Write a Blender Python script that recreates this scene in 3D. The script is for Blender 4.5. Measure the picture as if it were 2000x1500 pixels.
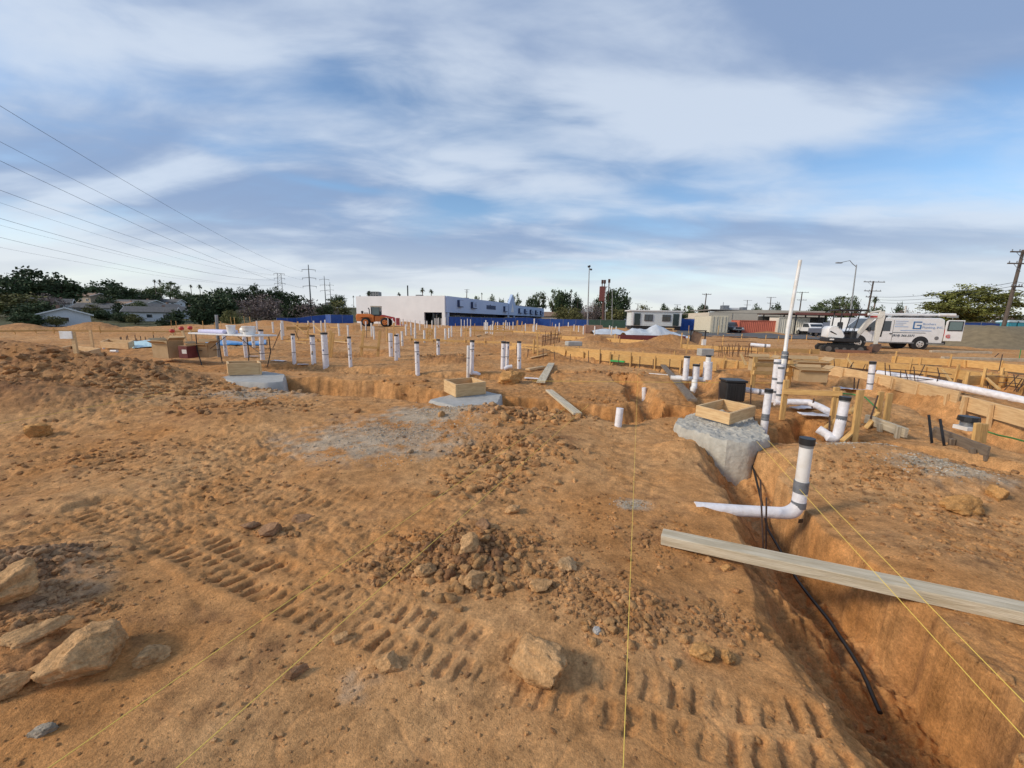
import bpy, bmesh, math, random
import numpy as np
from mathutils import Vector, Matrix, Euler

for o in list(bpy.data.objects):
    bpy.data.objects.remove(o)
S = bpy.context.scene
COL = S.collection
R = math.radians
random.seed(7)
rng = np.random.default_rng(11)

# ---------------------------------------------------------------- camera
F, CXP, CYP, EYE = 750.0, 1000.0, 750.0, 1.65
PITCH, ROLL = R(9.5), R(1.05)
_f = Vector((0, math.cos(PITCH), -math.sin(PITCH)))
_r0 = Vector((1, 0, 0))
_u0 = Vector((0, math.sin(PITCH), math.cos(PITCH)))
_r = _r0 * math.cos(ROLL) + _u0 * math.sin(ROLL)
_u = _u0 * math.cos(ROLL) - _r0 * math.sin(ROLL)
cam = bpy.data.cameras.new('camera')
cam.sensor_fit = 'HORIZONTAL'
cam.sensor_width = 36.0
cam.lens = 36.0 * F / 2000.0
cam.clip_start, cam.clip_end = 0.05, 6000
camo = bpy.data.objects.new('camera', cam)
COL.objects.link(camo)
M = Matrix((_r, _u, -_f)).transposed().to_4x4()
M.translation = Vector((0, 0, EYE))
camo.matrix_world = M
S.camera = camo
S.render.resolution_x, S.render.resolution_y = 1024, 768

# ---------------------------------------------------------------- sky and sun
SUN_EL, SUN_AZ = R(31), R(-106)      # azimuth from +Y towards +X: the sun stands behind and to the left
w = bpy.data.worlds.new('World')
S.world = w
w.use_nodes = True
nt = w.node_tree
nt.nodes.clear()
N, L = nt.nodes, nt.links


def nd(t, **k):
    n = N.new(t)
    for a, b in k.items():
        setattr(n, a, b)
    return n


def math_n(op, a, b=None, c=None, clamp=False):
    n = nd('ShaderNodeMath', operation=op, use_clamp=clamp)
    for i, x in enumerate((a, b, c)):
        if x is None:
            continue
        if isinstance(x, (int, float)):
            n.inputs[i].default_value = x
        else:
            L.new(x, n.inputs[i])
    return n.outputs[0]


def ramp_n(fac, lo, hi):
    n = nd('ShaderNodeMapRange', interpolation_type='SMOOTHSTEP')
    L.new(fac, n.inputs[0])
    n.inputs[1].default_value, n.inputs[2].default_value = lo, hi
    return n.outputs[0]


def mix_n(fac, a, b):
    n = nd('ShaderNodeMix', data_type='RGBA')
    for i, x in ((0, fac), (6, a), (7, b)):
        if isinstance(x, (int, float)):
            n.inputs[i].default_value = x
        elif isinstance(x, tuple):
            n.inputs[i].default_value = (*x, 1)
        else:
            L.new(x, n.inputs[i])
    return n.outputs[2]


def noise_n(vec, scale, detail, rough=.55, dist=0.0, sc=(1, 1, 1), rot=0.0, loc=(0, 0, 0)):
    mp = nd('ShaderNodeMapping')
    mp.inputs['Scale'].default_value = sc
    mp.inputs['Rotation'].default_value = (0, 0, rot)
    mp.inputs['Location'].default_value = loc
    L.new(vec, mp.inputs[0])
    n = nd('ShaderNodeTexNoise')
    n.inputs['Scale'].default_value = scale
    n.inputs['Detail'].default_value = detail
    n.inputs['Roughness'].default_value = rough
    n.inputs['Distortion'].default_value = dist
    L.new(mp.outputs[0], n.inputs['Vector'])
    return n.outputs[0]


sky = nd('ShaderNodeTexSky', sky_type='NISHITA')
sky.sun_disc = False
sky.sun_elevation = SUN_EL
sky.sun_rotation = SUN_AZ
sky.air_density, sky.dust_density, sky.ozone_density = 1.0, 0.6, 1.6
tc = nd('ShaderNodeTexCoord')
sep = nd('ShaderNodeSeparateXYZ')
L.new(tc.outputs['Generated'], sep.inputs[0])
el = math_n('MAXIMUM', sep.outputs[2], 0.0)
den = math_n('ADD', el, 0.16)
comb = nd('ShaderNodeCombineXYZ')
L.new(math_n('DIVIDE', sep.outputs[0], den), comb.inputs[0])
L.new(math_n('DIVIDE', sep.outputs[1], den), comb.inputs[1])
P2 = comb.outputs[0]
big = noise_n(P2, 0.55, 3, .5, .3, sc=(.8, 1.15, 1), rot=R(-12), loc=(3.1, 1.7, 0))
mid = noise_n(P2, 1.2, 6, .48, .25, sc=(.62, 1.15, 1), rot=R(-20), loc=(1.4, 6.2, 0))
fine = noise_n(P2, 3.4, 7, .55, .5, sc=(.6, 1.15, 1), rot=R(-28), loc=(0, 2, 0))
shade = noise_n(P2, 0.85, 6, .5, .5, sc=(.6, 1.35, 1), rot=R(10), loc=(7.7, 0.6, 0))
cover = math_n('ADD', math_n('MULTIPLY', big, .45), math_n('ADD', math_n('MULTIPLY', mid, .42), math_n('MULTIPLY', fine, .13)))
# clear blue openings low over the middle of the view and higher up to its left
azm = math_n('ARCTAN2', sep.outputs[0], sep.outputs[1])
wig = math_n('MULTIPLY', math_n('SUBTRACT', fine, .5), .10)
gaps = None
for (ga, ge, wa, we, k) in ((-.147, .264, .075, .016, .15), (-.40, .278, .12, .010, .09), (-.37, .44, .16, .05, .085), (.42, .30, .22, .05, .06), (.80, .30, .25, .06, .075), (.15, .40, .25, .06, .05)):
    qa = math_n('POWER', math_n('DIVIDE', math_n('ABSOLUTE', math_n('SUBTRACT', math_n('ADD', azm, wig), ga)), wa), 2.0)
    qe = math_n('POWER', math_n('DIVIDE', math_n('ABSOLUTE', math_n('SUBTRACT', math_n('ADD', sep.outputs[2], math_n('MULTIPLY', wig, .35)), ge)), we), 2.0)
    gg = math_n('MULTIPLY', math_n('EXPONENT', math_n('MULTIPLY', math_n('ADD', qa, qe), -1.0)), k)
    gaps = gg if gaps is None else math_n('ADD', gaps, gg)
cmask = ramp_n(math_n('SUBTRACT', cover, gaps), .375, .525)
light = ramp_n(math_n('ADD', math_n('MULTIPLY', shade, .55), math_n('ADD', math_n('MULTIPLY', mid, .28), math_n('MULTIPLY', fine, .17))), .42, .575)
cloud = mix_n(light, (1.6, 2.2, 3.4), (3.75, 4.25, 5.0))
blue = nd('ShaderNodeHueSaturation')
blue.inputs['Saturation'].default_value = 1.12
blue.inputs['Value'].default_value = .95
L.new(sky.outputs[0], blue.inputs['Color'])
c1 = mix_n(math_n('MULTIPLY', cmask, .90), blue.outputs[0], cloud)
hz = ramp_n(el, .30, .0)
hz = math_n('MULTIPLY', math_n('POWER', hz, 2.2), .92)
c2 = mix_n(hz, c1, (4.75, 4.95, 5.0))
bg = nd('ShaderNodeBackground')
bg.inputs['Strength'].default_value = 0.1
L.new(c2, bg.inputs[0])
wo = nd('ShaderNodeOutputWorld')
L.new(bg.outputs[0], wo.inputs[0])

sl = bpy.data.lights.new('sun', 'SUN')
sl.energy = 1.6
sl.angle = R(11)
sl.color = (1.0, .87, .70)
so = bpy.data.objects.new('sun', sl)
COL.objects.link(so)
sd = Vector((math.sin(SUN_AZ) * math.cos(SUN_EL), math.cos(SUN_AZ) * math.cos(SUN_EL), math.sin(SUN_EL)))
so.rotation_euler = sd.to_track_quat('Z', 'Y').to_euler()
so.location = (-30, -20, 40)

S.view_settings.view_transform = 'Standard'
S.view_settings.look = 'None'
S.view_settings.exposure = 0.8
S.view_settings.gamma = 1.0
S.view_settings.use_curve_mapping = False


# ---------------------------------------------------------------- materials
def new_mat(name):
    m = bpy.data.materials.new(name)
    m.use_nodes = True
    return m, m.node_tree.nodes, m.node_tree.links, m.node_tree.nodes['Principled BSDF']


MATS = {}


def mat(name, col, rough=.7, var=.15, scale=6.0, bump=0.0, bscale=60.0, metal=0.0, col2=None, stretch=None, coat=0.0, objrand=0.0):
    """principled material with noise-driven variation between two colours, optional bump and per-object tint"""
    if name in MATS:
        return MATS[name]
    m, n, l, b = new_mat(name)
    tcn = n.new('ShaderNodeTexCoord')
    vec = tcn.outputs['Object']
    if stretch:
        mp = n.new('ShaderNodeMapping')
        mp.inputs['Scale'].default_value = stretch
        l.new(vec, mp.inputs[0])
        vec = mp.outputs[0]
    nz = n.new('ShaderNodeTexNoise')
    nz.inputs['Scale'].default_value = scale
    nz.inputs['Detail'].default_value = 6
    nz.inputs['Roughness'].default_value = .6
    l.new(vec, nz.inputs['Vector'])
    cr = n.new('ShaderNodeValToRGB')
    c2_ = col2 if col2 else tuple(max(0, c * (1 - 2 * var)) for c in col)
    cr.color_ramp.elements[0].position = .32
    cr.color_ramp.elements[1].position = .62
    cr.color_ramp.elements[0].color = (*c2_, 1)
    cr.color_ramp.elements[1].color = (*col, 1)
    l.new(nz.outputs[0], cr.inputs[0])
    out = cr.outputs[0]
    if objrand:
        oi = n.new('ShaderNodeObjectInfo')
        hs = n.new('ShaderNodeHueSaturation')
        mr = n.new('ShaderNodeMapRange')
        mr.inputs[3].default_value, mr.inputs[4].default_value = 1 - objrand, 1 + objrand
        l.new(oi.outputs['Random'], mr.inputs[0])
        l.new(mr.outputs[0], hs.inputs['Value'])
        l.new(out, hs.inputs['Color'])
        out = hs.outputs[0]
    l.new(out, b.inputs['Base Color'])
    b.inputs['Roughness'].default_value = rough
    b.inputs['Metallic'].default_value = metal
    if coat:
        b.inputs['Coat Weight'].default_value = coat
        b.inputs['Coat Roughness'].default_value = .15
    if bump:
        n2 = n.new('ShaderNodeTexNoise')
        n2.inputs['Scale'].default_value = bscale
        n2.inputs['Detail'].default_value = 5
        l.new(vec, n2.inputs['Vector'])
        bp = n.new('ShaderNodeBump')
        bp.inputs['Strength'].default_value = bump
        bp.inputs['Distance'].default_value = .02
        l.new(n2.outputs[0], bp.inputs['Height'])
        l.new(bp.outputs[0], b.inputs['Normal'])
    MATS[name] = m
    return m


def glass_mat(name, col=(.03, .04, .05), rough=.06):
    if name in MATS:
        return MATS[name]
    m, n, l, b = new_mat(name)
    b.inputs['Base Color'].default_value = (*col, 1)
    b.inputs['Roughness'].default_value = rough
    b.inputs['Specular IOR Level'].default_value = .8
    MATS[name] = m
    return m


def attr_dirt(name, bump=.55, dist=.02):
    m, n, l, b = new_mat(name)
    at = n.new('ShaderNodeAttribute')
    at.attribute_name = 'Col'
    g = n.new('ShaderNodeNewGeometry')

    def nz(sc, det, rgh=.6):
        x = n.new('ShaderNodeTexNoise')
        x.inputs['Scale'].default_value = sc
        x.inputs['Detail'].default_value = det
        x.inputs['Roughness'].default_value = rgh
        l.new(g.outputs['Position'], x.inputs['Vector'])
        return x.outputs[0]

    def mr(src, a, c, lo, hi):
        x = n.new('ShaderNodeMapRange')
        x.inputs[1].default_value, x.inputs[2].default_value = a, c
        x.inputs[3].default_value, x.inputs[4].default_value = lo, hi
        l.new(src, x.inputs[0])
        return x.outputs[0]
    v1 = mr(nz(7, 10, .72), .3, .7, .55, 1.40)
    v2 = mr(nz(70, 6, .7), .3, .7, .68, 1.3)
    mu = n.new('ShaderNodeMath')
    mu.operation = 'MULTIPLY'
    l.new(v1, mu.inputs[0])
    l.new(v2, mu.inputs[1])
    vm = n.new('ShaderNodeVectorMath')
    vm.operation = 'SCALE'
    l.new(at.outputs['Color'], vm.inputs[0])
    l.new(mu.outputs[0], vm.inputs['Scale'])
    # pale dust grains
    sp = mr(nz(160, 3, .5), .66, .72, 0, .35)
    mx = n.new('ShaderNodeMix')
    mx.data_type = 'RGBA'
    l.new(sp, mx.inputs[0])
    l.new(vm.outputs[0], mx.inputs[6])
    mx.inputs[7].default_value = (.60, .42, .25, 1)
    l.new(mx.outputs[2], b.inputs['Base Color'])
    b.inputs['Roughness'].default_value = .95
    b.inputs['Specular IOR Level'].default_value = .15
    ad = n.new('ShaderNodeMath')
    ad.operation = 'MULTIPLY_ADD'
    l.new(nz(38, 9, .7), ad.inputs[0])
    ad.inputs[1].default_value = 1.0
    l.new(nz(150, 4, .6), ad.inputs[2])
    bp = n.new('ShaderNodeBump')
    bp.inputs['Strength'].default_value = bump
    bp.inputs['Distance'].default_value = dist
    l.new(ad.outputs[0], bp.inputs['Height'])
    l.new(bp.outputs[0], b.inputs['Normal'])
    MATS[name] = m
    return m


DIRT = attr_dirt('dirt')
CLOD = attr_dirt('clod', .8, .015)
WOOD = mat('form_lumber', (.66, .41, .15), .8, scale=5, col2=(.46, .26, .09), stretch=(1.2, 9, 9), bump=.25, bscale=30, objrand=.14)
WOODN = mat('new_lumber', (.68, .47, .24), .75, scale=5, col2=(.52, .32, .15), stretch=(1.0, 8, 8), bump=.2, bscale=25, objrand=.08)
WOODG = mat('grey_lumber', (.62, .54, .40), .85, scale=4, col2=(.42, .34, .22), stretch=(.7, 10, 10), bump=.45, bscale=18, objrand=.05)
WOODD = mat('dark_lumber', (.22, .17, .12), .85, scale=4, col2=(.12, .09, .07), stretch=(1, 8, 8), bump=.3, objrand=.1)
PVC = mat('white_pvc', (.80, .80, .79), .38, scale=5, col2=(.66, .60, .52), objrand=.04)
WRAP = mat('foam_wrap', (.80, .79, .82), .6, scale=14, col2=(.66, .63, .63), bump=.5, bscale=14, objrand=.04)
BLACKP = mat('black_plastic', (.018, .018, .019), .45, .2)
TAPE = mat('grey_tape', (.19, .20, .22), .35, scale=16, col2=(.10, .11, .12))
REBAR = mat('rebar_steel', (.10, .06, .045), .75, .3, scale=20, bump=.3)
CONC = mat('fresh_concrete', (.50, .47, .40), .9, scale=9, col2=(.36, .34, .29), bump=.9, bscale=16)
CONCF = mat('footing_concrete', (.44, .43, .40), .85, scale=6, col2=(.34, .335, .31), bump=.4, bscale=22)
STEEL = mat('grey_steel', (.33, .34, .35), .45, .15, metal=.7)
BLACKM = mat('black_metal', (.02, .02, .022), .5, .2)
WHITEP = mat('white_paint', (.78, .78, .78), .35, scale=3, col2=(.70, .70, .68), coat=.3)
CARD = mat('cardboard', (.50, .35, .19), .85, scale=4, col2=(.42, .28, .14), objrand=.06)
STRING = mat('yellow_string', (.85, .62, .12), .7, .05)
# ---------------------------------------------------------------- projection helpers (a pixel gives a direction only)
def ray(u, v):
    return (_f + _r * ((u - CXP) / F) + _u * ((CYP - v) / F))


def on_plane(u, v, z=0.0):
    d = ray(u, v)
    t = (z - EYE) / d.z
    return (d.x * t, d.y * t)


def at_depth(u, v, Y):
    d = ray(u, v)
    t = Y / d.y
    return Vector((d.x * t, Y, EYE + d.z * t))


# ---------------------------------------------------------------- numpy noise
_perm = {}


def _tab(seed):
    if seed not in _perm:
        g = np.random.default_rng(seed)
        p = g.permutation(512).astype(np.int64)
        a = g.random(512) * 2 * np.pi
        _perm[seed] = (p, np.cos(a), np.sin(a))
    return _perm[seed]


def pn(x, y, seed=0):
    p, ca, sa = _tab(seed)
    xi, yi = np.floor(x), np.floor(y)
    fx, fy = x - xi, y - yi
    xi, yi = xi.astype(np.int64), yi.astype(np.int64)

    def gr(ix, iy, dx, dy):
        h = p[(p[ix & 511] + iy) & 511]
        return ca[h] * dx + sa[h] * dy
    ux, uy = fx * fx * fx * (fx * (fx * 6 - 15) + 10), fy * fy * fy * (fy * (fy * 6 - 15) + 10)
    a = gr(xi, yi, fx, fy)
    b = gr(xi + 1, yi, fx - 1, fy)
    c = gr(xi, yi + 1, fx, fy - 1)
    d = gr(xi + 1, yi + 1, fx - 1, fy - 1)
    return 1.5 * ((a + (b - a) * ux) * (1 - uy) + (c + (d - c) * ux) * uy)


def fbm(x, y, f, octv=4, seed=0, gain=.5):
    s, a = np.zeros_like(x), 1.0
    for i in range(octv):
        s += a * pn(x * f, y * f, seed + i)
        f *= 2.03
        a *= gain
    return s


def billow(x, y, f, octv=3, seed=0, gain=.5):
    s, a = np.zeros_like(x), 1.0
    for i in range(octv):
        s += a * (1 - 2.2 * np.abs(pn(x * f, y * f, seed + i)))
        f *= 2.1
        a *= gain
    return s


def sst(a, b, x):
    t = np.clip((x - a) / (b - a), 0, 1)
    return t * t * (3 - 2 * t)


def pline(pts, x, y):
    """distance along and signed lateral offset (right positive) to a polyline"""
    best = np.full_like(x, 1e9)
    lat, al = np.zeros_like(x), np.zeros_like(x)
    s0 = 0.0
    for (ax, ay), (bx, by) in zip(pts[:-1], pts[1:]):
        dx, dy = bx - ax, by - ay
        ln = math.hypot(dx, dy)
        dx, dy = dx / ln, dy / ln
        t = np.clip((x - ax) * dx + (y - ay) * dy, 0, ln)
        ex, ey = x - ax - dx * t, y - ay - dy * t
        d = np.hypot(ex, ey)
        sg = np.where(ex * dy - ey * dx >= 0, 1.0, -1.0)
        m = d < best
        best = np.where(m, d, best)
        lat = np.where(m, d * sg, lat)
        al = np.where(m, s0 + t, al)
        s0 += ln
    return al, lat, s0


# ---------------------------------------------------------------- terrain features, read off the photograph on the ground plane
G = lambda pts, z=0.0: [on_plane(u, v, z) for u, v in pts]
# (floor centre line, half width, depth, left wall run, right wall run)
TRENCH = [
    (G([(1440, 925), (1510, 1045), (1622, 1215), (1730, 1370), (1860, 1560)], -.48), .16, .54, .045, .50),
    (G([(1378, 790), (1352, 742), (1345, 712)], -.1), .22, .42, .15, .25),
    (G([(985, 797), (1080, 802), (1200, 818), (1330, 808)], 0.0), .26, .42, .15, .12),
    (G([(1262, 790), (1244, 760), (1205, 738), (1095, 728)], .1), .22, .36, .12, .12),
    (G([(555, 757), (700, 766), (845, 782)], .05), .40, .42, .22, .2),
    (G([(1585, 835), (1640, 868), (1730, 880), (1840, 892), (1935, 912)], .0), .22, .34, .12, .12),
    (G([(1545, 752), (1700, 778), (1850, 816), (2060, 885)], .0), .40, .36, .25, .25),
    (G([(985, 698), (1200, 714), (1390, 735), (1530, 742)], .1), .42, .30, .3, .3),
    (G([(560, 716), (700, 724), (840, 735), (960, 737)], .15), .30, .15, .3, .4),
    (G([(1610, 722), (1800, 742), (2040, 782)], .12), .55, .28, .5, .4),
    (G([(1510, 858), (1560, 852), (1605, 838)], 0.0), .17, .30, .15, .12),
    (G([(1380, 690), (1500, 700), (1640, 712)], .12), .5, .22, .4, .4),
]
# heaps: (u, v of the foot, radius m, radius2 m, height m, dark red)
HEAP = []


def heap(u, v, rx, ry, h, tint=0.0, z=.2):
    x, y = on_plane(u, v, z)
    HEAP.append((x, y, rx, ry, h, tint))


heap(0, 790, 2.2, 1.0, .44, .65, 0.1)
heap(110, 740, 2.6, 1.0, .46, .60)
heap(-60, 735, 2.5, 1.2, .55, .6)
heap(300, 745, 1.5, .7, .26, .55)
heap(440, 800, 1.0, .5, .12, .2)
heap(40, 1125, .42, .30, .16, .5, 0)
heap(0, 1290, .30, .22, .09, .5, 0)
heap(915, 1075, .42, .34, .10, .5, 0)
heap(1020, 835, .8, .5, .12, .3)
heap(880, 712, .95, .6, .32, .75)
heap(960, 800, .7, .4, .16, .1)
heap(1235, 1160, .35, .3, .05, .3, 0)
heap(1190, 735, 1.2, .6, .16, .3)
heap(1165, 668, 1.3, .9, .50, .7)
heap(1312, 677, 1.5, .9, .62, .4)
heap(1500, 655, 3.0, 1.5, .5, .4)
heap(1600, 660, 1.6, .9, .35, .5)
heap(1700, 905, .9, .55, .22, .1, 0)
heap(1900, 960, 1.0, .5, .14, .3, 0)
heap(1770, 700, 2.0, .8, .15, .2)
heap(45, 645, 1.9, 1.3, .6, .5, .3)
heap(185, 644, 2.2, 1.3, .75, .5, .3)
heap(535, 634, 3.5, 2.0, .9, .3, .3)
heap(710, 647, 3.5, 1.6, .55, .4, .3)
heap(1040, 637, 3.0, 2.0, .8, .5, .3)
heap(790, 633, 3.5, 2.0, .6, .4, .3)
heap(1130, 640, 4.0, 2.0, .5, .5, .3)
heap(1640, 800, .8, .5, .16, .0, .05)
heap(1640, 760, 1.0, .4, .18, .0, .05)
heap(1420, 762, .55, .55, .22, .0, .05)
heap(1250, 800, .5, .3, .10, .0, .05)
heap(1880, 795, 1.2, .5, .2, .0, .05)
heap(1575, 915, .6, .35, .16, .0, 0)
heap(1330, 880, .40, .25, .12, .0, 0)
heap(1372, 986, .14, .10, .035, .0, 0)
heap(1255, 805, .45, .22, .12, .0, .05)
heap(1400, 765, .5, .3, .16, .0, .05)
heap(1850, 1130, .7, .6, .10, .0, 0)
RGN = np.random.default_rng(5)
for k in range(120):                       # broken ground between the pipes, well back on the pad
    yy = 14 + 55 * RGN.random() ** 1.3
    xx = (RGN.random() - .5) * 1.9 * yy
    if yy > 25 and xx > .45 * yy:
        continue
    HEAP.append((xx, yy, .6 + 1.6 * RGN.random(), .5 + .8 * RGN.random(), (.07 + .26 * RGN.random()) * (1 if RGN.random() < .7 else -.8), RGN.random() * .5))
TRACK = [
    (G([(180, 985), (330, 1040), (700, 1190), (1000, 1292), (1450, 1405), (1700, 1470)]), .19, .038),
    (G([(-200, 930), (200, 935), (620, 960), (1000, 985)]), .24, .010),
    (G([(-250, 850), (240, 900), (700, 1010)]), .22, .012),
]
PADZ = .22


def macro(x, y):
    z = PADZ * sst(3.5, 11, y)
    # the pad ends on the left; the ground falls away to the houses and climbs the far hillside
    d = np.hypot(x, y)
    edge = -41 + 2.5 * pn(y * .05, y * 0 + 3.3, 71)
    fall = sst(0, 22, edge - x)
    z = z - 3.9 * fall
    z = z + fall * np.clip(d - 95, 0, 300) * .047
    z = z + sst(230, 700, d) * 6 * (1 - fall)
    z = z + sst(300, 1400, d) * 8
    return z


def features(x, y):
    """height change of heaps and trenches; also a dark tint mask"""
    z = np.zeros_like(x)
    tint = np.zeros_like(x)
    wob = .13 * pn(x * 1.25, y * 1.25, 31) + .075 * pn(x * 3.7, y * 3.7, 32) + .016 * pn(x * 10, y * 10, 33)
    for hx, hy, rx, ry, h, tn in HEAP:
        q = ((x - hx) / rx) ** 2 + ((y - hy) / ry) ** 2
        m = q < 9
        if not m.any():
            continue
        g = np.exp(-q[m] * 1.1)
        z[m] += h * g
        tint[m] = np.maximum(tint[m], tn * sst(.25, .6, g))
    cut = np.zeros_like(x)
    for ti, (pts, hw, dep, lw, rw) in enumerate(TRENCH):
        xs, ys = [p[0] for p in pts], [p[1] for p in pts]
        m = (x > min(xs) - 1.2) & (x < max(xs) + 1.2) & (y > min(ys) - 1.2) & (y < max(ys) + 1.2)
        if not m.any():
            continue
        al, lat, ln = pline(pts, x[m], y[m])
        lt = lat + wob[m]
        if ti == 0:
            hw = hw * (.55 + .45 * sst(0, .9, al))
        cr_ = np.clip((hw + rw - lt) / rw, 0, 1)
        cr_ = .55 * cr_ + .45 * cr_ * cr_ * (3 - 2 * cr_)
        bulge = .075 * np.abs(np.sin(2.3 * al + .5)) if ti == 0 else 0.0
        c = sst(-(hw + lw), -hw, lt - bulge) * cr_
        if ti == 0:
            c = c * (.14 + .86 * sst(-.1, 1.25, al))
        cut[m] = np.maximum(cut[m], dep * c)
    return z - cut, tint, cut


def tracks(x, y):
    z = np.zeros_like(x)
    for pts, hw, h in TRACK:
        xs, ys = [p[0] for p in pts], [p[1] for p in pts]
        m = (x > min(xs) - .5) & (x < max(xs) + .5) & (y > min(ys) - .5) & (y < max(ys) + .5)
        if not m.any():
            continue
        al, lat, ln = pline(pts, x[m], y[m])
        lat = lat + .02 * pn(al * 2, al * 0, 9)
        row = np.where(lat > 0, 1.0, 0.0)
        ph = al / .098 + .5 * row + lat * 2.2 + .22 * pn(x[m] * 7, y[m] * 7, 44) + .10 * pn(x[m] * 21, y[m] * 21, 47)
        lug = np.clip(.5 + 1.15 * np.sin(2 * np.pi * ph), 0, 1)
        lug = lug * lug * (3 - 2 * lug)
        inrow = sst(.012, .035, np.abs(lat)) * sst(hw, hw - .045, np.abs(lat))
        fade = np.clip(.72 + .8 * pn(al * .8, al * 0 + h * 100, 45), .34, 1.0) * np.clip(.75 + 1.1 * pn(x[m] * 5, y[m] * 5, 46) + .5 * pn(x[m] * 16, y[m] * 16, 48), .08, 1.2)
        if h > .03:
            fade = fade * (1.15 - .42 * sst(2.0, 3.2, al))
        z[m] += (-(1 - lug) * inrow * h + .012 * np.exp(-((np.abs(lat) - hw - .02) / .035) ** 2) * (h / .03)) * fade
    return z


# trodden smooth places: (u, v, radius m)
SMOOTH = [(on_plane(u, v), r_) for u, v, r_ in ((1080, 1430, .75), (560, 1400, .8), (330, 1170, .7), (1340, 905, .7), (1480, 1130, .45), (1590, 1030, .5), (1830, 1150, .6), (250, 1420, .6), (1400, 1000, .4), (1500, 1350, .35), (700, 900, 1.0))]


def rough_mask(x, y):
    r_ = .50 + .75 * pn(x * .55 + 9, y * .55, 51) + .35 * pn(x * 1.7, y * 1.7, 52)
    for (sx, sy), rr in SMOOTH:
        r_ = r_ - .85 * np.exp(-(((x - sx) ** 2 + (y - sy) ** 2) / rr ** 2))
    return np.clip(r_, .05, 1.1)


def height(x, y, fine=True):
    x = np.asarray(x, float)
    y = np.asarray(y, float)
    d = np.hypot(x, y)
    z = macro(x, y)
    near = sst(160, 60, d)
    fz, tint, cut = features(x, y)
    z = z + fz
    rm = rough_mask(x, y)
    z = z + near * (.05 * fbm(x, y, .22, 2, 61) + .028 * fbm(x, y, .9, 2, 63))
    mid = sst(6, 12, y) * near
    z = z + mid * (.05 * fbm(x, y, .5, 3, 66))
    if fine:
        loc = (d < 60)
        zz = np.zeros_like(x)
        xl, yl, r_ = x[loc], y[loc], rm[loc]
        r2 = np.clip(r_ + tint[loc] * 1.2 + np.clip(cut[loc] * 5, 0, .8), 0, 1.5)
        # rounded lumps parted by creases, drawn out along the way the machines drove
        xr, yr = xl * .93 + yl * -.36, xl * .36 + yl * .93
        lump = -billow(xr * .62, yr * 1.25, 3.4, 2, 81)
        lump2 = -billow(xr * .7, yr * 1.2, 10.0, 3, 84, .62)
        zz[loc] = .019 * r2 * lump + .015 * r2 * lump2 + .0035 * (.45 + r2) * fbm(xl, yl, 36, 2, 87)
        cr = pn(xl * 2.2, yl * 2.2, 91)           # sparse cracks and scuffs on the smooth parts
        zz[loc] -= .006 * np.exp(-(cr / .035) ** 2) * np.clip(.9 - r_, 0, 1)
        z = z + zz
        z = z + tracks(x, y)
    return z


def Pm(u, v, dz=0.0):
    """point of the smooth pad, without noise or trenches, met by the ray through a pixel"""
    z = .1
    for k in range(12):
        x, y = on_plane(u, v, z)
        y = min(y, 120)
        z = float(macro(np.array([x]), np.array([y]))[0]) + dz
    return Vector((x, y, z))


def hz1(x, y):
    return float(height(np.array([float(x)]), np.array([float(y)]))[0])


def P(u, v, dz=0.0):
    """first point of the terrain met by the ray through a pixel"""
    d = ray(u, v)
    if d.z > -.003:
        return at_depth(u, v, 150)
    t = np.geomspace(.8, 400, 700)
    x, y, z = d.x * t, d.y * t, EYE + d.z * t
    g = height(x, y) + dz
    k = np.argmax(z < g)
    if k == 0:
        t1 = (PADZ - EYE) / d.z
        return Vector((d.x * t1, d.y * t1, PADZ))
    a, b = z[k - 1] - g[k - 1], g[k] - z[k]
    q = a / (a + b + 1e-9)
    tt = t[k - 1] + (t[k] - t[k - 1]) * q
    return Vector((d.x * tt, d.y * tt, EYE + d.z * tt))


# ---------------------------------------------------------------- the ground sheet
NR, NA = 800, 1120
s = np.linspace(0, 1, NR)
r0, r1 = 2.55, 2200.0
rad = 1.0 / (1 / r0 + (1 / r1 - 1 / r0) * s)
ang = np.linspace(R(-68), R(68), NA)
AA, RR = np.meshgrid(ang, rad)
GX, GY = (RR * np.sin(AA)).ravel(), (RR * np.cos(AA) - 2.0).ravel()
GZ = height(GX, GY)
# trench walls: lumps and ledges pushed sideways
_, _, gcut = features(GX, GY)
wl = (gcut > .03) & (np.hypot(GX, GY) < 14)
lx, ly, lz = GX[wl], GY[wl], GZ[wl]
amp = np.clip(gcut[wl] * 6, 0, 1)
jx = (.014 * pn(lx * 4 + lz * 5, ly * 4 - lz * 4, 151) + .005 * pn(lx * 10 + lz * 11, ly * 10 + lz * 9, 152)) * amp
jy = (.012 * pn(lx * 4 - lz * 5, ly * 4 + lz * 4, 156) + .004 * pn(lx * 10 + lz * 9, ly * 10 - lz * 11, 157)) * amp
jz = (.055 * np.abs(pn(lx * 6.5, ly * 6.5, 158)) + .030 * np.abs(pn(lx * 15, ly * 15, 159)) + .012 * pn(lx * 34, ly * 34, 160)) * amp
GX[wl] += jx
GY[wl] += jy
GZ[wl] += jz


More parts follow.
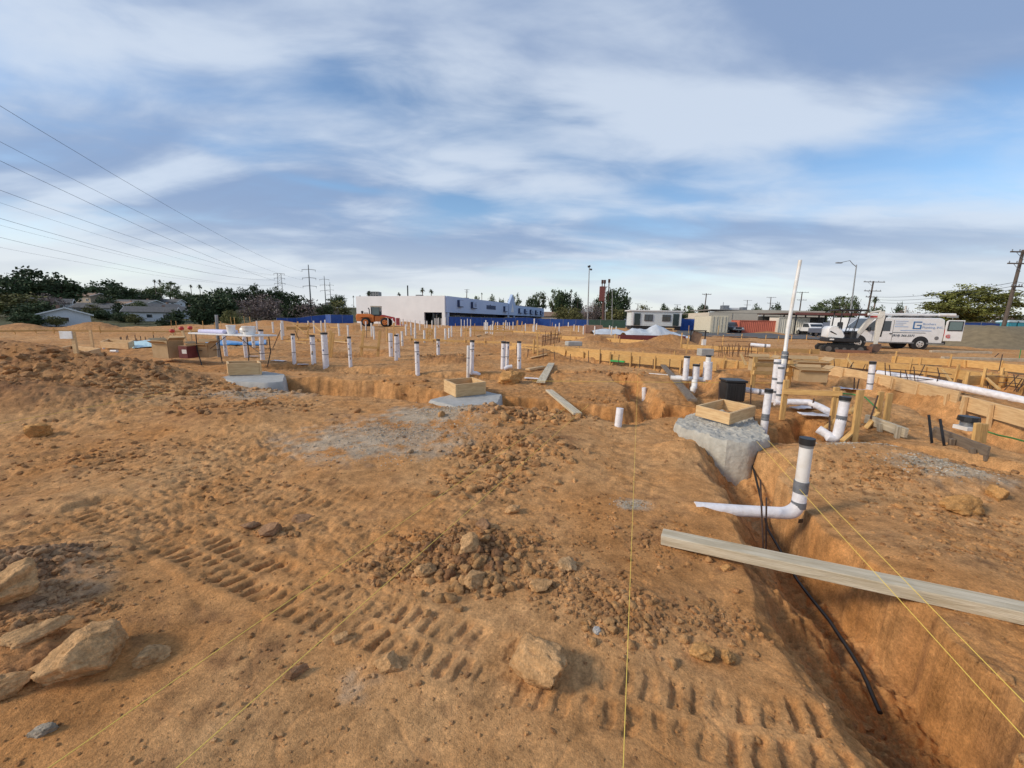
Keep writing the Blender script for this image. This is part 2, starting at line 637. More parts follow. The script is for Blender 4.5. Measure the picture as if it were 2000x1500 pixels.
def dirt_colour(x, y):
    n1 = fbm(x, y, .35, 4, 101)
    n2 = fbm(x, y, 1.9, 4, 111)
    n3 = fbm(x, y, 7.0, 3, 121)
    a = np.array([.50, .235, .080])       # orange clay
    b = np.array([.59, .332, .145])       # dry pale soil
    c = np.array([.30, .150, .065])       # moist brown
    rd = np.array([.30, .130, .060])      # red clay
    t1 = np.clip(.45 + .55 * n1 + .35 * n2, 0, 1)[:, None]
    col = a * (1 - t1) + b * t1
    t2 = np.clip(-.22 + .8 * n2 * .8 + .7 * n3 - .2 * n1, 0, .75)[:, None]
    col = col * (1 - t2) + c * t2
    fz, tint, cut = features(x, y)
    t3 = np.clip(tint * (.75 + .5 * n2), 0, 1)[:, None]
    mixc = .42 * c + .42 * rd
    col = col * (1 - t3) + mixc * t3
    # cement dust and gravel spills
    for (u, v, rx, ry, k) in ((745, 850, 1.15, .75, .62), (850, 815, .8, .5, .75), (640, 870, .7, .4, .45), (1232, 968, .18, .11, .9),
                              (1700, 880, .6, .3, .55), (1850, 935, .55, .3, .75), (60, 1130, .4, .28, .3), (690, 1300, .12, .1, .4),
                              (490, 775, .9, .45, .6), (1045, 675, 1.2, .5, .3)):
        px, py = on_plane(u, v, .05)
        q = np.exp(-(((x - px) / rx) ** 2 + ((y - py) / ry) ** 2))
        k2 = np.clip(k * sst(.12, .70, q * (1 + .9 * n2 + .7 * n3)), 0, 1)[:, None]
        grey = np.array([.46, .385, .285])
        col = col * (1 - k2) + grey * k2
    # beyond the pad: scrub on the slope, asphalt yard in the middle distance on the right
    d = np.hypot(x, y)
    fall = sst(2, 14, -41 - x)[:, None]
    scrub = np.array([.09, .09, .045]) * (1 + .4 * n2[:, None])
    col = col * (1 - fall) + np.clip(scrub, .02, 1) * fall
    far = sst(95, 120, d + 6 * n1)[:, None] * (1 - fall)
    col = col * (1 - far) + np.array([.16, .15, .13]) * far
    return np.clip(col, .01, 1)


def grid_mesh(name, X, Y, Z, nr, na, colour):
    me = bpy.data.meshes.new(name)
    nv = nr * na
    me.vertices.add(nv)
    me.vertices.foreach_set('co', np.stack([X, Y, Z], 1).ravel().astype(np.float32))
    i = (np.arange(nr - 1)[:, None] * na + np.arange(na - 1)[None, :]).ravel()
    q = np.stack([i, i + 1, i + na + 1, i + na], 1)[:, ::1]
    nf = len(q)
    me.loops.add(nf * 4)
    me.loops.foreach_set('vertex_index', q.ravel().astype(np.int32))
    me.polygons.add(nf)
    me.polygons.foreach_set('loop_start', (np.arange(nf) * 4).astype(np.int32))
    me.polygons.foreach_set('use_smooth', np.ones(nf, bool))
    me.update(calc_edges=True)
    ca = me.color_attributes.new('Col', 'FLOAT_COLOR', 'POINT')
    ca.data.foreach_set('color', np.concatenate([colour, np.ones((nv, 1))], 1).ravel().astype(np.float32))
    return me


me = grid_mesh('ground', GX, GY, GZ, NR, NA, dirt_colour(GX, GY))
me.materials.append(DIRT)
ground = bpy.data.objects.new('ground', me)
ground['kind'] = 'structure'
COL.objects.link(ground)
# ---------------------------------------------------------------- mesh helpers
class MB:
    def __init__(self):
        self.v, self.f = [], []
        self.frame = None

    def add(self, vs, fs):
        b = len(self.v)
        self.v += [tuple(p) for p in vs]
        self.f += [tuple(i + b for i in f) for f in fs]
        return self

    def box(self, c, s, rz=0.0, m=None):
        sx, sy, sz = s[0] / 2, s[1] / 2, s[2] / 2
        mm = m if m is not None else Matrix.Rotation(rz, 3, 'Z')
        c = Vector(c)
        vs = [c + mm @ Vector((x, y, z)) for z in (-sz, sz) for x, y in ((-sx, -sy), (sx, -sy), (sx, sy), (-sx, sy))]
        return self.add(vs, [(3, 2, 1, 0), (4, 5, 6, 7), (0, 1, 5, 4), (1, 2, 6, 5), (2, 3, 7, 6), (3, 0, 4, 7)])

    def bar(self, a, b, w, h, up=(0, 0, 1)):
        """box beam from a to b; w across, h along up"""
        a, b = Vector(a), Vector(b)
        d = b - a
        x = d.normalized()
        y = Vector(up).cross(x)
        if y.length < 1e-4:
            y = Vector((1, 0, 0)).cross(x)
        y.normalize()
        z = x.cross(y)
        m = Matrix((x, y, z)).transposed()
        self.frame = m if not self.v else None
        return self.box((a + b) / 2, (d.length, w, h), m=m)

    def tube(self, pts, r, n=12, cap=True, r2=None):
        pts = [Vector(p) for p in pts]
        k = len(pts)
        rs = r if isinstance(r, (list, tuple)) else [r + ((r2 if r2 is not None else r) - r) * i / max(1, k - 1) for i in range(k)]
        t0 = (pts[1] - pts[0]).normalized()
        ref = Vector((0, 0, 1)) if abs(t0.z) < .9 else Vector((1, 0, 0))
        nx = t0.cross(ref).normalized()
        vs = []
        for i, p in enumerate(pts):
            if i == 0:
                t = t0
            elif i == k - 1:
                t = (pts[-1] - pts[-2]).normalized()
            else:
                t = ((pts[i + 1] - p).normalized() + (p - pts[i - 1]).normalized()).normalized()
            nx = (nx - t * nx.dot(t)).normalized()
            ny = t.cross(nx)
            for j in range(n):
                a = 2 * math.pi * j / n
                vs.append(p + (nx * math.cos(a) + ny * math.sin(a)) * rs[i])
        fs = []
        for i in range(k - 1):
            for j in range(n):
                j2 = (j + 1) % n
                fs.append((i * n + j, i * n + j2, (i + 1) * n + j2, (i + 1) * n + j))
        if cap:
            fs.append(tuple(range(n - 1, -1, -1)))
            fs.append(tuple((k - 1) * n + j for j in range(n)))
        return self.add(vs, fs)

    def cyl(self, a, b, r, r2=None, n=12):
        return self.tube([a, b], r, n, True, r2)

    def prism(self, poly, o, ax, ay, az, d):
        """polygon in the plane (ax, ay) at o, thickness d along az, centred"""
        o, ax, ay, az = Vector(o), Vector(ax), Vector(ay), Vector(az)
        k = len(poly)
        vs = [o + ax * p[0] + ay * p[1] - az * (d / 2) for p in poly] + [o + ax * p[0] + ay * p[1] + az * (d / 2) for p in poly]
        fs = [tuple(range(k - 1, -1, -1)), tuple(range(k, 2 * k))]
        for i in range(k):
            j = (i + 1) % k
            fs.append((i, j, k + j, k + i))
        return self.add(vs, fs)

    def mesh(self, name, m=None, smooth=False, bevel=0.0, recalc=True):
        me_ = bpy.data.meshes.new(name)
        me_.from_pydata(self.v, [], self.f)
        if recalc or bevel:
            bm = bmesh.new()
            bm.from_mesh(me_)
            if bevel:
                bmesh.ops.bevel(bm, geom=bm.edges[:], offset=bevel, segments=1, affect='EDGES', clamp_overlap=True)
            bmesh.ops.recalc_face_normals(bm, faces=bm.faces)
            bm.to_mesh(me_)
            bm.free()
        if m:
            me_.materials.append(m)
        if smooth:
            me_.shade_smooth()
            try:
                me_.set_sharp_from_angle(angle=R(42))
            except Exception:
                pass
        return me_

    def build(self, name, m, parent=None, smooth=False, bevel=0.0, loc=None):
        """link as one object; loc shifts the object's origin there (vertices are given in world or parent space)"""
        if loc is not None:
            l = Vector(loc)
            self.v = [tuple(Vector(p) - l) for p in self.v]
        rot = None
        if self.frame is not None and len(self.v) == 8 and loc is None:      # a single beam keeps its grain along its own x axis
            inv = self.frame.transposed()
            self.v = [tuple(inv @ Vector(p)) for p in self.v]
            rot = self.frame.to_euler()
        me_ = self.mesh(name, m, smooth, bevel)
        o = bpy.data.objects.new(name, me_)
        if rot:
            o.rotation_euler = rot
        COL.objects.link(o)
        if parent is not None:
            o.parent = parent
        if loc is not None:
            o.location = loc
        return o


def tag(o, label, cat, group=None):
    o['label'], o['category'] = label, cat
    if group:
        o['group'] = group
    return o


def thing(name, label, cat, loc=(0, 0, 0), rz=0.0, group=None):
    o = bpy.data.objects.new(name, None)
    o.empty_display_size = .2
    COL.objects.link(o)
    o.location = loc
    o.rotation_euler = (0, 0, rz)
    return tag(o, label, cat, group)


def part(name, me_, parent, loc=(0, 0, 0), rot=(0, 0, 0), sc=(1, 1, 1)):
    o = bpy.data.objects.new(name, me_)
    COL.objects.link(o)
    o.parent = parent
    o.location, o.rotation_euler, o.scale = loc, rot, sc
    return o


def copy_tree(o, parent=None):
    c = o.copy()
    COL.objects.link(c)
    c.parent = parent
    for ch in list(o.children):
        copy_tree(ch, c)
    return c


def arc(c, a, b, r0, n=6):
    """elbow points: from c+a*r0 bending round corner c to c+b*r0"""
    c, a, b = Vector(c), Vector(a).normalized(), Vector(b).normalized()
    p0, p2 = c + a * r0, c + b * r0
    return [(1 - t) ** 2 * p0 + 2 * t * (1 - t) * c + t * t * p2 for t in [i / n for i in range(n + 1)]]


def text_mesh(body, size, m, name='lettering', shear=0.0, bold=0.0, align='LEFT'):
    cu = bpy.data.curves.new(name, 'FONT')
    cu.body = body
    cu.size = size
    cu.shear = shear
    cu.offset = bold
    cu.extrude = .004
    cu.align_x = align
    cu.resolution_u = 2
    ob = bpy.data.objects.new('tmp_text', cu)
    COL.objects.link(ob)
    dg = bpy.context.evaluated_depsgraph_get()
    me_ = bpy.data.meshes.new_from_object(ob.evaluated_get(dg))
    bpy.data.objects.remove(ob)
    bpy.data.curves.remove(cu)
    me_.name = name
    me_.materials.clear()
    me_.materials.append(m)
    return me_
# ---------------------------------------------------------------- rocks and clods
from mathutils import noise as mnoise


def ico(sub):
    bm = bmesh.new()
    bmesh.ops.create_icosphere(bm, subdivisions=sub, radius=1.0)
    v = np.array([x.co[:] for x in bm.verts])
    f = np.array([[x.index for x in p.verts] for p in bm.faces])
    bm.free()
    return v, f


def rocky(v, seed, rough=.28, cuts=7, fine=.06):
    g = np.random.default_rng(seed)
    v = v.copy()
    off = Vector(g.random(3) * 50)
    for i in range(len(v)):
        p = Vector(v[i])
        s_ = 1 + rough * mnoise.noise(p * 1.1 + off) + rough * .5 * mnoise.noise(p * 2.6 + off)
        v[i] *= s_
    for k in range(cuts):                      # flatten sides into blunt facets
        nrm = g.normal(size=3)
        nrm /= np.linalg.norm(nrm)
        dcut = .52 + .30 * g.random()
        dd = v @ nrm - dcut
        m = dd > 0
        v[m] -= np.outer(dd[m] * .93, nrm)
    if fine:
        for i in range(len(v)):
            p = Vector(v[i])
            v[i] *= 1 + fine * mnoise.noise(p * 4 + off) + fine * .7 * mnoise.noise(p * 9 + off) + fine * .5 * mnoise.noise(p * 19 + off) + fine * .3 * mnoise.noise(p * 34 + off)
    return v


def tri_mesh(name, v, f, col, m, smooth=True):
    me_ = bpy.data.meshes.new(name)
    me_.vertices.add(len(v))
    me_.vertices.foreach_set('co', v.ravel().astype(np.float32))
    nf = len(f)
    me_.loops.add(nf * 3)
    me_.loops.foreach_set('vertex_index', f.ravel().astype(np.int32))
    me_.polygons.add(nf)
    me_.polygons.foreach_set('loop_start', (np.arange(nf) * 3).astype(np.int32))
    me_.polygons.foreach_set('use_smooth', np.full(nf, smooth))
    me_.update(calc_edges=True)
    if col is not None:
        ca = me_.color_attributes.new('Col', 'FLOAT_COLOR', 'POINT')
        ca.data.foreach_set('color', np.concatenate([col, np.ones((len(v), 1))], 1).ravel().astype(np.float32))
    me_.materials.append(m)
    return me_


ICO1, ICO2, ICO3, ICO5 = ico(1), ico(2), ico(3), ico(5)
V1 = [rocky(ICO1[0], 200 + i, .45, 3, 0) for i in range(14)]
V2 = [rocky(ICO2[0], 300 + i, .45, 9, .08) for i in range(20)]


def rotm(n):
    q = rng.normal(size=(n, 4))
    q /= np.linalg.norm(q, axis=1)[:, None]
    a, b, c, d = q.T
    return np.stack([1 - 2 * (c * c + d * d), 2 * (b * c - a * d), 2 * (b * d + a * c), 2 * (b * c + a * d), 1 - 2 * (b * b + d * d), 2 * (c * d - a * b),
                     2 * (b * d - a * c), 2 * (c * d + a * b), 1 - 2 * (b * b + c * c)], 1).reshape(n, 3, 3)


def stuff_mesh(name, x, y, size, base, ico_, cols, sink=.25, label=None, cat=None):
    n = len(x)
    z = height(x, y)
    rm = rotm(n)
    sc = size[:, None] * (.75 + .5 * rng.random((n, 3)))
    nv = len(base[0])
    vv = np.empty((n, nv, 3))
    for i in range(n):
        p = (base[i % len(base)] * sc[i]) @ rm[i]
        p[:, 2] *= .78
        vv[i] = p
    vv[:, :, 0] += x[:, None]
    vv[:, :, 1] += y[:, None]
    vv[:, :, 2] += (z + size * (.30 - sink * 2.2 * rng.random(n)))[:, None]
    f = (ico_[1][None] + (np.arange(n) * nv)[:, None, None]).reshape(-1, 3)
    me_ = tri_mesh(name, vv.reshape(-1, 3), f, np.repeat(cols, nv, 0), CLOD, smooth=False)
    o = bpy.data.objects.new(name, me_)
    o['kind'] = 'stuff'
    if label:
        tag(o, label, cat)
    COL.objects.link(o)
    return o


def clod_cols(n, dark=.3, grey=0.0):
    a, b, c = np.array([.46, .28, .13]), np.array([.25, .13, .065]), np.array([.52, .40, .25])
    t = rng.random((n, 1))
    k = rng.random((n, 1))
    col = np.where(k < dark, b, np.where(k < .8, a, c)) * (.8 + .4 * t)
    if grey:
        m = rng.random(n) < grey
        col[m] = np.array([.46, .41, .33]) * (.7 + .6 * rng.random((m.sum(), 1)))
    return col


# (u, v, rx, ry, count, smallest, largest, dark share)
PATCH = [
    (925, 1085, .34, .27, 1100, .006, .034, .55), (850, 1045, .34, .18, 500, .006, .026, .5), (760, 1085, .25, .16, 420, .006, .024, .5),
    (1010, 1040, .25, .16, 300, .006, .03, .4), (1090, 1110, .22, .18, 420, .005, .022, .5), (1230, 1185, .27, .17, 760, .005, .024, .45),
    (1180, 1140, .25, .2, 420, .004, .016, .5), (1400, 1190, .22, .16, 420, .005, .020, .35), (1130, 1060, .4, .25, 320, .004, .014, .4),
    (1290, 1040, .3, .25, 380, .005, .022, .4), (1000, 880, .75, .5, 700, .012, .05, .3), (960, 930, .5, .3, 360, .01, .045, .3),
    (1050, 820, .9, .4, 460, .018, .07, .3), (1180, 1000, .6, .4, 420, .005, .018, .3), (60, 1115, .32, .22, 620, .006, .03, .55),
    (130, 1170, .3, .15, 260, .006, .022, .5), (30, 1200, .18, .14, 200, .006, .03, .5), (540, 1015, .17, .10, 120, .008, .03, .6),
    (100, 770, 2.2, .8, 700, .025, .09, .5), (300, 770, 1.6, .7, 420, .02, .08, .45), (60, 720, 3.0, .9, 420, .03, .10, .45),
    (460, 805, 1.2, .5, 300, .015, .06, .4), (250, 880, 1.2, .5, 600, .008, .03, .45), (480, 930, 1.1, .4, 400, .006, .025, .4),
    (870, 705, .75, .45, 420, .02, .075, .75), (1180, 740, 1.1, .5, 360, .02, .08, .45), (640, 765, 2.0, .5, 420, .02, .07, .35),
    (1700, 940, .55, .3, 620, .008, .032, .35), (1850, 1000, .6, .3, 420, .008, .03, .35), (1960, 1080, .4, .4, 360, .008, .03, .35),
    (1950, 910, .7, .4, 360, .01, .04, .3), (1800, 1080, .4, .25, 200, .005, .02, .35), (1165, 664, 1.1, .7, 220, .03, .08, .6),
    (1312, 672, 1.3, .7, 260, .03, .10, .4), (1640, 830, .8, .4, 200, .015, .05, .3), (780, 1330, .9, .25, 220, .003, .012, .4),
    (540, 1250, .5, .3, 240, .003, .014, .45), (1570, 1430, .25, .2, 120, .004, .014, .35), (350, 1100, .9, .4, 300, .004, .014, .4),
    (1820, 1330, .22, .4, 700, .004, .028, .4), (1640, 1130, .25, .3, 460, .004, .022, .4), (1900, 1420, .2, .22, 500, .005, .035, .4), (1690, 1290, .12, .4, 360, .003, .014, .4), (1870, 1450, .2, .2, 400, .005, .03, .4),
    (1500, 745, 1.0, .4, 160, .02, .06, .3), (1800, 770, 1.3, .4, 180, .02, .06, .3), (1200, 790, .8, .3, 160, .015, .05, .3),
]
xs, ys, ss, dk = [], [], [], []
for (u, v, rx, ry, n, a, b, d_) in PATCH:
    px, py = on_plane(u, v, .05)
    g = np.clip(rng.normal(size=(n, 2)) * .62, -1.7, 1.7)
    xs.append(px + g[:, 0] * rx)
    ys.append(py + g[:, 1] * ry)
    ss.append(a * .7 + (b * 1.25 - a * .7) * rng.random(n) ** 4.2)
    dk.append(np.full(n, d_))
# thin general litter on the bare soil
n = 15000
uu, vv_ = rng.random(n) * 2100 - 50, 690 + 830 * rng.random(n) ** .9
gx = np.array([on_plane(a, b, .03) for a, b in zip(uu, vv_)])
keep = rng.random(n) < (.25 + .75 * rough_mask(gx[:, 0], gx[:, 1]))
xs.append(gx[keep, 0])
ys.append(gx[keep, 1])
dist = np.hypot(gx[keep, 0], gx[keep, 1])
ss.append((.0018 + .0085 * rng.random(keep.sum()) ** 5) * np.clip(dist / 2.2, 1, 5))
dk.append(np.full(keep.sum(), .35))
X_, Y_, S_, D_ = map(np.concatenate, (xs, ys, ss, dk))
# none on the floor of the near trench or under the footings' forms
fz_, _, cut_ = features(X_, Y_)
ok = (cut_ < .06) | (rng.random(len(X_)) < .45)
X_, Y_, S_, D_ = X_[ok], Y_[ok], S_[ok], D_[ok]
C_ = dirt_colour(X_, Y_) * (.72 + .5 * rng.random((len(X_), 1)))
dm_ = (rng.random(len(X_)) < D_)[:, None]
C_ = np.where(dm_, .55 * C_ + .45 * clod_cols(len(X_), 1.0), .8 * C_ + .2 * clod_cols(len(X_), 0.0))
order = np.argsort(-(S_ / np.hypot(X_, Y_)))
N_IND, N_MID = 150, 3600
big_i, mid_i, sml_i = order[:N_IND], order[N_IND:N_IND + N_MID], order[N_IND + N_MID:]
stuff_mesh('loose_clods', X_[mid_i], Y_[mid_i], S_[mid_i], V2, ICO2, C_[mid_i], label='loose brown dirt clods strewn over the bare earth', cat='dirt clods')
stuff_mesh('soil_crumbs', X_[sml_i], Y_[sml_i], S_[sml_i], V1, ICO1, C_[sml_i], sink=.3, label='fine crumbs of orange soil scattered over the bare earth', cat='soil crumbs')
# grey gravel spills
gx, gy, gs = [], [], []
for (u, v, rx, ry, n) in ((800, 845, 1.0, .55, 1700), (880, 812, .6, .35, 1100), (1232, 968, .14, .08, 220), (1690, 885, .5, .22, 600), (1830, 930, .5, .25, 900), (480, 778, .9, .3, 300), (720, 880, .8, .4, 400)):
    px, py = on_plane(u, v, .05)
    g = rng.normal(size=(n, 2)) * .55
    gx.append(px + g[:, 0] * rx)
    gy.append(py + g[:, 1] * ry)
    gs.append((.004 + .009 * rng.random(n) ** 2) * np.clip(math.hypot(px, py) / 5, .8, 1.6))
gx, gy, gs = map(np.concatenate, (gx, gy, gs))
stuff_mesh('gravel', gx, gy, gs, V1, ICO1, clod_cols(len(gx), .1, .75), sink=.3, label='grey gravel spilled on the soil near the footings', cat='gravel')

# single clods, the largest of the loose heaps
V3 = [rocky(ICO3[0], 500 + i, .42, 10, .12) for i in range(10)]
CME = []
for i in range(10):
    for tone in ((.50, .28, .12), (.30, .155, .075)):
        CME.append(tri_mesh('dirt_clod', V3[i], ICO3[1], np.tile(np.array(tone), (len(V3[i]), 1)), CLOD))
ZONES = [(on_plane(u, v, .05), t_) for u, v, t_ in ((920, 1075, 'in the central clod heap'), (1230, 1180, 'in the stony patch right of the large rock'), (60, 1120, 'in the dark pile at the left edge'), (1400, 1190, 'by the trench below the grey timber'),
    (1000, 870, 'in the loose spill before the middle concrete pad'), (150, 750, 'on the dark spoil bank at far left'), (300, 900, 'on the churned soil at left'), (1750, 960, 'on the bank behind the near riser'), (870, 705, 'on the dark red soil heap'), (1180, 740, 'behind the cross trench'),
    (1312, 672, 'on the mound before the office trailer'), (1840, 1350, 'on the right bank of the near trench'), (760, 1085, 'between the yellow strings beside the central heap'), (540, 1015, 'round the lone dark clump'))]
hh = height(X_[big_i], Y_[big_i])
for k, i in enumerate(big_i):
    o = bpy.data.objects.new('dirt_clod', CME[(2 * int(rng.integers(10))) + (1 if C_[i][0] < .33 else 0)])
    sc_ = S_[i]
    o.location = (X_[i], Y_[i], hh[k] + sc_ * rng.uniform(-.15, .3))
    o.rotation_euler = rng.random(3) * 6.28
    o.scale = sc_ * (.8 + .45 * rng.random(3))
    zone = min(ZONES, key=lambda q: math.hypot(X_[i] - q[0][0], (Y_[i] - q[0][1])))
    tag(o, 'brown clod of dirt ' + zone[1], 'dirt clod', 'loose dirt clods ' + zone[1])
    COL.objects.link(o)

# rocks one can point to: (u, v centre of the foot, length, width, height, turn, colour, label)
TAN, PALE, DRK, ORG = (.60, .355, .165), (.62, .40, .21), (.36, .205, .11), (.56, .30, .11)
ROCKS = [
    (1048, 1312, .20, .125, .10, -42, TAN, 'large angular tan rock in the foreground beside the tyre track'),
    (180, 1288, .21, .16, .13, 18, TAN, 'broad flat-topped pale slab of rock at lower left'),
    (300, 1285, .08, .06, .045, 30, TAN, 'small tan rock against the right end of the flat pale slab'),
    (757, 1300, .064, .055, .045, 10, TAN, 'small knobbly tan rock alone on smooth soil at lower centre'),
    (1106, 1110, .085, .07, .055, -30, PALE, 'rounded pale rock at the right of the central clod heap'),
    (1055, 1148, .085, .055, .05, 25, TAN, 'tan rock just below the rounded pale rock of the clod heap'),
    (925, 1138, .08, .065, .06, 60, TAN, 'upright tan rock at the lower edge of the central clod heap'),
    (830, 1122, .075, .07, .055, 0, TAN, 'blocky tan rock at the lower left of the central clod heap'),
    (918, 1070, .11, .09, .06, 20, TAN, 'cracked tan rock in the middle of the central clod heap'),
    (945, 1030, .095, .06, .05, -20, DRK, 'brown rock at the top of the central clod heap'),
    (1000, 1000, .085, .05, .045, 10, TAN, 'pale brown rock on the upper right of the central clod heap'),
    (72, 850, .17, .12, .11, 10, ORG, 'orange boulder below the yellow string at far left'),
    (10, 1170, .18, .12, .11, 70, TAN, 'tall tan rock cut by the left edge of the picture'),
    (62, 1250, .12, .065, .06, 52, TAN, 'long narrow rock leaning left of the flat pale slab'),
    (5, 1350, .11, .07, .06, 40, TAN, 'wedge-shaped pale rock in the lower left corner'),
    (1372, 1280, .08, .06, .05, 10, ORG, 'orange clod at the end of the stony patch near the trench'),
    (1418, 1290, .05, .035, .04, 70, ORG, 'small upright orange clod beside the trench edge'),
    (528, 1040, .12, .075, .05, 15, DRK, 'dark grey-brown clod at the front of the lone dark clump'),
    (590, 1015, .12, .07, .04, -10, DRK, 'flat dark brown clod at the back of the lone dark clump'),
    (490, 1032, .08, .05, .04, 40, DRK, 'dark clod at the left end of the lone dark clump'),
    (1875, 995, .17, .12, .10, 10, ORG, 'large orange boulder beside the grey gravel at right'),
    (1945, 968, .12, .09, .07, -10, ORG, 'orange boulder behind the large one at the right edge'),
    (1417, 1112, .042, .035, .03, 0, ORG, 'small orange stone below the grey timber'),
    (85, 1430, .05, .03, .025, 20, (.40, .34, .26), 'small grey stone in the lower left foreground'),
    (668, 1250, .045, .04, .035, 0, TAN, 'small tan clod between the two yellow strings'),
    (578, 1318, .06, .025, .03, 40, DRK, 'brown clod beside a small pit between the yellow strings'),
    (995, 747, .42, .28, .22, 5, ORG, 'large block of orange clay below the twin riser pipes'),
    (1165, 1235, .03, .025, .02, 0, (.45, .42, .38), 'small pale grey stone in the stony patch near the large rock'),
]
for (u, v, a, b, c, rz, cl, lab) in ROCKS:
    seed = int(u * 7 + v)
    vv = rocky(ICO5[0], seed, .36, 12, .10)
    n3 = np.array([mnoise.noise(Vector(p) * 3) for p in vv])[:, None]
    me_ = tri_mesh('rock', vv, ICO5[1], np.array(cl) * (1 + .25 * n3), CLOD)
    p = P(u, v)
    o = bpy.data.objects.new('rock', me_)
    o.location = (p.x, p.y, hz1(p.x, p.y) + c * .45)
    o.rotation_euler = (rng.random() * .3 - .15, rng.random() * .3 - .15, R(rz))
    o.scale = (a, b, c)
    tag(o, lab, 'rock')
    COL.objects.link(o)
# ---------------------------------------------------------------- pipes
Z3 = Vector((0, 0, 1))


def pipe_thing(name, label, pts, r, wrap=True, cap=True, tapes=(), cat='pipe', group=None, capr=None, caph=.05, m=None):
    """wrapped or bare plastic pipe along pts; tapes: (index fraction along the last straight, height m)"""
    base = Vector(pts[0])
    t = thing(name, label, cat, base, group=group)
    q = [Vector(p) - base for p in pts]
    MB().tube(q, r, 16).build('pipe', m or (WRAP if wrap else PVC), t, smooth=True)
    a, b = q[-2], q[-1]
    d = (b - a).normalized()
    if cap:
        cr = capr or r * 1.12
        MB().cyl(b - d * caph * .8, b + d * caph * .2, cr, n=16).build('cap', BLACKP, t, smooth=True)
        MB().cyl(b - d * (caph * .8 + .018), b - d * caph * .8, r * 1.05, n=16).build('clamp', STEEL, t, smooth=True)
    for fr, hh_ in tapes:
        c = a + (b - a) * fr
        MB().cyl(c - d * hh_ / 2, c + d * hh_ / 2, r * 1.035, n=16).build('tape_band', TAPE, t, smooth=True)
    return t


def print_mark(parent, c, r_, h, a0, da, m=None):
    """small printed or smeared patch hugging an upright pipe"""
    k = 5
    vs, fs = [], []
    for j in range(2):
        for i in range(k + 1):
            a_ = a0 + da * i / k
            vs.append((c[0] + math.cos(a_) * r_ * 1.012, c[1] + math.sin(a_) * r_ * 1.012, c[2] + h * (j - .5)))
    for i in range(k):
        fs.append((i, i + 1, k + 2 + i, k + 1 + i))
    return MB().add(vs, fs).build('print_mark', m or TAPE, parent)


# near riser with its horizontal arm reaching out of the bank
e = at_depth(1557, 1004, 3.18)
top = at_depth(1577, 858, 3.18)
arm = at_depth(1358, 984, 3.32)
arm.z -= .035
ed, ud = (arm - e).normalized(), (top - e).normalized()
pts = [arm, arm + (e - arm) * .45 + Vector((0, 0, -.004))] + arc(e, ed, ud, .13, 8) + [e + (top - e) * .35, e + (top - e) * .36, top]
base = Vector(arm)
t = thing('riser_pipe', 'white wrapped drain pipe bending up over the near trench', 'pipe', base)
lo = [p - base for p in pts[:-2]]
MB().tube(lo, [.052] * 3 + [.054, .056, .058, .058, .056, .054, .054, .054, .053][:len(lo) - 3], 20).build('wrapped_arm', WRAP, t, smooth=True)
MB().tube([p - base for p in pts[-3:]], .0495, 20).build('upright', PVC, t, smooth=True)
d = ud
MB().cyl(top - base - d * .045, top - base + d * .012, .058, n=20).build('cap', BLACKP, t, smooth=True)
MB().cyl(top - base - d * .07, top - base - d * .046, .052, n=20).build('clamp', STEEL, t, smooth=True)
for fr, hh_ in ((.38, .055), (.14, .03)):
    c = e - base + (top - e) * fr
    MB().cyl(c - d * hh_, c + d * hh_ * .9, .0565, n=20).build('tape_band', TAPE, t, smooth=True)
MB().box(e - base + Vector((-.005, -.056, -.035)), (.045, .006, .035), rz=.2).build('tape_patch', BLACKP, t)


def stake(name, label, a, b, r=.008, m=None, cat='rebar', group=None):
    a, b = Vector(a), Vector(b)
    o = MB().tube([a, (a + b) / 2, b], r, 6).build(name, m or REBAR, None, smooth=True, loc=a)
    return tag(o, label, cat, group)


a = at_depth(1491, 1078, 3.02)
stake('rebar_stake', 'left of two thin black rebar stakes holding the near wrapped pipe', a, at_depth(1485, 937, 3.10), .007)
a = at_depth(1496, 1072, 3.05)
stake('rebar_stake', 'right of two thin black rebar stakes holding the near wrapped pipe', a, at_depth(1497, 972, 3.09), .007)

# grey timber lying across the trench
a, b = P(1292, 1058), P(1990, 1212)
a.z = hz1(a.x, a.y) + .045
b.z = max(hz1(b.x, b.y), .0) + .05
d = (b - a)
a2, b2 = a, b + d.normalized() * .35
o = MB()
o.bar(a2 - a2, b2 - a2, .125, .075)
o = o.build('timber', WOODG, None, bevel=.004, loc=None)
o.location = a2
tag(o, 'long weathered grey timber lying across the near trench', 'timber')

# black cable on the trench floor
pts = [Vector((*on_plane(u, v, -.46), 0)) for u, v in ((1450, 925), (1500, 1030), (1560, 1130), (1620, 1215), (1680, 1310), (1722, 1388))]
for p in pts:
    p.z = hz1(p.x, p.y) + .085
pts[0].z += .05
sm = [pts[0]]
for i in range(len(pts) - 1):
    sm += [pts[i].lerp(pts[i + 1], k / 3) + Vector((.006 * math.sin(i * 2 + k), 0, 0)) for k in (1, 2, 3)]
tag(MB().tube(sm, .013, 8).build('cable', BLACKP, None, smooth=True, loc=pts[0]), 'black cable lying along the floor of the near trench', 'cable')


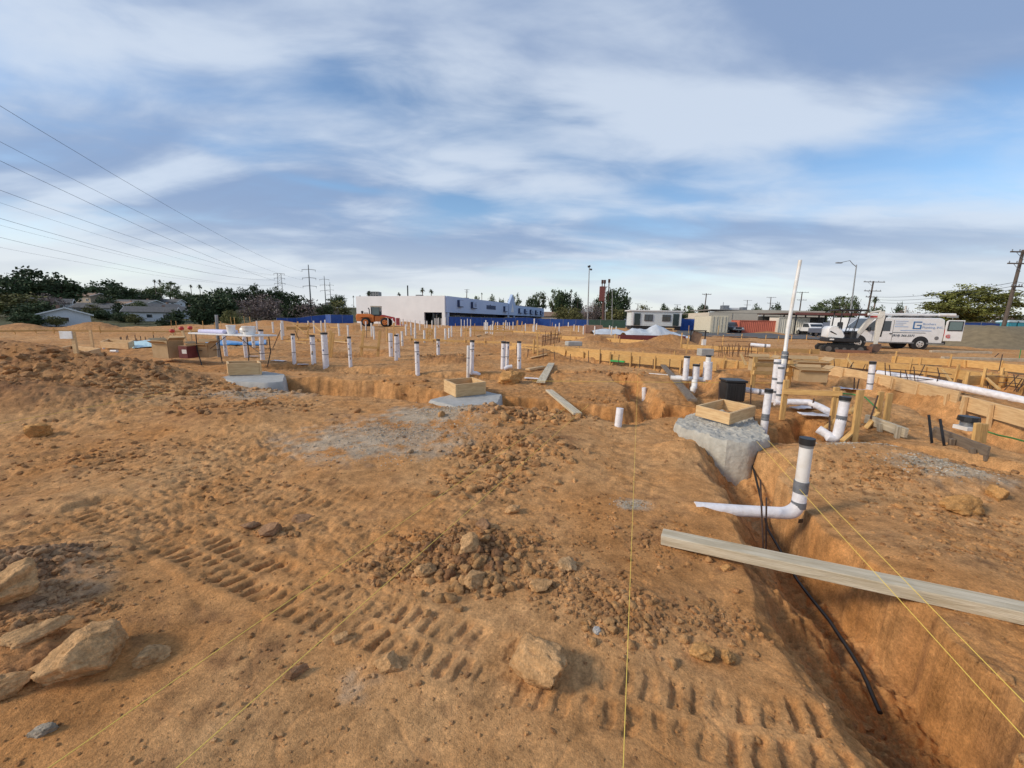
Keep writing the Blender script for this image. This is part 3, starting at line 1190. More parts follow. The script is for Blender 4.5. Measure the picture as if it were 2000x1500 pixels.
# ---------------------------------------------------------------- concrete footings and their timber forms
def form_box(label, corners, zb, h, th=.04, m=None, mound=None):
    """corners: left, front, right pixels of the foot on the plane zb"""
    l, f, r = [Vector((*on_plane(u, v, zb), zb)) for u, v in corners]
    k = l + r - f
    c = (l + r) / 2
    t = thing('form_box', label, 'form box', c)
    q = [p - c for p in (l, f, r, k)]
    for i in range(4):
        a, b = q[i], q[(i + 1) % 4]
        d = (b - a).normalized()
        inw = (-(a + b) / 2)
        inw.z = 0
        inw.normalize()
        up_ = Vector((0, 0, h / 2))
        ex = th if i % 2 == 0 else -.002
        o_ = MB().bar(Vector((0, 0, 0)), (b - a) - d * (0 if i % 2 == 0 else 2 * th), th, h).build('board', m or WOODN, t, bevel=.003)
        o_.location = a + inw * (th / 2) + up_ + d * (0 if i % 2 == 0 else th)
    return t, c


def concrete_pad(name, label, poly, ztop, zbot, m, lump=.0, seed=1, sink=.25, rough_edge=.05):
    """irregular poured pad: a top sheet with uneven edge and sloping sides"""
    c = Vector((sum(p[0] for p in poly) / len(poly), sum(p[1] for p in poly) / len(poly), 0))
    rings, nseg = 34, 120
    pp = [Vector((p[0], p[1], 0)) - c for p in poly]
    k = len(pp)

    def rim(a):
        best = None
        dr = Vector((math.cos(a), math.sin(a), 0))
        for i in range(k):
            p, q = pp[i], pp[(i + 1) % k]
            e_ = q - p
            den_ = dr.x * e_.y - dr.y * e_.x
            if abs(den_) < 1e-9:
                continue
            t_ = (p.x * e_.y - p.y * e_.x) / den_
            s_ = (p.x * dr.y - p.y * dr.x) / den_
            if t_ > 0 and -1e-6 <= s_ <= 1 + 1e-6:
                best = t_ if best is None else max(best, t_)
        return best or .3
    vs, fs = [(0, 0, ztop)], []
    for r_ in range(1, rings + 1):
        for j in range(nseg):
            a = 2 * math.pi * j / nseg
            rm = rim(a) * (1 + rough_edge * mnoise.noise(Vector((math.cos(a) * 3, math.sin(a) * 3, seed))))
            fr = r_ / rings
            x, y = math.cos(a) * rm * fr, math.sin(a) * rm * fr
            z = ztop
            if lump:
                z += lump * (.55 * mnoise.noise(Vector((x * 4, y * 4, seed))) + .6 * abs(mnoise.noise(Vector((x * 9, y * 9, seed)))) + .5 * mnoise.noise(Vector((x * 21, y * 21, seed))) + .35 * mnoise.noise(Vector((x * 45, y * 45, seed))))
            z -= (ztop - zbot) * (max(0, fr - .90) / .10) ** 1.2
            vs.append((x, y, z))
    for j in range(nseg):
        fs.append((0, 1 + j, 1 + (j + 1) % nseg))
    for r_ in range(rings - 1):
        for j in range(nseg):
            a, b = 1 + r_ * nseg + j, 1 + r_ * nseg + (j + 1) % nseg
            fs.append((a, a + nseg, b + nseg, b))
    o_ = MB().add(vs, fs).build(name, m, None, smooth=True)
    o_.location = c
    return tag(o_, label, 'footing')


pl = lambda pts, z: [on_plane(u, v, z) for u, v in pts]
concrete_pad('concrete_footing', 'lumpy grey concrete footing poured at the head of the near trench', pl([(1306, 824), (1345, 806), (1400, 800), (1470, 810), (1500, 838), (1512, 862), (1470, 872), (1420, 868), (1370, 852), (1325, 838)], .14), .15, -.48, CONC, .05, 3, rough_edge=.12)
form_box('square timber form standing on the lumpy concrete footing beside the near trench', [(1358, 812), (1424, 830), (1474, 813)], .20, .17, .038)

concrete_pad('concrete_pad', 'flat grey concrete pad in the middle of the site with a timber form on it', pl([(828, 782), (880, 770), (955, 764), (985, 770), (978, 788), (935, 797), (880, 796)], .17), .18, -.2, CONCF, .006, 5, rough_edge=.04)
form_box('square timber form on the flat concrete pad in the middle of the site', [(867, 764), (890, 776), (949, 769)], .19, .24, .04)
concrete_pad('concrete_pad', 'flat grey concrete pad at left centre in front of the folding table', pl([(422, 738), (455, 728), (520, 724), (562, 730), (560, 746), (520, 749), (450, 746)], .25), .25, -.2, CONCF, .006, 8, rough_edge=.04)
form_box('rectangular timber form on the pad in front of the folding table', [(444, 727), (446, 733), (512, 731)], .27, .27, .04)
form_box('shallow timber form on the heap at far left with two stakes behind it', [(112, 690), (172, 697), (197, 690)], .36, .16, .04)
form_box('timber form behind the shallow one at far left beside the blue plastic sheet', [(198, 679), (252, 682), (262, 676)], .30, .24, .04)

# stakes and a white board behind the left forms
for i, (u, v0, v1, lab) in enumerate(((149, 689, 648, 'short timber stake with a white board nailed on at far left'), (183, 687, 645, 'short timber stake standing behind the shallow form at far left'))):
    b = P(u, v0)
    t = thing('timber_stake', lab, 'stake', b)
    hgt = (v0 - v1) / F * b.y
    MB().box((0, 0, hgt / 2 - .06), (.085, .04, hgt + .12)).build('post', WOODN, t, bevel=.003)
    if i == 0:
        MB().box((-.12, -.03, hgt - .07), (.26, .02, .16)).build('board', PVC, t)

b = P(203, 682)
t = thing('paint_can', 'small white spray can standing beside the timber form at far left', 'can', b)
MB().cyl((0, 0, 0), (0, 0, .18), .04).build('body', PVC, t, smooth=True)
MB().cyl((0, 0, .18), (0, 0, .215), .028).build('nozzle_cap', WHITEP, t, smooth=True)
MB().cyl((0, 0, .06), (0, 0, .09), .041).build('label_band', BLACKP, t, smooth=True)
b = P(223, 689)
t = thing('white_tub', 'white plastic tub lying on its side before the far left forms', 'tub', b)
MB().tube([(-.1, 0, .05), (.08, 0, .05), (.1, 0, .05)], .05, 14).build('body', PVC, t, smooth=True)
MB().tube([(.1, 0, .05), (.115, 0, .05)], .054, 14).build('lid', PVC, t, smooth=True)

# ---------------------------------------------------------------- loose planks
def plank(label, a, b, w_, th, m, over=.0, cat='plank', lift=.02, z=None):
    a, b = P(*a), P(*b)
    if z:
        a.z, b.z = z
    else:
        a.z, b.z = hz1(a.x, a.y) + lift, hz1(b.x, b.y) + lift
    o_ = MB().bar(Vector((0, 0, 0)), b - a, w_, th).build('plank', m, None, bevel=.003)
    o_.location = a
    return tag(o_, label, cat)


plank('loose grey plank on the soil right of the twin riser pipes', (1056, 752), (1077, 714), .20, .04, WOODG, lift=.07)
plank('loose plank bridging the cross trench in the middle of the site', (1072, 768), (1128, 814), .15, .04, WOODG, lift=.05)
a_, b_ = P(1293, 716), at_depth(1352, 790, 7.0)
o = MB().bar(Vector((0, 0, 0)), b_ - Vector(a_) - Vector((0, 0, .0)), .16, .05).build('plank', WOODD, None, bevel=.003)
o.location = Vector(a_) + Vector((0, 0, .08))
tag(o, 'dark plank with green tape sloping into the trench by the pipe cluster', 'plank')
dq = (b_ - Vector(a_))
g = MB().bar(dq * .20, dq * .28, .168, .058).build('green_tape', mat('green_tape', (.05, .45, .12), .5), o)
plank('short splintered board lying before the main row of form boards', (1036, 702), (1068, 694), .08, .03, WOODN, lift=.05)
plank('thin pale lath on the soil left of the plank with green tape', (1268, 730), (1330, 736), .05, .02, PVC, lift=.02)

# ---------------------------------------------------------------- stub pipes in the slots
for (u, v0, v1, w_, lab) in ((1258, 780, 757, .05, 'short white pipe stub standing in the slot nearer the form boards'), (1207, 832, 797, .055, 'short white pipe stub leaning in the slot at the end of the cross trench')):
    b = P(u, v0)
    tp = at_depth(u + (4 if u < 1220 else 0), v1, b.y + .02)
    pipe_thing('pipe_stub', lab, [b - Vector((0, 0, .12)), b, tp], w_, True, False)

# cluster of three risers with a manifold, in the pit beyond the concrete footing
Yc = 8.6
m0, m1 = at_depth(1318, 738, Yc + .3), at_depth(1378, 742, Yc)
cb = Vector(m0)
t = thing('pipe_cluster', 'white pipe manifold with three capped risers in the pit behind the concrete footing', 'pipes', cb)
MB().tube([Vector((-.1, 0, 0)), m1 - cb], .055, 14).build('manifold', PVC, t, smooth=True)
for (u, v0, u1, v1, r_, cp) in ((1338, 742, 1342, 699, .062, 1), (1359, 740, 1360, 715, .072, 1), (1381, 741, 1383, 707, .095, 0)):
    a, b = at_depth(u, v0, Yc), at_depth(u1, v1, Yc)
    MB().tube([a - cb, b - cb], r_, 14).build('riser', WRAP, t, smooth=True)
    if cp:
        MB().cyl(b - cb, b - cb + Vector((0, 0, .04)), r_ * 1.1, n=14).build('cap', BLACKP, t, smooth=True)
    else:
        c = at_depth(1384, 697, Yc)
        MB().tube([b - cb, c - cb], .055, 14).build('riser', PVC, t, smooth=True)
        MB().cyl(c - cb, c - cb + Vector((0, 0, .04)), .06, n=14).build('cap', BLACKP, t, smooth=True)
pts = [at_depth(1357, 742, Yc - .1), at_depth(1356, 757, Yc - .15)] + arc(at_depth(1353, 770, Yc - .2), (0, 0, 1), (-1, 0, -.05), .14, 6) + [at_depth(1330, 769, Yc - .2)]
MB().tube([p - cb for p in pts], .062, 14).build('drain_elbow', PVC, t, smooth=True)

# black catch basin with its outlet
b = at_depth(1428, 779, 7.15)
t = thing('catch_basin', 'black plastic catch basin set in the soil behind the concrete footing', 'basin', b, R(-8))
MB().box((0, 0, .16), (.34, .34, .36)).build('body', BLACKP, t, bevel=.02)
MB().box((0, 0, .355), (.37, .37, .04)).build('rim', BLACKP, t, bevel=.006)
for x in (-.1, 0, .1):
    MB().box((x, -.175, .15), (.02, .012, .3)).build('rib', BLACKP, t)
for (u, v0, v1, lab) in ((1404, 785, 745, 'rebar stake at the left of the black catch basin'), (1466, 790, 752, 'rebar stake at the right of the black catch basin'), (1472, 828, 805, 'short bent rebar between the timber form and the capped front riser')):
    b = at_depth(u, v0, 7.0 if u < 1470 else 6.0)
    stake('rebar_stake', lab, b, at_depth(u + 1, v1, b.y), .010)
a, b = at_depth(1447, 760, 7.1), at_depth(1502, 768, 7.0)
pipe_thing('outlet_pipe', 'white pipe joining the black catch basin to the tall riser', [a, a.lerp(b, .5), b], .052, True, False, ((.3, .04),))

# ---------------------------------------------------------------- tall riser group
Yr = 6.9
b = at_depth(1507, 792, Yr)
tall = thing('riser_group', 'pair of tall taped white risers carrying a thin white vent pole', 'pipes', b)
for (u0, v0, u1, v1, r_, dy) in ((1510, 785, 1519, 702, .055, 0), (1520, 790, 1526, 712, .05, -.06)):
    p, q = at_depth(u0, v0, Yr + dy), at_depth(u1, v1, Yr + dy)
    MB().tube([p - b, q - b], r_, 14).build('riser', WRAP, tall, smooth=True)
    for fr in (.25, .55, .92):
        c = p.lerp(q, fr)
        dd = (q - p).normalized()
        MB().cyl(c - b - dd * .02, c - b + dd * .02, r_ * 1.05, n=14).build('tape_band', TAPE, tall, smooth=True)
p, q = at_depth(1524, 745, Yr + .1), at_depth(1563, 508, Yr + .25)
k1 = p.lerp(q, .45) + Vector((-.02, 0, 0))
MB().tube([p - b, p.lerp(q, .22) - b, p.lerp(q, .23) - b, k1 - b, q - b], [.05, .046, .03, .03, .029], 12).build('vent_pole', PVC, tall, smooth=True)
for fr in (.205, .24):
    c = p.lerp(q, fr)
    dd = (q - p).normalized()
    MB().cyl(c - b - dd * .03, c - b + dd * .03, .052, n=12).build('tape_band', TAPE, tall, smooth=True)
MB().tube([p.lerp(q, .02) - b + Vector((.03, -.06, 0)), p.lerp(q, .24) - b + Vector((.03, -.05, 0))], .006, 5).build('tie_wire', BLACKM, tall)
pts = [at_depth(1512, 786, 6.85), at_depth(1545, 785, 6.8), at_depth(1580, 786, 6.7), at_depth(1604, 796, 6.5), at_depth(1628, 809, 6.3)]
pipe_thing('branch_pipe', 'white wrapped branch pipe curving from the tall risers toward the right stakes', pts, .058, True, False)

b, tp = at_depth(1491, 843, 5.75), at_depth(1502, 761, 5.75)
pipe_thing('riser_pipe', 'capped white riser between the lumpy footing and the tall risers', [b - Vector((0, 0, .1)), b, tp], .052, True, True, ((.38, .07), (.30, .03)))
# capped riser by the yellow stakes
b, tp = at_depth(1636, 858, 5.35), at_depth(1651, 776, 5.35)
pts = [at_depth(1598, 838, 5.5), at_depth(1618, 850, 5.4)] + arc(at_depth(1634, 860, 5.33), (-1, .1, .25), tp - b, .10, 5) + [b.lerp(tp, .5), tp]
pipe_thing('riser_pipe', 'capped white riser between the yellow timber stakes at right', pts, .062, True, True, ((.05, .06), (-.28, .035)))
b, tp = at_depth(1699, 752, 8.6), at_depth(1705, 707, 8.6)
pipe_thing('riser_pipe', 'capped white riser standing before the long front plank', [b - Vector((0, 0, .1)), b, tp], .058, True, True, ((.5, .03), (.06, .03)))

# steel can with a black lid
b = at_depth(1888, 836, 5.7)
b.z = hz1(b.x, b.y)
b = at_depth(1888, 838, 5.75)
t = thing('cleanout_box', 'corrugated steel clean-out with black lid on a white base at right', 'clean-out', b)
MB().box((0, 0, .02), (.23, .2, .06)).build('base', PVC, t, bevel=.006)
pts = []
MB().tube([(0, 0, .05), (0, 0, .06), (0, 0, .07), (0, 0, .08), (0, 0, .09), (0, 0, .10), (0, 0, .11), (0, 0, .12), (0, 0, .13)], [.083, .09, .083, .09, .083, .09, .083, .09, .083], 18).build('corrugated_can', STEEL, t, smooth=True)
MB().cyl((0, 0, .13), (0, 0, .20), .125, .118, n=10).build('lid', BLACKP, t)

# ---------------------------------------------------------------- strings
def string(label, a, b, ha, hb, r_=.0022):
    o_ = MB().tube([Vector(a), Vector(a).lerp(Vector(b), .5) - Vector((0, 0, .004)), Vector(b)], r_, 5).build('layout_string', STRING, None, loc=a)
    return tag(o_, label, 'string')


def sp(u, v, hgt):
    d_ = ray(u, v)
    x, y = on_plane(u, v, hgt)
    return Vector((x, y, hgt))


string('left of two yellow layout strings running from lower left to the central heap', sp(60, 1524, .12), sp(1105, 797, .30), 0, 0, .0019)
string('right of two yellow layout strings running from lower left to the central heap', sp(318, 1524, .12), sp(1150, 790, .30), 0, 0, .0019)
string('yellow layout string running straight away at lower right centre', sp(1216, 1530, .14), sp(1247, 700, .34), 0, 0, .0019)
string('left of two yellow layout strings crossing over the near trench', sp(2040, 1484, .16), sp(1478, 862, .30), 0, 0, .0019)
string('right of two yellow layout strings crossing over the near trench', sp(2040, 1412, .16), sp(1500, 860, .30), 0, 0, .0019)
string('yellow layout string at far left above the orange boulder', sp(-60, 838, .34), sp(345, 763, .34), 0, 0, .0024)
string('thin yellow layout string running across behind the cross trench', sp(1040, 744, .4), sp(1520, 748, .4), 0, 0, .004)
# ---------------------------------------------------------------- formwork: boards on stakes
def form_line(label, pts, h=.26, th=.04, seg=3.6, stake_gap=1.2, zoff=.12, m=None, side=1, stake_up=.22, lift=.0, stake_dn=.35):
    """pts: pixel, depth from the ground unless a depth is given; each board and each stake is a part"""
    w3 = []
    for p in pts:
        q = Pm(p[0], p[1], .02)
        w3.append(q)
    o_ = w3[0].copy()
    t_ = thing('formwork', label, 'formwork', o_)
    for a, b in zip(w3[:-1], w3[1:]):
        d_ = b - a
        ln = d_.length
        dx = d_.normalized()
        nrm = Vector((-dx.y, dx.x, 0)).normalized() * side
        k = max(1, round(ln / seg))
        for i in range(k):
            p, q = a + d_ * (i / k), a + d_ * ((i + 1) / k)
            jz = random.uniform(-.012, .012)
            up_ = Vector((0, 0, h / 2 + zoff + lift + jz))
            bd = MB().bar(Vector((0, 0, 0)), (q - p) - dx * .012, th, h).build('board', m or WOOD, t_, bevel=.003)
            bd.location = p - o_ + up_ + nrm * (0 if i % 2 == 0 else .006)
        n = max(2, int(ln / stake_gap))
        for i in range(n + 1):
            p = a + d_ * ((i + .5 * random.random() * .5) / (n + .5))
            gz_ = hz1(p.x, p.y)
            zt = (p.z + zoff + h + lift + stake_up * random.uniform(-.25, 1))
            zb = min(gz_, p.z) - stake_dn * .3
            c = Vector((p.x, p.y, (zt + zb) / 2)) - nrm * (th / 2 + .026)
            ti = Vector((random.uniform(-.03, .03), random.uniform(-.03, .03), 0))
            sk = MB().bar(Vector((0, 0, -(zt - zb) / 2)), Vector((0, 0, (zt - zb) / 2)) + ti, .045, .055, up=nrm).build('stake', m or WOOD, t_, bevel=.002)
            sk.location = c - o_
    return t_


form_line('main row of form boards running across the middle of the site', [(985, 683, 13.3), (1190, 703, 11.3), (1400, 722, 9.8)], .26, seg=3.0, zoff=-.05, stake_gap=.9)
form_line('second face of the middle form boards just behind the main row', [(1000, 677, 14.0), (1200, 695, 12.0), (1420, 713, 10.5)], .26, seg=3.2, zoff=-.05, side=-1, stake_gap=1.4)
form_line('form boards behind the pipe cluster continuing the main row to the right', [(1405, 716, 10.2), (1480, 720, 10.0), (1560, 722, 9.9)], .26, seg=2.4, zoff=-.05)
form_line('far row of form boards before the tarpaulin heap', [(1090, 662, 22.5), (1210, 669, 20.2), (1330, 677, 18.6)], .30, seg=4, zoff=-.05, stake_gap=1.5)
form_line('far row of form boards between the soil mound and the mini excavator', [(1330, 680, 17.5), (1480, 690, 15.8), (1600, 692, 15.6)], .26, seg=4, zoff=-.02, stake_gap=1.5)
form_line('form boards in front of the mini excavator and the van', [(1500, 707, 12.8), (1640, 715, 12.2), (1800, 729, 11.3), (1960, 752, 10.2)], .27, seg=3.6, zoff=-.02, stake_gap=1.1)
form_line('second form boards nearer the van running to the right edge', [(1740, 708, 14.0), (1880, 716, 13.6), (2060, 735, 12.8)], .26, seg=3.6, zoff=.0, stake_gap=1.3)
form_line('low edge boards right of the long white drain pipe', [(1880, 752, 10.2), (1960, 750, 10.6), (2060, 770, 9.9)], .24, seg=2.6, zoff=.0, stake_gap=.9)
form_line('long front plank on stakes running to the right edge below the white drain pipe', [(1594, 727, 10.3), (1740, 758, 8.8), (1870, 792, 7.6)], .30, seg=4.6, zoff=-.02, stake_gap=1.6, stake_up=-.1, m=WOODN)
form_line('front plank at the right edge overlapping the end of the long front plank', [(1876, 798, 7.5), (2060, 851, 6.3)], .27, seg=4, zoff=-.02, stake_gap=1.4, stake_up=-.12, m=WOODN)
form_line('dark stained boards lining the pit behind the gravel at right', [(1690, 826, 6.2), (1770, 856, 5.6)], .14, th=.05, seg=2, zoff=.0, stake_gap=2.0, m=WOODG, stake_up=-.2)
form_line('dark board along the pit beside the two steel strips at right', [(1822, 850, 5.75), (1930, 893, 5.05)], .20, th=.03, seg=3, zoff=-.06, stake_gap=3.0, m=WOODD, stake_up=-.2)
form_line('left row of low boards among the risers near the white building', [(560, 664, 20.0), (690, 668, 19.5)], .10, seg=3, zoff=.0, stake_gap=1.5, stake_up=.3)
form_line('short boards of a form right of the cardboard behind the tall risers', [(1465, 735, 8.9), (1530, 738, 8.8), (1600, 742, 8.6)], .16, seg=2, zoff=.05, stake_gap=.7, stake_up=.1)
form_line('form boards in front of the white building among the far risers', [(800, 668, 19.5), (905, 672, 18.5), (1000, 675, 18.0)], .12, seg=3, zoff=.1, stake_gap=1.2, stake_up=.5)
form_line('low form boards behind the far riser rows at centre', [(905, 652, 30), (1000, 654, 29), (1090, 660, 26)], .14, seg=4, zoff=.25, stake_gap=1.6, stake_up=.4)
form_line('low boards at far left before the edge of the pad', [(-20, 652, 26), (90, 650, 28), (330, 652, 27), (470, 650, 28)], .10, seg=4, zoff=.1, stake_gap=2.5, stake_up=.3)
form_line('form boards below the blue fence at left of the white building', [(560, 646, 36), (640, 646, 36), (700, 648, 35)], .3, seg=4, zoff=.1, stake_gap=2.0, stake_up=.4, m=WOOD)


def batter(label, u0, u1, vb, vt, Y0, Y1, vr=(), diag=(), w_=.085):
    """two stakes and cross rails, in the depth plane Y0..Y1; vr: rail heights as pixel rows at each end"""
    b0, b1 = at_depth(u0, vb[0], Y0), at_depth(u1, vb[1], Y1)
    t0, t1 = at_depth(u0 + (vb[0] - vt[0]) * .12, vt[0], Y0), at_depth(u1 + (vb[1] - vt[1]) * .13, vt[1], Y1)
    t_ = thing('batter_board', label, 'batter board', b0)
    for b, tp in ((b0, t0), (b1, t1)):
        o_ = MB().bar(Vector((0, 0, -.15)), tp - b, w_, .04, up=(0, 1, 0)).build('stake', WOOD, t_, bevel=.003)
        o_.location = b - b0
    for (va, vb_) in vr:
        p = at_depth(u0 + (vb[0] - va) * .12, va, Y0) - Vector((0, .045, 0))
        q = at_depth(u1 + (vb[1] - vb_) * .12, vb_, Y1) - Vector((0, .045, 0))
        d_ = (q - p).normalized()
        o_ = MB().bar(Vector((0, 0, 0)), (q - p) + d_ * .1, .035, .085).build('rail', WOOD, t_, bevel=.003)
        o_.location = p - d_ * .05 - b0
    for (ua, va, Ya, ub, vb_, Yb) in diag:
        p, q = at_depth(ua, va, Ya), at_depth(ub, vb_, Yb)
        o_ = MB().bar(Vector((0, 0, 0)), q - p, .06, .04).build('brace', WOOD, t_, bevel=.003)
        o_.location = p - b0
    return t_


batter('yellow batter board right of the tall risers over the branch pipe', 1529, 1626, (803, 822), (742, 756), 6.3, 5.9, vr=((764, 768),))
batter('tall yellow batter board behind the black catch basin', 1470, 1540, (748, 742), (697, 704), 7.9, 8.2, vr=((727, 730), (712, 714)))
batter('yellow batter board around the capped riser at right', 1634, 1668, (850, 862), (778, 762), 5.6, 5.25, vr=(), diag=((1602, 842, 5.5, 1634, 818, 5.4), (1645, 862, 5.2, 1672, 838, 5.3), (1660, 806, 5.5, 1680, 785, 5.8)))
batter('leaning batter stakes over the pit behind the gravel at right', 1717, 1732, (800, 815), (765, 768), 6.2, 6.0, vr=(), diag=((1690, 838, 5.9, 1716, 806, 6.1),))
batter('yellow batter board among the risers left of centre', 705, 737, (686, 688), (645, 646), 13.2, 13.2, vr=((677, 679),))
batter('yellow batter board left of centre beside the twin riser', 641, 646, (690, 690), (645, 650), 13.0, 13.4, vr=())
batter('leaning timber braces left of the orange wheel loader', 578, 600, (658, 656), (628, 630), 24, 24, vr=((634, 636),), diag=((572, 632, 24, 596, 650, 23.5), (612, 634, 24, 634, 655, 22)))
batter('stub stake with diagonal brace on the clean-out bank at right', 1905, 1917, (872, 872), (826, 828), 5.3, 5.3, vr=(), diag=((1900, 868, 5.2, 1935, 898, 5.0), (1905, 880, 5.1, 1925, 886, 5.1)))
batter('batter board behind the far risers at centre', 832, 842, (664, 664), (640, 642), 24, 24, vr=((648, 650), (643, 643)), diag=((834, 664, 24, 839, 650, 24),))
batter('pale batter board among the far right risers', 966, 984, (648, 646), (630, 630), 30, 30, vr=((637, 636), (642, 641)))
batter('small batter board under the blue fence at centre', 1008, 1018, (643, 643), (626, 628), 38, 38, vr=((636, 636),))

# diagonal kickers against the right-hand forms
for i, (u0, v0, u1, v1, Ya, Yb, lab) in enumerate((
        (1840, 722, 1860, 748, 10.6, 9.6, 'left diagonal timber kicker against the boards before the van'),
        (1917, 730, 1952, 761, 10.0, 9.0, 'right diagonal timber kicker against the boards before the van'),
        (1655, 700, 1668, 719, 12.2, 11.4, 'short diagonal kicker against the boards under the mini excavator'),
        (1447, 692, 1457, 714, 11, 9.7, 'diagonal kicker at the end of the rebar cage'))):
    p, q = at_depth(u0, v0, Ya), at_depth(u1, v1, Yb)
    o_ = MB().bar(Vector((0, 0, 0)), q - p, .055, .04).build('timber_kicker', WOOD, None, bevel=.003)
    o_.location = p
    tag(o_, lab, 'timber brace')

# ---------------------------------------------------------------- the long white drain pipe behind the front plank
pts = [at_depth(1712, 729, 9.9), at_depth(1790, 740, 9.3), at_depth(1880, 757, 8.6), at_depth(1960, 774, 8.0), at_depth(2060, 796, 7.4)]
pipe_thing('drain_pipe', 'long white wrapped drain pipe running to the right edge behind the front plank', pts, .085, True, False)
# pipe on the rebar cage
pts = [at_depth(1466, 673, 13.2), at_depth(1488, 675, 13.0), at_depth(1504, 676, 12.9)]
pipe_thing('drain_pipe', 'short white pipe lying on the far rebar cage', pts, .06, True, False, ((.4, .05),))

# ---------------------------------------------------------------- rebar
def rebar_cluster(label, u0, v0, u1, v1, Y0, Y1, n, hpx, lean=.06, r_=.011, rails=2, m=None):
    a, b = at_depth(u0, v0, Y0), at_depth(u1, v1, Y1)
    t_ = thing('rebar_cage', label, 'rebar', a)
    k = n
    for i in range(k):
        p = a.lerp(b, (i + random.random() * .4) / k) + Vector((0, random.uniform(-.2, .2), 0))
        hh_ = hpx / F * p.y * random.uniform(.55, 1.05)
        q = p + Vector((random.uniform(-lean, lean), random.uniform(-lean, lean), hh_))
        o_ = MB().tube([Vector((0, 0, -.1)), q - p], r_, 5).build('bar', m or REBAR, t_)
        o_.location = p - a
    for j in range(rails):
        hz_ = hpx / F * a.y * (.25 + .4 * j)
        o_ = MB().tube([Vector((0, 0, 0)), (b - a) * .5 + Vector((0, 0, .02)), b - a], r_, 5).build('rail', m or REBAR, t_)
        o_.location = Vector((0, random.uniform(-.15, .15), hz_))
    return t_


RUST = mat('rust_rebar', (.30, .16, .08), .85, .3, scale=14)
rebar_cluster('cage of rusty rebar at centre behind the main form boards', 1058, 672, 1095, 664, 16, 19, 22, 22, r_=.014, m=RUST)
rebar_cluster('rusty rebar cage lying before the cream building', 1398, 690, 1478, 692, 13.5, 13.2, 20, 22, r_=.013, rails=4, m=RUST)
rebar_cluster('row of dark rebar behind the long white drain pipe', 1720, 742, 1850, 754, 9.6, 8.9, 9, 34, .12, .010)
rebar_cluster('row of bent dark rebar at the right edge', 1940, 752, 2010, 760, 9.6, 9.2, 7, 26, .15, .010)
rebar_cluster('few rebar stubs standing along the main form boards', 1000, 690, 1390, 722, 13.2, 10.2, 12, 16, .03, .012, 0)
rebar_cluster('thin rebar standing under the mini excavator boards', 1600, 718, 1720, 732, 11.3, 10.6, 8, 20, .12, .010, 1)
rebar_cluster('dark rebar mat edge beside the blue sheet at far left', 232, 668, 330, 672, 19, 18, 12, 16, .02, .016, 1)
for (u0, v0, u1, v1, Y, lab) in ((533, 680, 548, 645, 13.5, 'dark rebar leaning left behind the folding table'), (576, 645, 584, 664, 16, 'dark rebar leaning right behind the capped risers'), (716, 660, 716, 632, 20, 'thin dark conduit standing before the loader'),
                                 (1943, 697, 1951, 690, 12, 'short dark bar beside the far boards at right'), (1951, 725, 1958, 692, 11.6, 'tall dark rebar standing at right of the van'),
                                 (1991, 700, 1994, 682, 14, 'green painted stake by the gravel hill at right'), (1619, 851, 1621, 812, 5.4, 'dark rebar stake left of the capped riser between the yellow stakes'),
                                 (1586, 797, 1590, 778, 6.6, 'bent rebar tie over the branch pipe'), (1700, 818, 1715, 772, 6.0, 'thin rebar leaning over the pit behind the gravel'),
                                 (1668, 760, 1669, 738, 7.6, 'left of two thin rebar rods before the long front plank'), (1674, 760, 1678, 740, 7.6, 'right of two thin rebar rods before the long front plank')):
    stake('rebar_stake', lab, at_depth(u0, v0, Y), at_depth(u1, v1, Y), .012, m=(mat('green_paint', (.03, .30, .09), .6) if 'green' in lab else None))
# two dark steel strips in the pit
for (u0, v0, u1, v1, Y, lab) in ((1821, 873, 1814, 810, 5.2, 'left of two dark steel strips standing in the right-hand pit'), (1846, 882, 1836, 818, 5.1, 'right of two dark steel strips standing in the right-hand pit')):
    a, b = at_depth(u0, v0, Y), at_depth(u1, v1, Y + .1)
    o_ = MB().bar(Vector((0, 0, 0)), b - a, .035, .008, up=(0, 1, 0)).build('steel_strip', BLACKM, None)
    o_.location = a
    tag(o_, lab, 'steel strip')
# green hose
HOSE = mat('green_hose', (.06, .22, .05), .5)
for pts, lab in (([(1640, 768, 6.6), (1665, 770, 6.6), (1690, 776, 6.4), (1712, 797, 6.0)], 'green hose behind the capped riser at right'),
                 ([(1925, 842, 5.5), (1950, 850, 5.35), (1975, 855, 5.3), (2040, 872, 5.1)], 'green hose beyond the stub stake at the right edge')):
    w3 = [at_depth(*p) for p in pts]
    tag(MB().tube(w3, .012, 8).build('garden_hose', HOSE, None, smooth=True, loc=w3[0]), lab, 'hose')

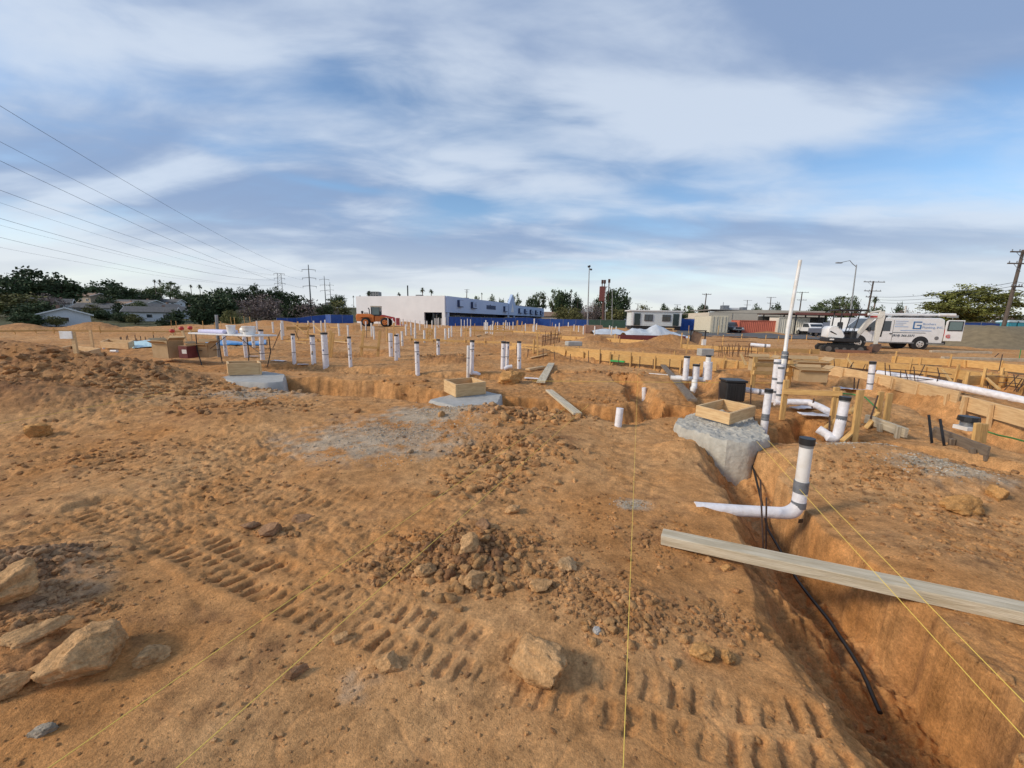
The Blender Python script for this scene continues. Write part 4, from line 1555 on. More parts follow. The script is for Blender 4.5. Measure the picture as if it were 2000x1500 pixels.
# loose cardboard at the right
def carton(label, u, v, Y, sx, sy, sz, rz, open_=True, stripe=None, tilt=0.0):
    b = at_depth(u, v, Y)
    t_ = thing('cardboard_box', label, 'box', b, R(rz))
    t_.rotation_euler = (R(tilt), 0, R(rz))
    th = .012
    for (c, s_) in (((0, -sy / 2, sz / 2), (sx, th, sz)), ((0, sy / 2, sz / 2), (sx, th, sz)), ((-sx / 2, 0, sz / 2), (th, sy - th * 2, sz)), ((sx / 2, 0, sz / 2), (th, sy - th * 2, sz))):
        MB().box(c, s_).build('side', CARD, t_)
    MB().box((0, 0, th), (sx - th, sy - th, th)).build('bottom', CARD, t_)
    if open_:
        for (c, s_, ax, an) in (((0, -sy / 2 - sy * .16, sz * 1.0 - sy * .10), (sx, th, sy * .26), 'X', 55), ((0, sy / 2 + sy * .1, sz + sy * .15), (sx, th, sy * .26), 'X', -35),
                                ((-sx / 2 - sx * .12, 0, sz + sx * .04), (th, sy, sx * .2), 'Y', -60), ((sx / 2 + sx * .1, 0, sz + sx * .08), (th, sy, sx * .2), 'Y', 50)):
            o_ = MB().box((0, 0, 0), s_).build('flap', CARD, t_)
            o_.location = c
            o_.rotation_euler = (R(an) if ax == 'X' else 0, R(an) if ax == 'Y' else 0, 0)
    else:
        MB().box((0, 0, sz), (sx, sy, th)).build('top', CARD, t_)
    if stripe:
        MB().box((sx / 2 + .008, 0, sz * .5), (.004, sy * .96, sz * .96)).build('red_side', stripe, t_)
    return t_


REDC = mat('red_print', (.42, .03, .05), .7)
carton('large opened cardboard box at left of the folding table', 331, 698, 11.6, .62, .45, .52, -14)
carton('dark red cardboard box with a white label between the larger boxes', 369, 699, 11.4, .30, .3, .36, -10, False, None)
o_ = bpy.data.objects[-1] if False else None
carton('crumpled cardboard box under the folding table', 398, 697, 11.8, .52, .45, .42, 8)
carton('folded cardboard box standing behind the tall risers', 1487, 724, 9.0, .46, .3, .30, -6)
carton('cardboard box with a red end lying right of the tall risers', 1580, 744, 8.0, .52, .28, .26, -12, True, REDC)
carton('flattened cardboard box behind the box with the red end', 1575, 722, 9.4, .7, .4, .22, -10)
lb = [o for o in bpy.data.objects if o.get('label', '').startswith('dark red cardboard')][0]
MB().box((.155, 0, .18), (.004, .295, .34)).build('red_side', mat('dark_red_print', (.16, .03, .03), .7), lb)
for o in [c for c in lb.children if c.name.startswith('side')]:
    o.data.materials[0] = mat('dark_red_print', (.16, .03, .03), .7)
MB().box((.05, -.158, .2), (.16, .004, .12)).build('paper_label', PVC, lb)
b = at_depth(1377, 694, 11.2)
o_ = MB().box((0, 0, .09), (.38, .25, .2), rz=.1).build('concrete_block', CONCF, None, bevel=.01)
o_.location = b
tag(o_, 'grey concrete block behind the pipe cluster on the form boards', 'block')
b = at_depth(1120, 674, 15.5)
o_ = MB().box((0, 0, .06), (.6, .4, .18), rz=.2).build('concrete_block', CONCF, None, bevel=.02)
o_.location = b
tag(o_, 'grey concrete block behind the main form boards at centre', 'block')

# ---------------------------------------------------------------- riser rows: (u, v foot, v top, radius, capped, label)
RIS = [
    (442, 696, 656, .055, 0, 'white riser under the left end of the folding table'),
    (481, 698, 657, .055, 0, 'white riser under the right end of the folding table'),
    (513, 703, 644, .068, 1, 'thick printed white riser just right of the folding table'),
    (496, 679, 641, .055, 0, 'white riser rising behind the right end of the folding table'),
    (551, 663, 631, .06, 0, 'white riser behind and right of the folding table'),
    (575, 709, 652, .055, 1, 'capped white riser alone at left centre, first of four nearest'),
    (613, 709, 655, .070, 1, 'thick capped riser left of the twin risers'),
    (637, 716, 650, .088, 1, 'thickest printed white riser of the left centre row'),
    (685, 716, 658, .052, 1, 'slim capped riser right of the thickest left centre riser'),
    (764, 696, 651, .075, 0, 'left of three clustered white risers at centre'),
    (774, 704, 654, .06, 1, 'front middle of three clustered white risers at centre'),
    (779, 698, 652, .055, 0, 'right of three clustered white risers at centre'),
    (786, 676, 647, .06, 0, 'white riser behind the three clustered risers'),
    (816, 732, 668, .062, 1, 'capped riser left of the dark red soil heap'),
    (856, 693, 663, .065, 1, 'capped riser behind the dark red soil heap'),
    (914, 736, 675, .043, 0, 'thin front riser of the pair right of the dark red heap'),
    (921, 728, 665, .058, 1, 'thick capped riser of the pair right of the dark red heap'),
    (982, 721, 667, .066, 1, 'thicker riser of the pair above the clay block'),
    (990, 719, 668, .05, 1, 'thinner riser of the pair above the clay block'),
    (1014, 721, 667, .062, 1, 'capped riser right of the clay block'),
    (663, 656, 632, .065, 0, 'white riser left of the yellow batter board at left centre'),
    (680, 657, 635, .065, 0, 'white riser with a taped joint near the yellow batter board'),
    (726, 657, 631, .062, 0, 'white riser inside the yellow batter board at left centre'),
    (731, 663, 637, .06, 0, 'shorter white riser inside the yellow batter board at left centre'),
    (829, 669, 645, .06, 0, 'white riser against the centre batter board'),
    (850, 662, 640, .06, 0, 'white riser right of the centre batter board'),
]
INK = mat('blue_ink', (.10, .13, .30), .6)
MUD = mat('mud_smear', (.45, .30, .17), .9)
for (u, v0, v1, r_, cp, lab) in RIS:
    p = P(u, v0)
    lean = (1000 - u) * .00014
    tp = at_depth(u - (v0 - v1) * ((1000 - u) / 4500 - .018), v1, p.y)
    tp += Vector((random.uniform(-.02, .02), random.uniform(-.03, .03), 0))
    t_ = pipe_thing('riser_pipe', lab, [p - Vector((0, 0, .2)), p, tp], r_, v0 > 690 and u != 914, bool(cp), ((random.uniform(.35, .75), .02),) if v0 > 690 else (), caph=.045)
    if v0 > 675:
        for k in range(random.choice((1, 2, 3))):
            f_ = random.uniform(.25, .85)
            q = (tp - p) * f_ + Vector((0, 0, .2))
            print_mark(t_, q, r_, random.uniform(.02, .07), -1.57 + random.uniform(-.7, .3), random.uniform(.3, .9), random.choice((TAPE, INK, MUD)))
for (u, v, du, dv, lab) in ((923, 731, 14, 3, 'white elbow lying at the foot of the pair right of the dark red heap'), (985, 723, 15, -6, 'white branch lying at the foot of the pair above the clay block')):
    p = P(u, v)
    q = at_depth(u + du, v + dv, p.y + .05)
    pipe_thing('branch_pipe', lab, [p + Vector((0, 0, .04)), (p + q) / 2 + Vector((0, 0, .05)), q + Vector((0, 0, .02))], .055, True, False)
# scraps of wrap
for (u, v, s_, lab) in ((545, 707, .3, 'scrap of white wrap on the soil right of the folding table'), (592, 714, .2, 'scrap of white wrap between the left centre risers'), (494, 698, .2, 'scrap of white wrap under the folding table'),
                        (1572, 800, .34, 'crumpled white scrap behind the capped riser at right'), (1040, 742, .25, 'pale scrap of card beside the clay block'), (1665, 762, .5, 'strip of white scrap before the long front plank'), (1603, 815, .4, 'strip of white wrap lying in the hollow left of the capped riser')):
    p = P(u, v)
    g = MB()
    nx, ny = 8, 4
    vs = [((i / nx - .5) * s_ * 1.6, (j / ny - .5) * s_ * .5, .03 + .05 * s_ * mnoise.noise(Vector((i * .8, j * .9, u))) + .02) for j in range(ny + 1) for i in range(nx + 1)]
    fs = [(j * (nx + 1) + i, j * (nx + 1) + i + 1, (j + 1) * (nx + 1) + i + 1, (j + 1) * (nx + 1) + i) for j in range(ny) for i in range(nx)]
    o_ = g.add(vs, fs).build('wrap_scrap', WRAP, None, smooth=True)
    o_.location = p
    o_.rotation_euler = (0, 0, random.random() * .6 - .3)
    md = o_.modifiers.new('thick', 'SOLIDIFY')
    md.thickness = .012
    tag(o_, lab, 'scrap')
# far rows: nothing tells these apart
FAR = [(503, 649, 627), (534, 650, 629), (553, 656, 627), (603, 645, 627), (614, 651, 627), (628, 648, 627), (636, 648, 625), (706, 646, 629), (715, 645, 628), (740, 636, 622), (747, 636, 622), (758, 632, 622), (767, 632, 622), (773, 633, 622), (782, 634, 624),
       (788, 636, 624), (795, 635, 624), (802, 643, 626), (811, 652, 626), (820, 645, 627), (830, 641, 626), (834, 642, 627), (844, 645, 626), (850, 640, 622), (854, 638, 622), (857, 637, 621), (862, 634, 622), (870, 633, 620), (870, 668, 642), (877, 660, 641), (882, 658, 637), (901, 638, 624), (907, 637, 625), (913, 637, 623),
       (919, 636, 624), (901, 657, 641), (919, 657, 641), (946, 646, 630), (949, 653, 626), (952, 650, 630), (958, 652, 635), (962, 653, 634), (963, 640, 627), (972, 644, 629), (983, 645, 630), (988, 640, 626), (991, 640, 630), (995, 643, 630), (1002, 642, 629), (1009, 648, 633), (1019, 649, 632), (1026, 648, 632), (1041, 648, 636), (1043, 650, 623),
       (1048, 645, 632), (1092, 647, 631), (1110, 636, 633), (1121, 646, 634), (1130, 647, 636), (1139, 653, 637), (1161, 654, 637), (1176, 651, 638), (1190, 649, 636), (1194, 655, 638), (1203, 651, 638), (793, 655, 634), (803, 655, 632), (811, 667, 641), (787, 633, 623), (1085, 641, 633)]
MEF = MB().tube([(0, 0, -.3), (0, 0, 1)], 1.0, 8).mesh('riser_pipe', PVC, True)
for v_ in MEF.vertices:
    v_.co.x *= .06
    v_.co.y *= .06
for (u, v0, v1) in FAR:
    hz_v = 624 + (u - 1000) * .0183
    p = P(u, max(v0, hz_v + 12))
    if p.y > 70:
        p = at_depth(u, v0, 60)
    hh_ = max(.5, (v0 - v1) / F * p.y)
    o_ = bpy.data.objects.new('riser_pipe', MEF)
    o_.location = p
    o_.scale = (random.uniform(.9, 1.25), random.uniform(.9, 1.25), hh_)
    COL.objects.link(o_)
    tag(o_, 'slim white riser standing in the far rows before the white building and blue fence', 'pipe', 'far rows of white risers')
# boards lying among the far risers
for k, (u0, v0, u1, v1, lab) in enumerate(((592, 652, 645, 656, 'board lying left of the leaning braces'), (702, 640, 752, 641, 'pale board lying behind the yellow batter board'), (560, 668, 600, 672, 'pale board lying right of the folding table'), (800, 652, 842, 655, 'board before the centre batter board'),
        (846, 664, 900, 668, 'board lying behind the capped risers at centre'), (930, 658, 950, 653, 'board before the pale clustered risers'), (1000, 647, 1060, 650, 'pale board lying under the blue fence'), (1060, 655, 1100, 660, 'board lying left of the far form boards'), (868, 646, 905, 648, 'far board before the corner of the store'),
        (640, 668, 690, 672, 'board lying between the left centre risers'), (760, 640, 800, 642, 'far board in front of the loader'), (1100, 646, 1150, 649, 'pale board left of the brown crate'), (1420, 706, 1465, 712, 'board lying under the rusty rebar cage'), (1580, 700, 1650, 704, 'long board lying under the mini excavator'),
        (1180, 690, 1230, 694, 'board lying behind the main form boards'), (1030, 726, 1062, 720, 'splintered lath by the loose grey plank'))):
    a, b = P(u0, v0), P(u1, v1)
    a.z, b.z = hz1(a.x, a.y) + .06, hz1(b.x, b.y) + .06
    o_ = MB().bar(Vector((0, 0, 0)), b - a, .14, .05).build('plank', WOODN if k % 2 else WOOD, None)
    o_.location = a
    tag(o_, lab, 'plank')
# far timber stakes
STK = [(690, 646, 632), (756, 668, 640), (770, 664, 632), (838, 668, 648), (890, 648, 632), (912, 656, 640), (926, 655, 632), (965, 655, 635), (975, 648, 632), (1012, 650, 626), (1035, 652, 636), (1050, 660, 640), (1078, 650, 630), (1083, 660, 640), (1115, 655, 640), (1126, 652, 636), (1145, 650, 634), (964, 672, 652), (1042, 690, 668), (1050, 694, 650), (1200, 668, 652), (1345, 652, 636),
       (1402, 655, 636), (1411, 675, 655), (1448, 662, 652), (1495, 665, 655), (1520, 668, 656), (1545, 666, 656), (452, 634, 619), (459, 634, 620), (478, 633, 618), (489, 632, 619), (432, 640, 628), (420, 642, 630), (335, 640, 626), (345, 640, 627), (397, 640, 627), (1575, 664, 655), (1330, 672, 650), (1340, 690, 655)]
MES = MB().box((0, 0, .35), (.05, .04, 1.3)).mesh('timber_stake', WOOD)
for (u, v0, v1) in STK:
    hz_v = 624 + (u - 1000) * .0183
    p = P(u, max(v0, hz_v + 12))
    if p.y > 60:
        p = at_depth(u, v0, 45)
        p.z = hz1(p.x, p.y)
    o_ = bpy.data.objects.new('timber_stake', MES)
    o_.location = p
    o_.rotation_euler = (random.uniform(-.06, .06), random.uniform(-.08, .08), random.random() * 3)
    o_.scale = (1.1, 1.1, max(.5, (v0 - v1) / F * p.y))
    COL.objects.link(o_)
    tag(o_, 'thin timber layout stake standing in the dug ground at mid distance', 'stake', 'timber layout stakes')

# ---------------------------------------------------------------- folding table with pipe fittings and tubs
ta, tb, tcn_ = at_depth(372, 650, 11.6), at_depth(497, 655, 10.6), None
tdir = Vector((tb.x - ta.x, tb.y - ta.y, 0))
tl = tdir.length
rz = math.atan2(tdir.y, tdir.x)
cen = (ta + tb) / 2
g0 = hz1(cen.x, cen.y)
tz = cen.z - g0
t = thing('folding_table', 'white folding table on thin dark legs at left centre', 'table', (cen.x, cen.y, g0), rz)
MB().box((0, .3, tz - .02), (tl, .75, .045)).build('table_top', PVC, t, bevel=.012)
for sx in (-1, 1):
    for sy in (-.02, .62):
        x = sx * (tl / 2 - .28)
        MB().tube([(x, sy, tz - .04), (x + sx * .02, sy, tz * .45), (x - sx * .10 + (.10 if sy < .3 else 0), sy - .05, -.02)], .014, 8).build('leg', BLACKM, t, smooth=True)
    MB().tube([(sx * (tl / 2 - .28), -.02, tz * .42), (sx * (tl / 2 - .28), .62, tz * .42)], .010, 6).build('crossbar', BLACKM, t)
    MB().tube([(sx * (tl / 2 - .28), .3, tz * .44), (sx * .2, .3, tz - .05)], .009, 6).build('brace', BLACKM, t)


def on_table(x, y):
    return Vector((cen.x, cen.y, g0 + tz + .003)) + Matrix.Rotation(rz, 3, 'Z') @ Vector((x, y, 0))


LAV = mat('lavender_sheet', (.66, .64, .84), .45, .06)
p = on_table(-tl * .22, .3)
o_ = MB().box((0, 0, .05), (tl * .42, .45, .10)).build('plastic_bundle', LAV, None, bevel=.03)
o_.location, o_.rotation_euler = p, (0, 0, rz)
tag(o_, 'pale lavender plastic bundle lying on the left of the folding table', 'bundle')


def tub(label, x, y, r_, h, lid=False, marks=False):
    p_ = on_table(x, y)
    t_ = thing('plastic_tub', label, 'tub', p_)
    MB().tube([(0, 0, 0), (0, 0, h * .92), (0, 0, h)], [r_ * .86, r_ * .98, r_], 20).build('body', PVC, t_, smooth=True)
    MB().cyl((0, 0, h * .9), (0, 0, h + .01), r_ * 1.05, n=20).build('rim', PVC, t_, smooth=True)
    if marks:
        MB().box((0, -r_ * .93, h * .45), (r_ * .9, .01, .02)).build('printed_mark', STEEL, t_)
    return t_


tub('white bucket turned up on the middle of the folding table', .06, .25, .115, .24)
tub('wide white tub on the right end of the folding table', tl * .32, .2, .165, .23, marks=True)
p = on_table(tl * .17, .32)
t = thing('pipe_roll', 'white roll with a bright blue end lying on the folding table', 'roll', p, rz)
MB().tube([(-.02, 0, .105), (.34, .05, .105)], .105, 20).build('roll', PVC, t, smooth=True)
MB().tube([(-.026, 0, .105), (-.02, 0, .105)], .085, 20).build('blue_end', mat('blue_print', (.05, .04, .62), .5), t, smooth=True)
b = at_depth(423, 652, 13.0)
b.z = hz1(b.x, b.y)
pipe_thing('riser_pipe', 'thin grey pipe rising behind the bucket on the folding table', [b, at_depth(422.5, 615, 13.0)], .045, False, False, m=STEEL)
# blue plastic sheet on the ground behind table
def sheet(label, pts, m, z=.05, nm='plastic_sheet'):
    w3 = [P(*p) for p in pts]
    zz_ = max(q.z for q in w3) + z
    c = sum(w3, Vector()) / 4
    vs, fs = [], []
    nx, ny = 24, 10
    for j in range(ny + 1):
        for i in range(nx + 1):
            q = w3[0].lerp(w3[1], i / nx).lerp(w3[3].lerp(w3[2], i / nx), j / ny)
            gz_ = hz1(q.x, q.y)
            vs.append((q.x - c.x, q.y - c.y, gz_ - c.z + .03 + .03 * mnoise.noise(Vector((q.x * 2.3, q.y * 2.3, 4)))))
    for j in range(ny):
        for i in range(nx):
            a_ = j * (nx + 1) + i
            fs.append((a_, a_ + 1, a_ + nx + 2, a_ + nx + 1))
    o_ = MB().add(vs, fs).build(nm, m, None, smooth=True)
    o_.location = c
    md_ = o_.modifiers.new('thick', 'SOLIDIFY')
    md_.thickness = .01
    return tag(o_, label, 'plastic sheet')


BLUES = mat('blue_sheet', (.09, .30, .62), .3, .1, coat=.3)
PALEB = mat('pale_blue_sheet', (.50, .72, .76), .4, .06)
sheet('bright blue plastic sheet on the ground behind the folding table', [(405, 677), (520, 674), (520, 664), (400, 668)], BLUES)
sheet('pale blue plastic sheet at far left behind the cardboard boxes', [(262, 682), (318, 679), (312, 668), (255, 669)], PALEB)
# sledge hammers / red-topped stakes
REDP = mat('red_paint', (.62, .06, .05), .6)
for (u, v0, u1, v1, Y, lab) in ((367, 664, 354, 641, 12.6, 'leaning stake with a bright red top behind the cardboard boxes'), (343, 664, 336, 646, 12.8, 'short stake with a red top left of the leaning one'), (374, 660, 371, 640, 12.9, 'stake with a pale red top touching the left end of the table')):
    a, b = at_depth(u, v0 + 12, Y), at_depth(u1, v1, Y)
    t = thing('marker_stake', lab, 'stake', a)
    MB().bar(Vector((0, 0, 0)), b - a, .06, .04, up=(0, 1, 0)).build('shaft', WOODN, t)
    d_ = (b - a).normalized()
    MB().tube([b - a - d_ * .06, b - a, b - a + d_ * .05], [.05, .075, .05], 8).build('red_top', REDP, t, smooth=True)
# ---------------------------------------------------------------- buildings
STUCCO = mat('white_stucco', (.74, .74, .75), .9, scale=.4, col2=(.68, .68, .69))
FASCIA = mat('shade_blue_fascia', (.44, .55, .75), .8, scale=.5, col2=(.40, .51, .71))  # white front turned away from the sun: its blue shade is put into the colour
GLASSD = glass_mat('dark_glass')
TRIMN = mat('navy_trim', (.03, .05, .12), .6)
CREAM = mat('cream_stucco', (.56, .51, .42), .9, scale=.5, col2=(.50, .46, .38))


def local(loc, rz):
    m_ = Matrix.Rotation(rz, 3, 'Z')
    return lambda x, y, z: Vector(loc) + m_ @ Vector((x, y, z))


def white_store():
    """long store: white end wall towards the camera, shopfront coloured blue for its shade, receding to the right"""
    gx_, gy_ = -14.4, 82.0
    g = .2
    fx = math.atan2(62, 25.4)                        # direction of the shopfront
    t_ = thing('store_building', 'long white flat-roofed store with its shaded shopfront coloured pale blue behind the blue fence', 'building', (gx_, gy_, g), fx)
    # local x along the front (67 m), local y to the left/back (24 m)
    L_, D_, H_ = 67.0, 24.0, 6.15
    # end wall with the shaded opening near the corner
    MB().box((.2, (D_ + 5.2) / 2, H_ / 2), (.4, D_ - 5.2, H_)).build('end_wall', STUCCO, t_)
    MB().box((.2, 2.61, (H_ + 2.7) / 2), (.4, 5.18, H_ - 2.7)).build('end_wall_lintel', STUCCO, t_)
    MB().box((.25, .35, 1.35), (.5, .7, 2.7)).build('corner_pier', STUCCO, t_)
    MB().box((L_ / 2, D_ - .2, H_ / 2), (L_ - .9, .4, H_ - .1)).build('back_wall', STUCCO, t_)
    MB().box((L_ - .2, D_ / 2, H_ / 2), (.4, D_ - .9, H_ - .1)).build('far_wall', STUCCO, t_)
    MB().box((L_ / 2 + .2, D_ / 2, H_ - .35), (L_ - 1, D_ - 1, .2)).build('roof', mat('roof_grey', (.35, .35, .35), .9), t_)
    # fascia in two lengths with a gabled pier between
    for (x0, x1, h1) in ((0.42, 33.4, H_ - .02), (38.6, L_, H_ - .5)):
        MB().box(((x0 + x1) / 2, -.06, (h1 + 2.75) / 2), (x1 - x0, .5, h1 - 2.75)).build('fascia', FASCIA, t_)
        MB().box(((x0 + x1) / 2, 3.2, 1.35), (x1 - x0, .12, 2.7)).build('shopfront_glass', GLASSD, t_)
        for k in range(int((x1 - x0) / 2.6)):
            MB().box((x0 + 1.2 + k * 2.6, 3.1, 1.35), (.12, .1, 2.7)).build('mullion', TRIMN if k % 3 else STUCCO, t_)
        MB().box(((x0 + x1) / 2, 3.05, 2.45), (x1 - x0, .1, .35)).build('transom', TRIMN, t_)
        MB().box(((x0 + x1) / 2, 1.5, 2.72), (x1 - x0 - .2, 3.0, .06)).build('canopy_soffit', TRIMN, t_)
    for x in (1.0, 33.8, 38.2):
        MB().box((x, -.1, 1.34), (.5, .5, 2.68)).build('column', FASCIA, t_)
    MB().prism([(-2.5, 0), (2.5, 0), (2.5, 3.1), (0, 6.0), (-2.5, 3.1)], (36, -.15, 2.75), (1, 0, 0), (0, 0, 1), (0, 1, 0), .7).build('gable_pier', FASCIA, t_)
    gp = MB().prism([(-1.1, 0), (1.1, 0), (0, 2.6)], (36, -.53, 3.6), (1, 0, 0), (0, 0, 1), (0, 1, 0), .06).build('gable_panel', STUCCO, t_)
    # sign boxes: each a shallow navy-sided cabinet with a white face in the shade-blue colour and a mark
    n_ = 0
    for (x, w_, z_, mk) in ((5.6, 1.9, 4.75, 0), (12.0, 2.3, 4.65, 1), (30.8, 2.0, 4.35, 2), (42.5, 2.6, 4.2, 2), (47.5, 2.6, 4.15, 3), (52.8, 2.6, 4.1, 1), (58.2, 2.6, 4.05, 3), (63.6, 2.6, 4.0, 4)):
        s_ = MB().box((x, -.56, z_), (w_, .5, 1.5)).build('sign_box', TRIMN, t_)
        MB().box((x + .1, -.83, z_ + .06), (w_ * .86, .05, 1.28)).build('sign_face', FASCIA, s_)
        if mk == 1:
            for k in range(3):
                MB().box((x + .1, -.865, z_ + .32 - k * .26), (w_ * .5, .02, .12)).build('sign_line', TRIMN, s_)
        elif mk == 3:
            MB().box((x - .2, -.865, z_ - .05), (w_ * .34, .02, .5)).build('sign_mark', TRIMN, s_)
        elif mk == 4:
            MB().tube([(x + .1, -.865, z_ - .3), (x + .1, -.865, z_ + .35)], .3, 10).build('sign_mark', TRIMN, s_)
    for k in range(9):                              # dark raised lettering, too small to read
        MB().box((19.4 + k * .62, -.36, 4.5 + (.1 if k == 3 else 0)), (.34, .1, 1.0 + (.2 if k == 3 else 0))).build('letter', TRIMN, t_)
    # side door in the white end wall
    dr = MB().box((-.02, 21.2, 1.25), (.08, 1.3, 2.5)).build('door', mat('grey_door', (.33, .31, .30), .7), t_)
    MB().box((-.07, 20.75, 1.2), (.06, .12, .12)).build('handle', STEEL, dr)
    for (x, y, w_) in ((8, 12, 1.3), (20, 6, 1.0)):
        u_ = MB().box((x, y, H_ + .3), (w_, w_, .9)).build('roof_unit', mat('vent_grey', (.20, .21, .22), .7), t_)
    MB().tube([(14, 20, H_ - .3), (14, 20, H_ + 3.6)], .16, 8).build('flue', BLACKM, t_)
    return t_


white_store()


def gable_house(label, u, v, Y, w_, d_, h, rz, wall, roof, win=2, rh=1.4, hip=False, garage=False, group='houses on the hillside at left'):
    b = at_depth(u, v, Y)
    b.z = hz1(b.x, b.y) - .15
    t_ = thing('house', label, 'house', b, R(rz), group)
    MB().box((0, 0, h / 2), (w_, d_, h)).build('wall', wall, t_)
    ov = .6
    MB().prism([(-d_ / 2, 0), (d_ / 2, 0), (0, rh)], (0, 0, h), (0, 1, 0), (0, 0, 1), (1, 0, 0), w_ - .02).build('gable_wall', wall, t_)
    for s_ in (-1, 1):
        sl_ = math.atan2(rh, d_ / 2)
        ln = math.hypot(d_ / 2 + ov, rh * (d_ / 2 + ov) / (d_ / 2))
        m_ = Matrix.Rotation(-s_ * sl_, 3, 'X')
        cy, cz = s_ * (d_ / 2 + ov) / 2, h + rh - rh * ((d_ / 2 + ov) / 2) / (d_ / 2) + .1
        MB().box((0, cy, cz), (w_ + 2 * ov, ln, .16), m=m_).build('roof', roof, t_)
        for e_ in (-1, 1):
            MB().box((e_ * (w_ / 2 + ov + .02), cy, cz - .06), (.06, ln, .26), m=m_).build('barge_board', WHITEP, t_)
    for k in range(win):
        x = (k + .5) / win * w_ - w_ / 2
        f_ = MB().box((x, -d_ / 2 - .03, h * .56), (1.5, .1, 1.15)).build('window', WHITEP, t_)
        MB().box((x, -d_ / 2 - .07, h * .56), (1.28, .06, .93)).build('pane', GLASSD, f_)
    f_ = MB().box((w_ / 2 + .03, 0, h * .56), (.1, 1.4, 1.1)).build('window', WHITEP, t_)
    MB().box((w_ / 2 + .07, 0, h * .56), (.06, 1.18, .88)).build('pane', GLASSD, f_)
    f_ = MB().box((-w_ / 2 - .03, .2, h * .56), (.1, 1.4, 1.1)).build('window', WHITEP, t_)
    MB().box((-w_ / 2 - .07, .2, h * .56), (.06, 1.18, .88)).build('pane', GLASSD, f_)
    MB().box((w_ * .22, d_ * .15, h + rh + .2), (.6, .6, 1.0)).build('chimney', mat('chimney_brick', (.30, .18, .13), .9), t_)
    return t_


WALLW = mat('house_white', (.70, .72, .75), .85, .06)
WALLT = mat('house_tan', (.50, .40, .30), .85, .06)
WALLG = mat('house_grey', (.40, .42, .44), .85, .06)
ROOFD = mat('roof_dark', (.07, .065, .065), .9, .2, scale=2)
ROOFG = mat('roof_greyshingle', (.13, .13, .13), .9, .2, scale=2)
ROOFT = mat('roof_tan', (.30, .20, .14), .9, .2, scale=2)
HOUSES = [
    ('white house with a dark roof and one small window just beyond the left heaps', 132, 632, 92, 12, 9.5, 3.0, 138, WALLW, ROOFD, 1),
    ('tan two-storey house below the tall dark trees at left', 172, 590, 190, 20, 10, 4.6, -8, WALLT, ROOFT, 4),
    ('low white house behind the white one with a small window', 196, 618, 128, 13, 8, 2.8, 15, WALLW, ROOFG, 3),
    ('grey house under the bare tree at far left', 105, 610, 140, 13, 9, 3.0, 40, WALLG, ROOFG, 2),
    ('long low house with a grey shingle roof at left centre', 270, 600, 175, 24, 10, 3.0, -6, WALLG, ROOFG, 4),
    ('white gabled house with a pale roof left of the dark oak', 318, 612, 140, 12, 9, 3.2, 58, WALLW, ROOFG, 2),
    ('house with a blue-grey roof below the gabled one', 300, 622, 118, 15, 9, 3.0, 30, WALLW, ROOFG, 3),
    ('low white house with a dark roof beside the dark oak', 360, 616, 135, 12, 8, 2.8, 50, WALLW, ROOFG, 2),
    ('pale house high on the hillside left of the palms', 330, 596, 215, 16, 9, 3.0, 10, WALLW, ROOFG, 3),
    ('low brown roofed house at the hillside centre', 245, 616, 150, 16, 9, 2.8, -20, WALLT, ROOFT, 3),
    ('small white house far up the hill below the palms', 375, 594, 260, 14, 9, 3.0, 30, WALLW, ROOFG, 2),
    ('house half hidden behind the tall trees at the left edge', 10, 590, 190, 16, 9, 3.2, 20, WALLW, ROOFT, 2),
    ('pale house between trees left of the white store', 655, 606, 330, 18, 10, 3.2, 5, WALLW, ROOFG, 3),
]
for h_ in HOUSES:
    h_ = list(h_)
    h_[4], h_[5], h_[6] = h_[4] * .74, h_[5] * .8, h_[6] * .92
    gable_house(*h_)
for (lab, u, Y, w_, h, wall, roof) in (('pale roofed house beyond the blue fence at centre right', 1150, 150, 15, 3.4, WALLW, ROOFG), ('brown roofed house beyond the fence left of the flood light pole', 1080, 165, 17, 3.4, WALLT, ROOFT), ('white house behind the brown phone mast', 1190, 170, 14, 3.4, WALLW, ROOFG),
                                       ('low tan house seen over the van roof', 1800, 120, 13, 3.2, WALLT, ROOFT), ('pale house left of the van roof tubes', 1735, 150, 14, 3.2, WALLW, ROOFG)):
    gable_house(lab, u, 626 + (u - 1000) * .0183, Y, w_, 9, h, random.uniform(-20, 20), wall, roof, 3, 1.6, group='houses beyond the fence')

# office block far behind the store
b = at_depth(733, 600, 420)
t = thing('office_block', 'far concrete office block over the roof of the white store', 'building', (b.x, b.y, hz1(b.x, b.y)))
H2 = at_depth(733, 570, 420).z - hz1(b.x, b.y)
MB().box((0, 0, H2 / 2), (11, 10, H2)).build('wall', mat('block_wall', (.42, .40, .38), .9), t)
for i in range(4):
    for j in range(4):
        MB().box((-3.9 + i * 2.6, -5.03, H2 - 1.4 - j * 2.4), (1.7, .1, 1.3)).build('window', GLASSD, t)


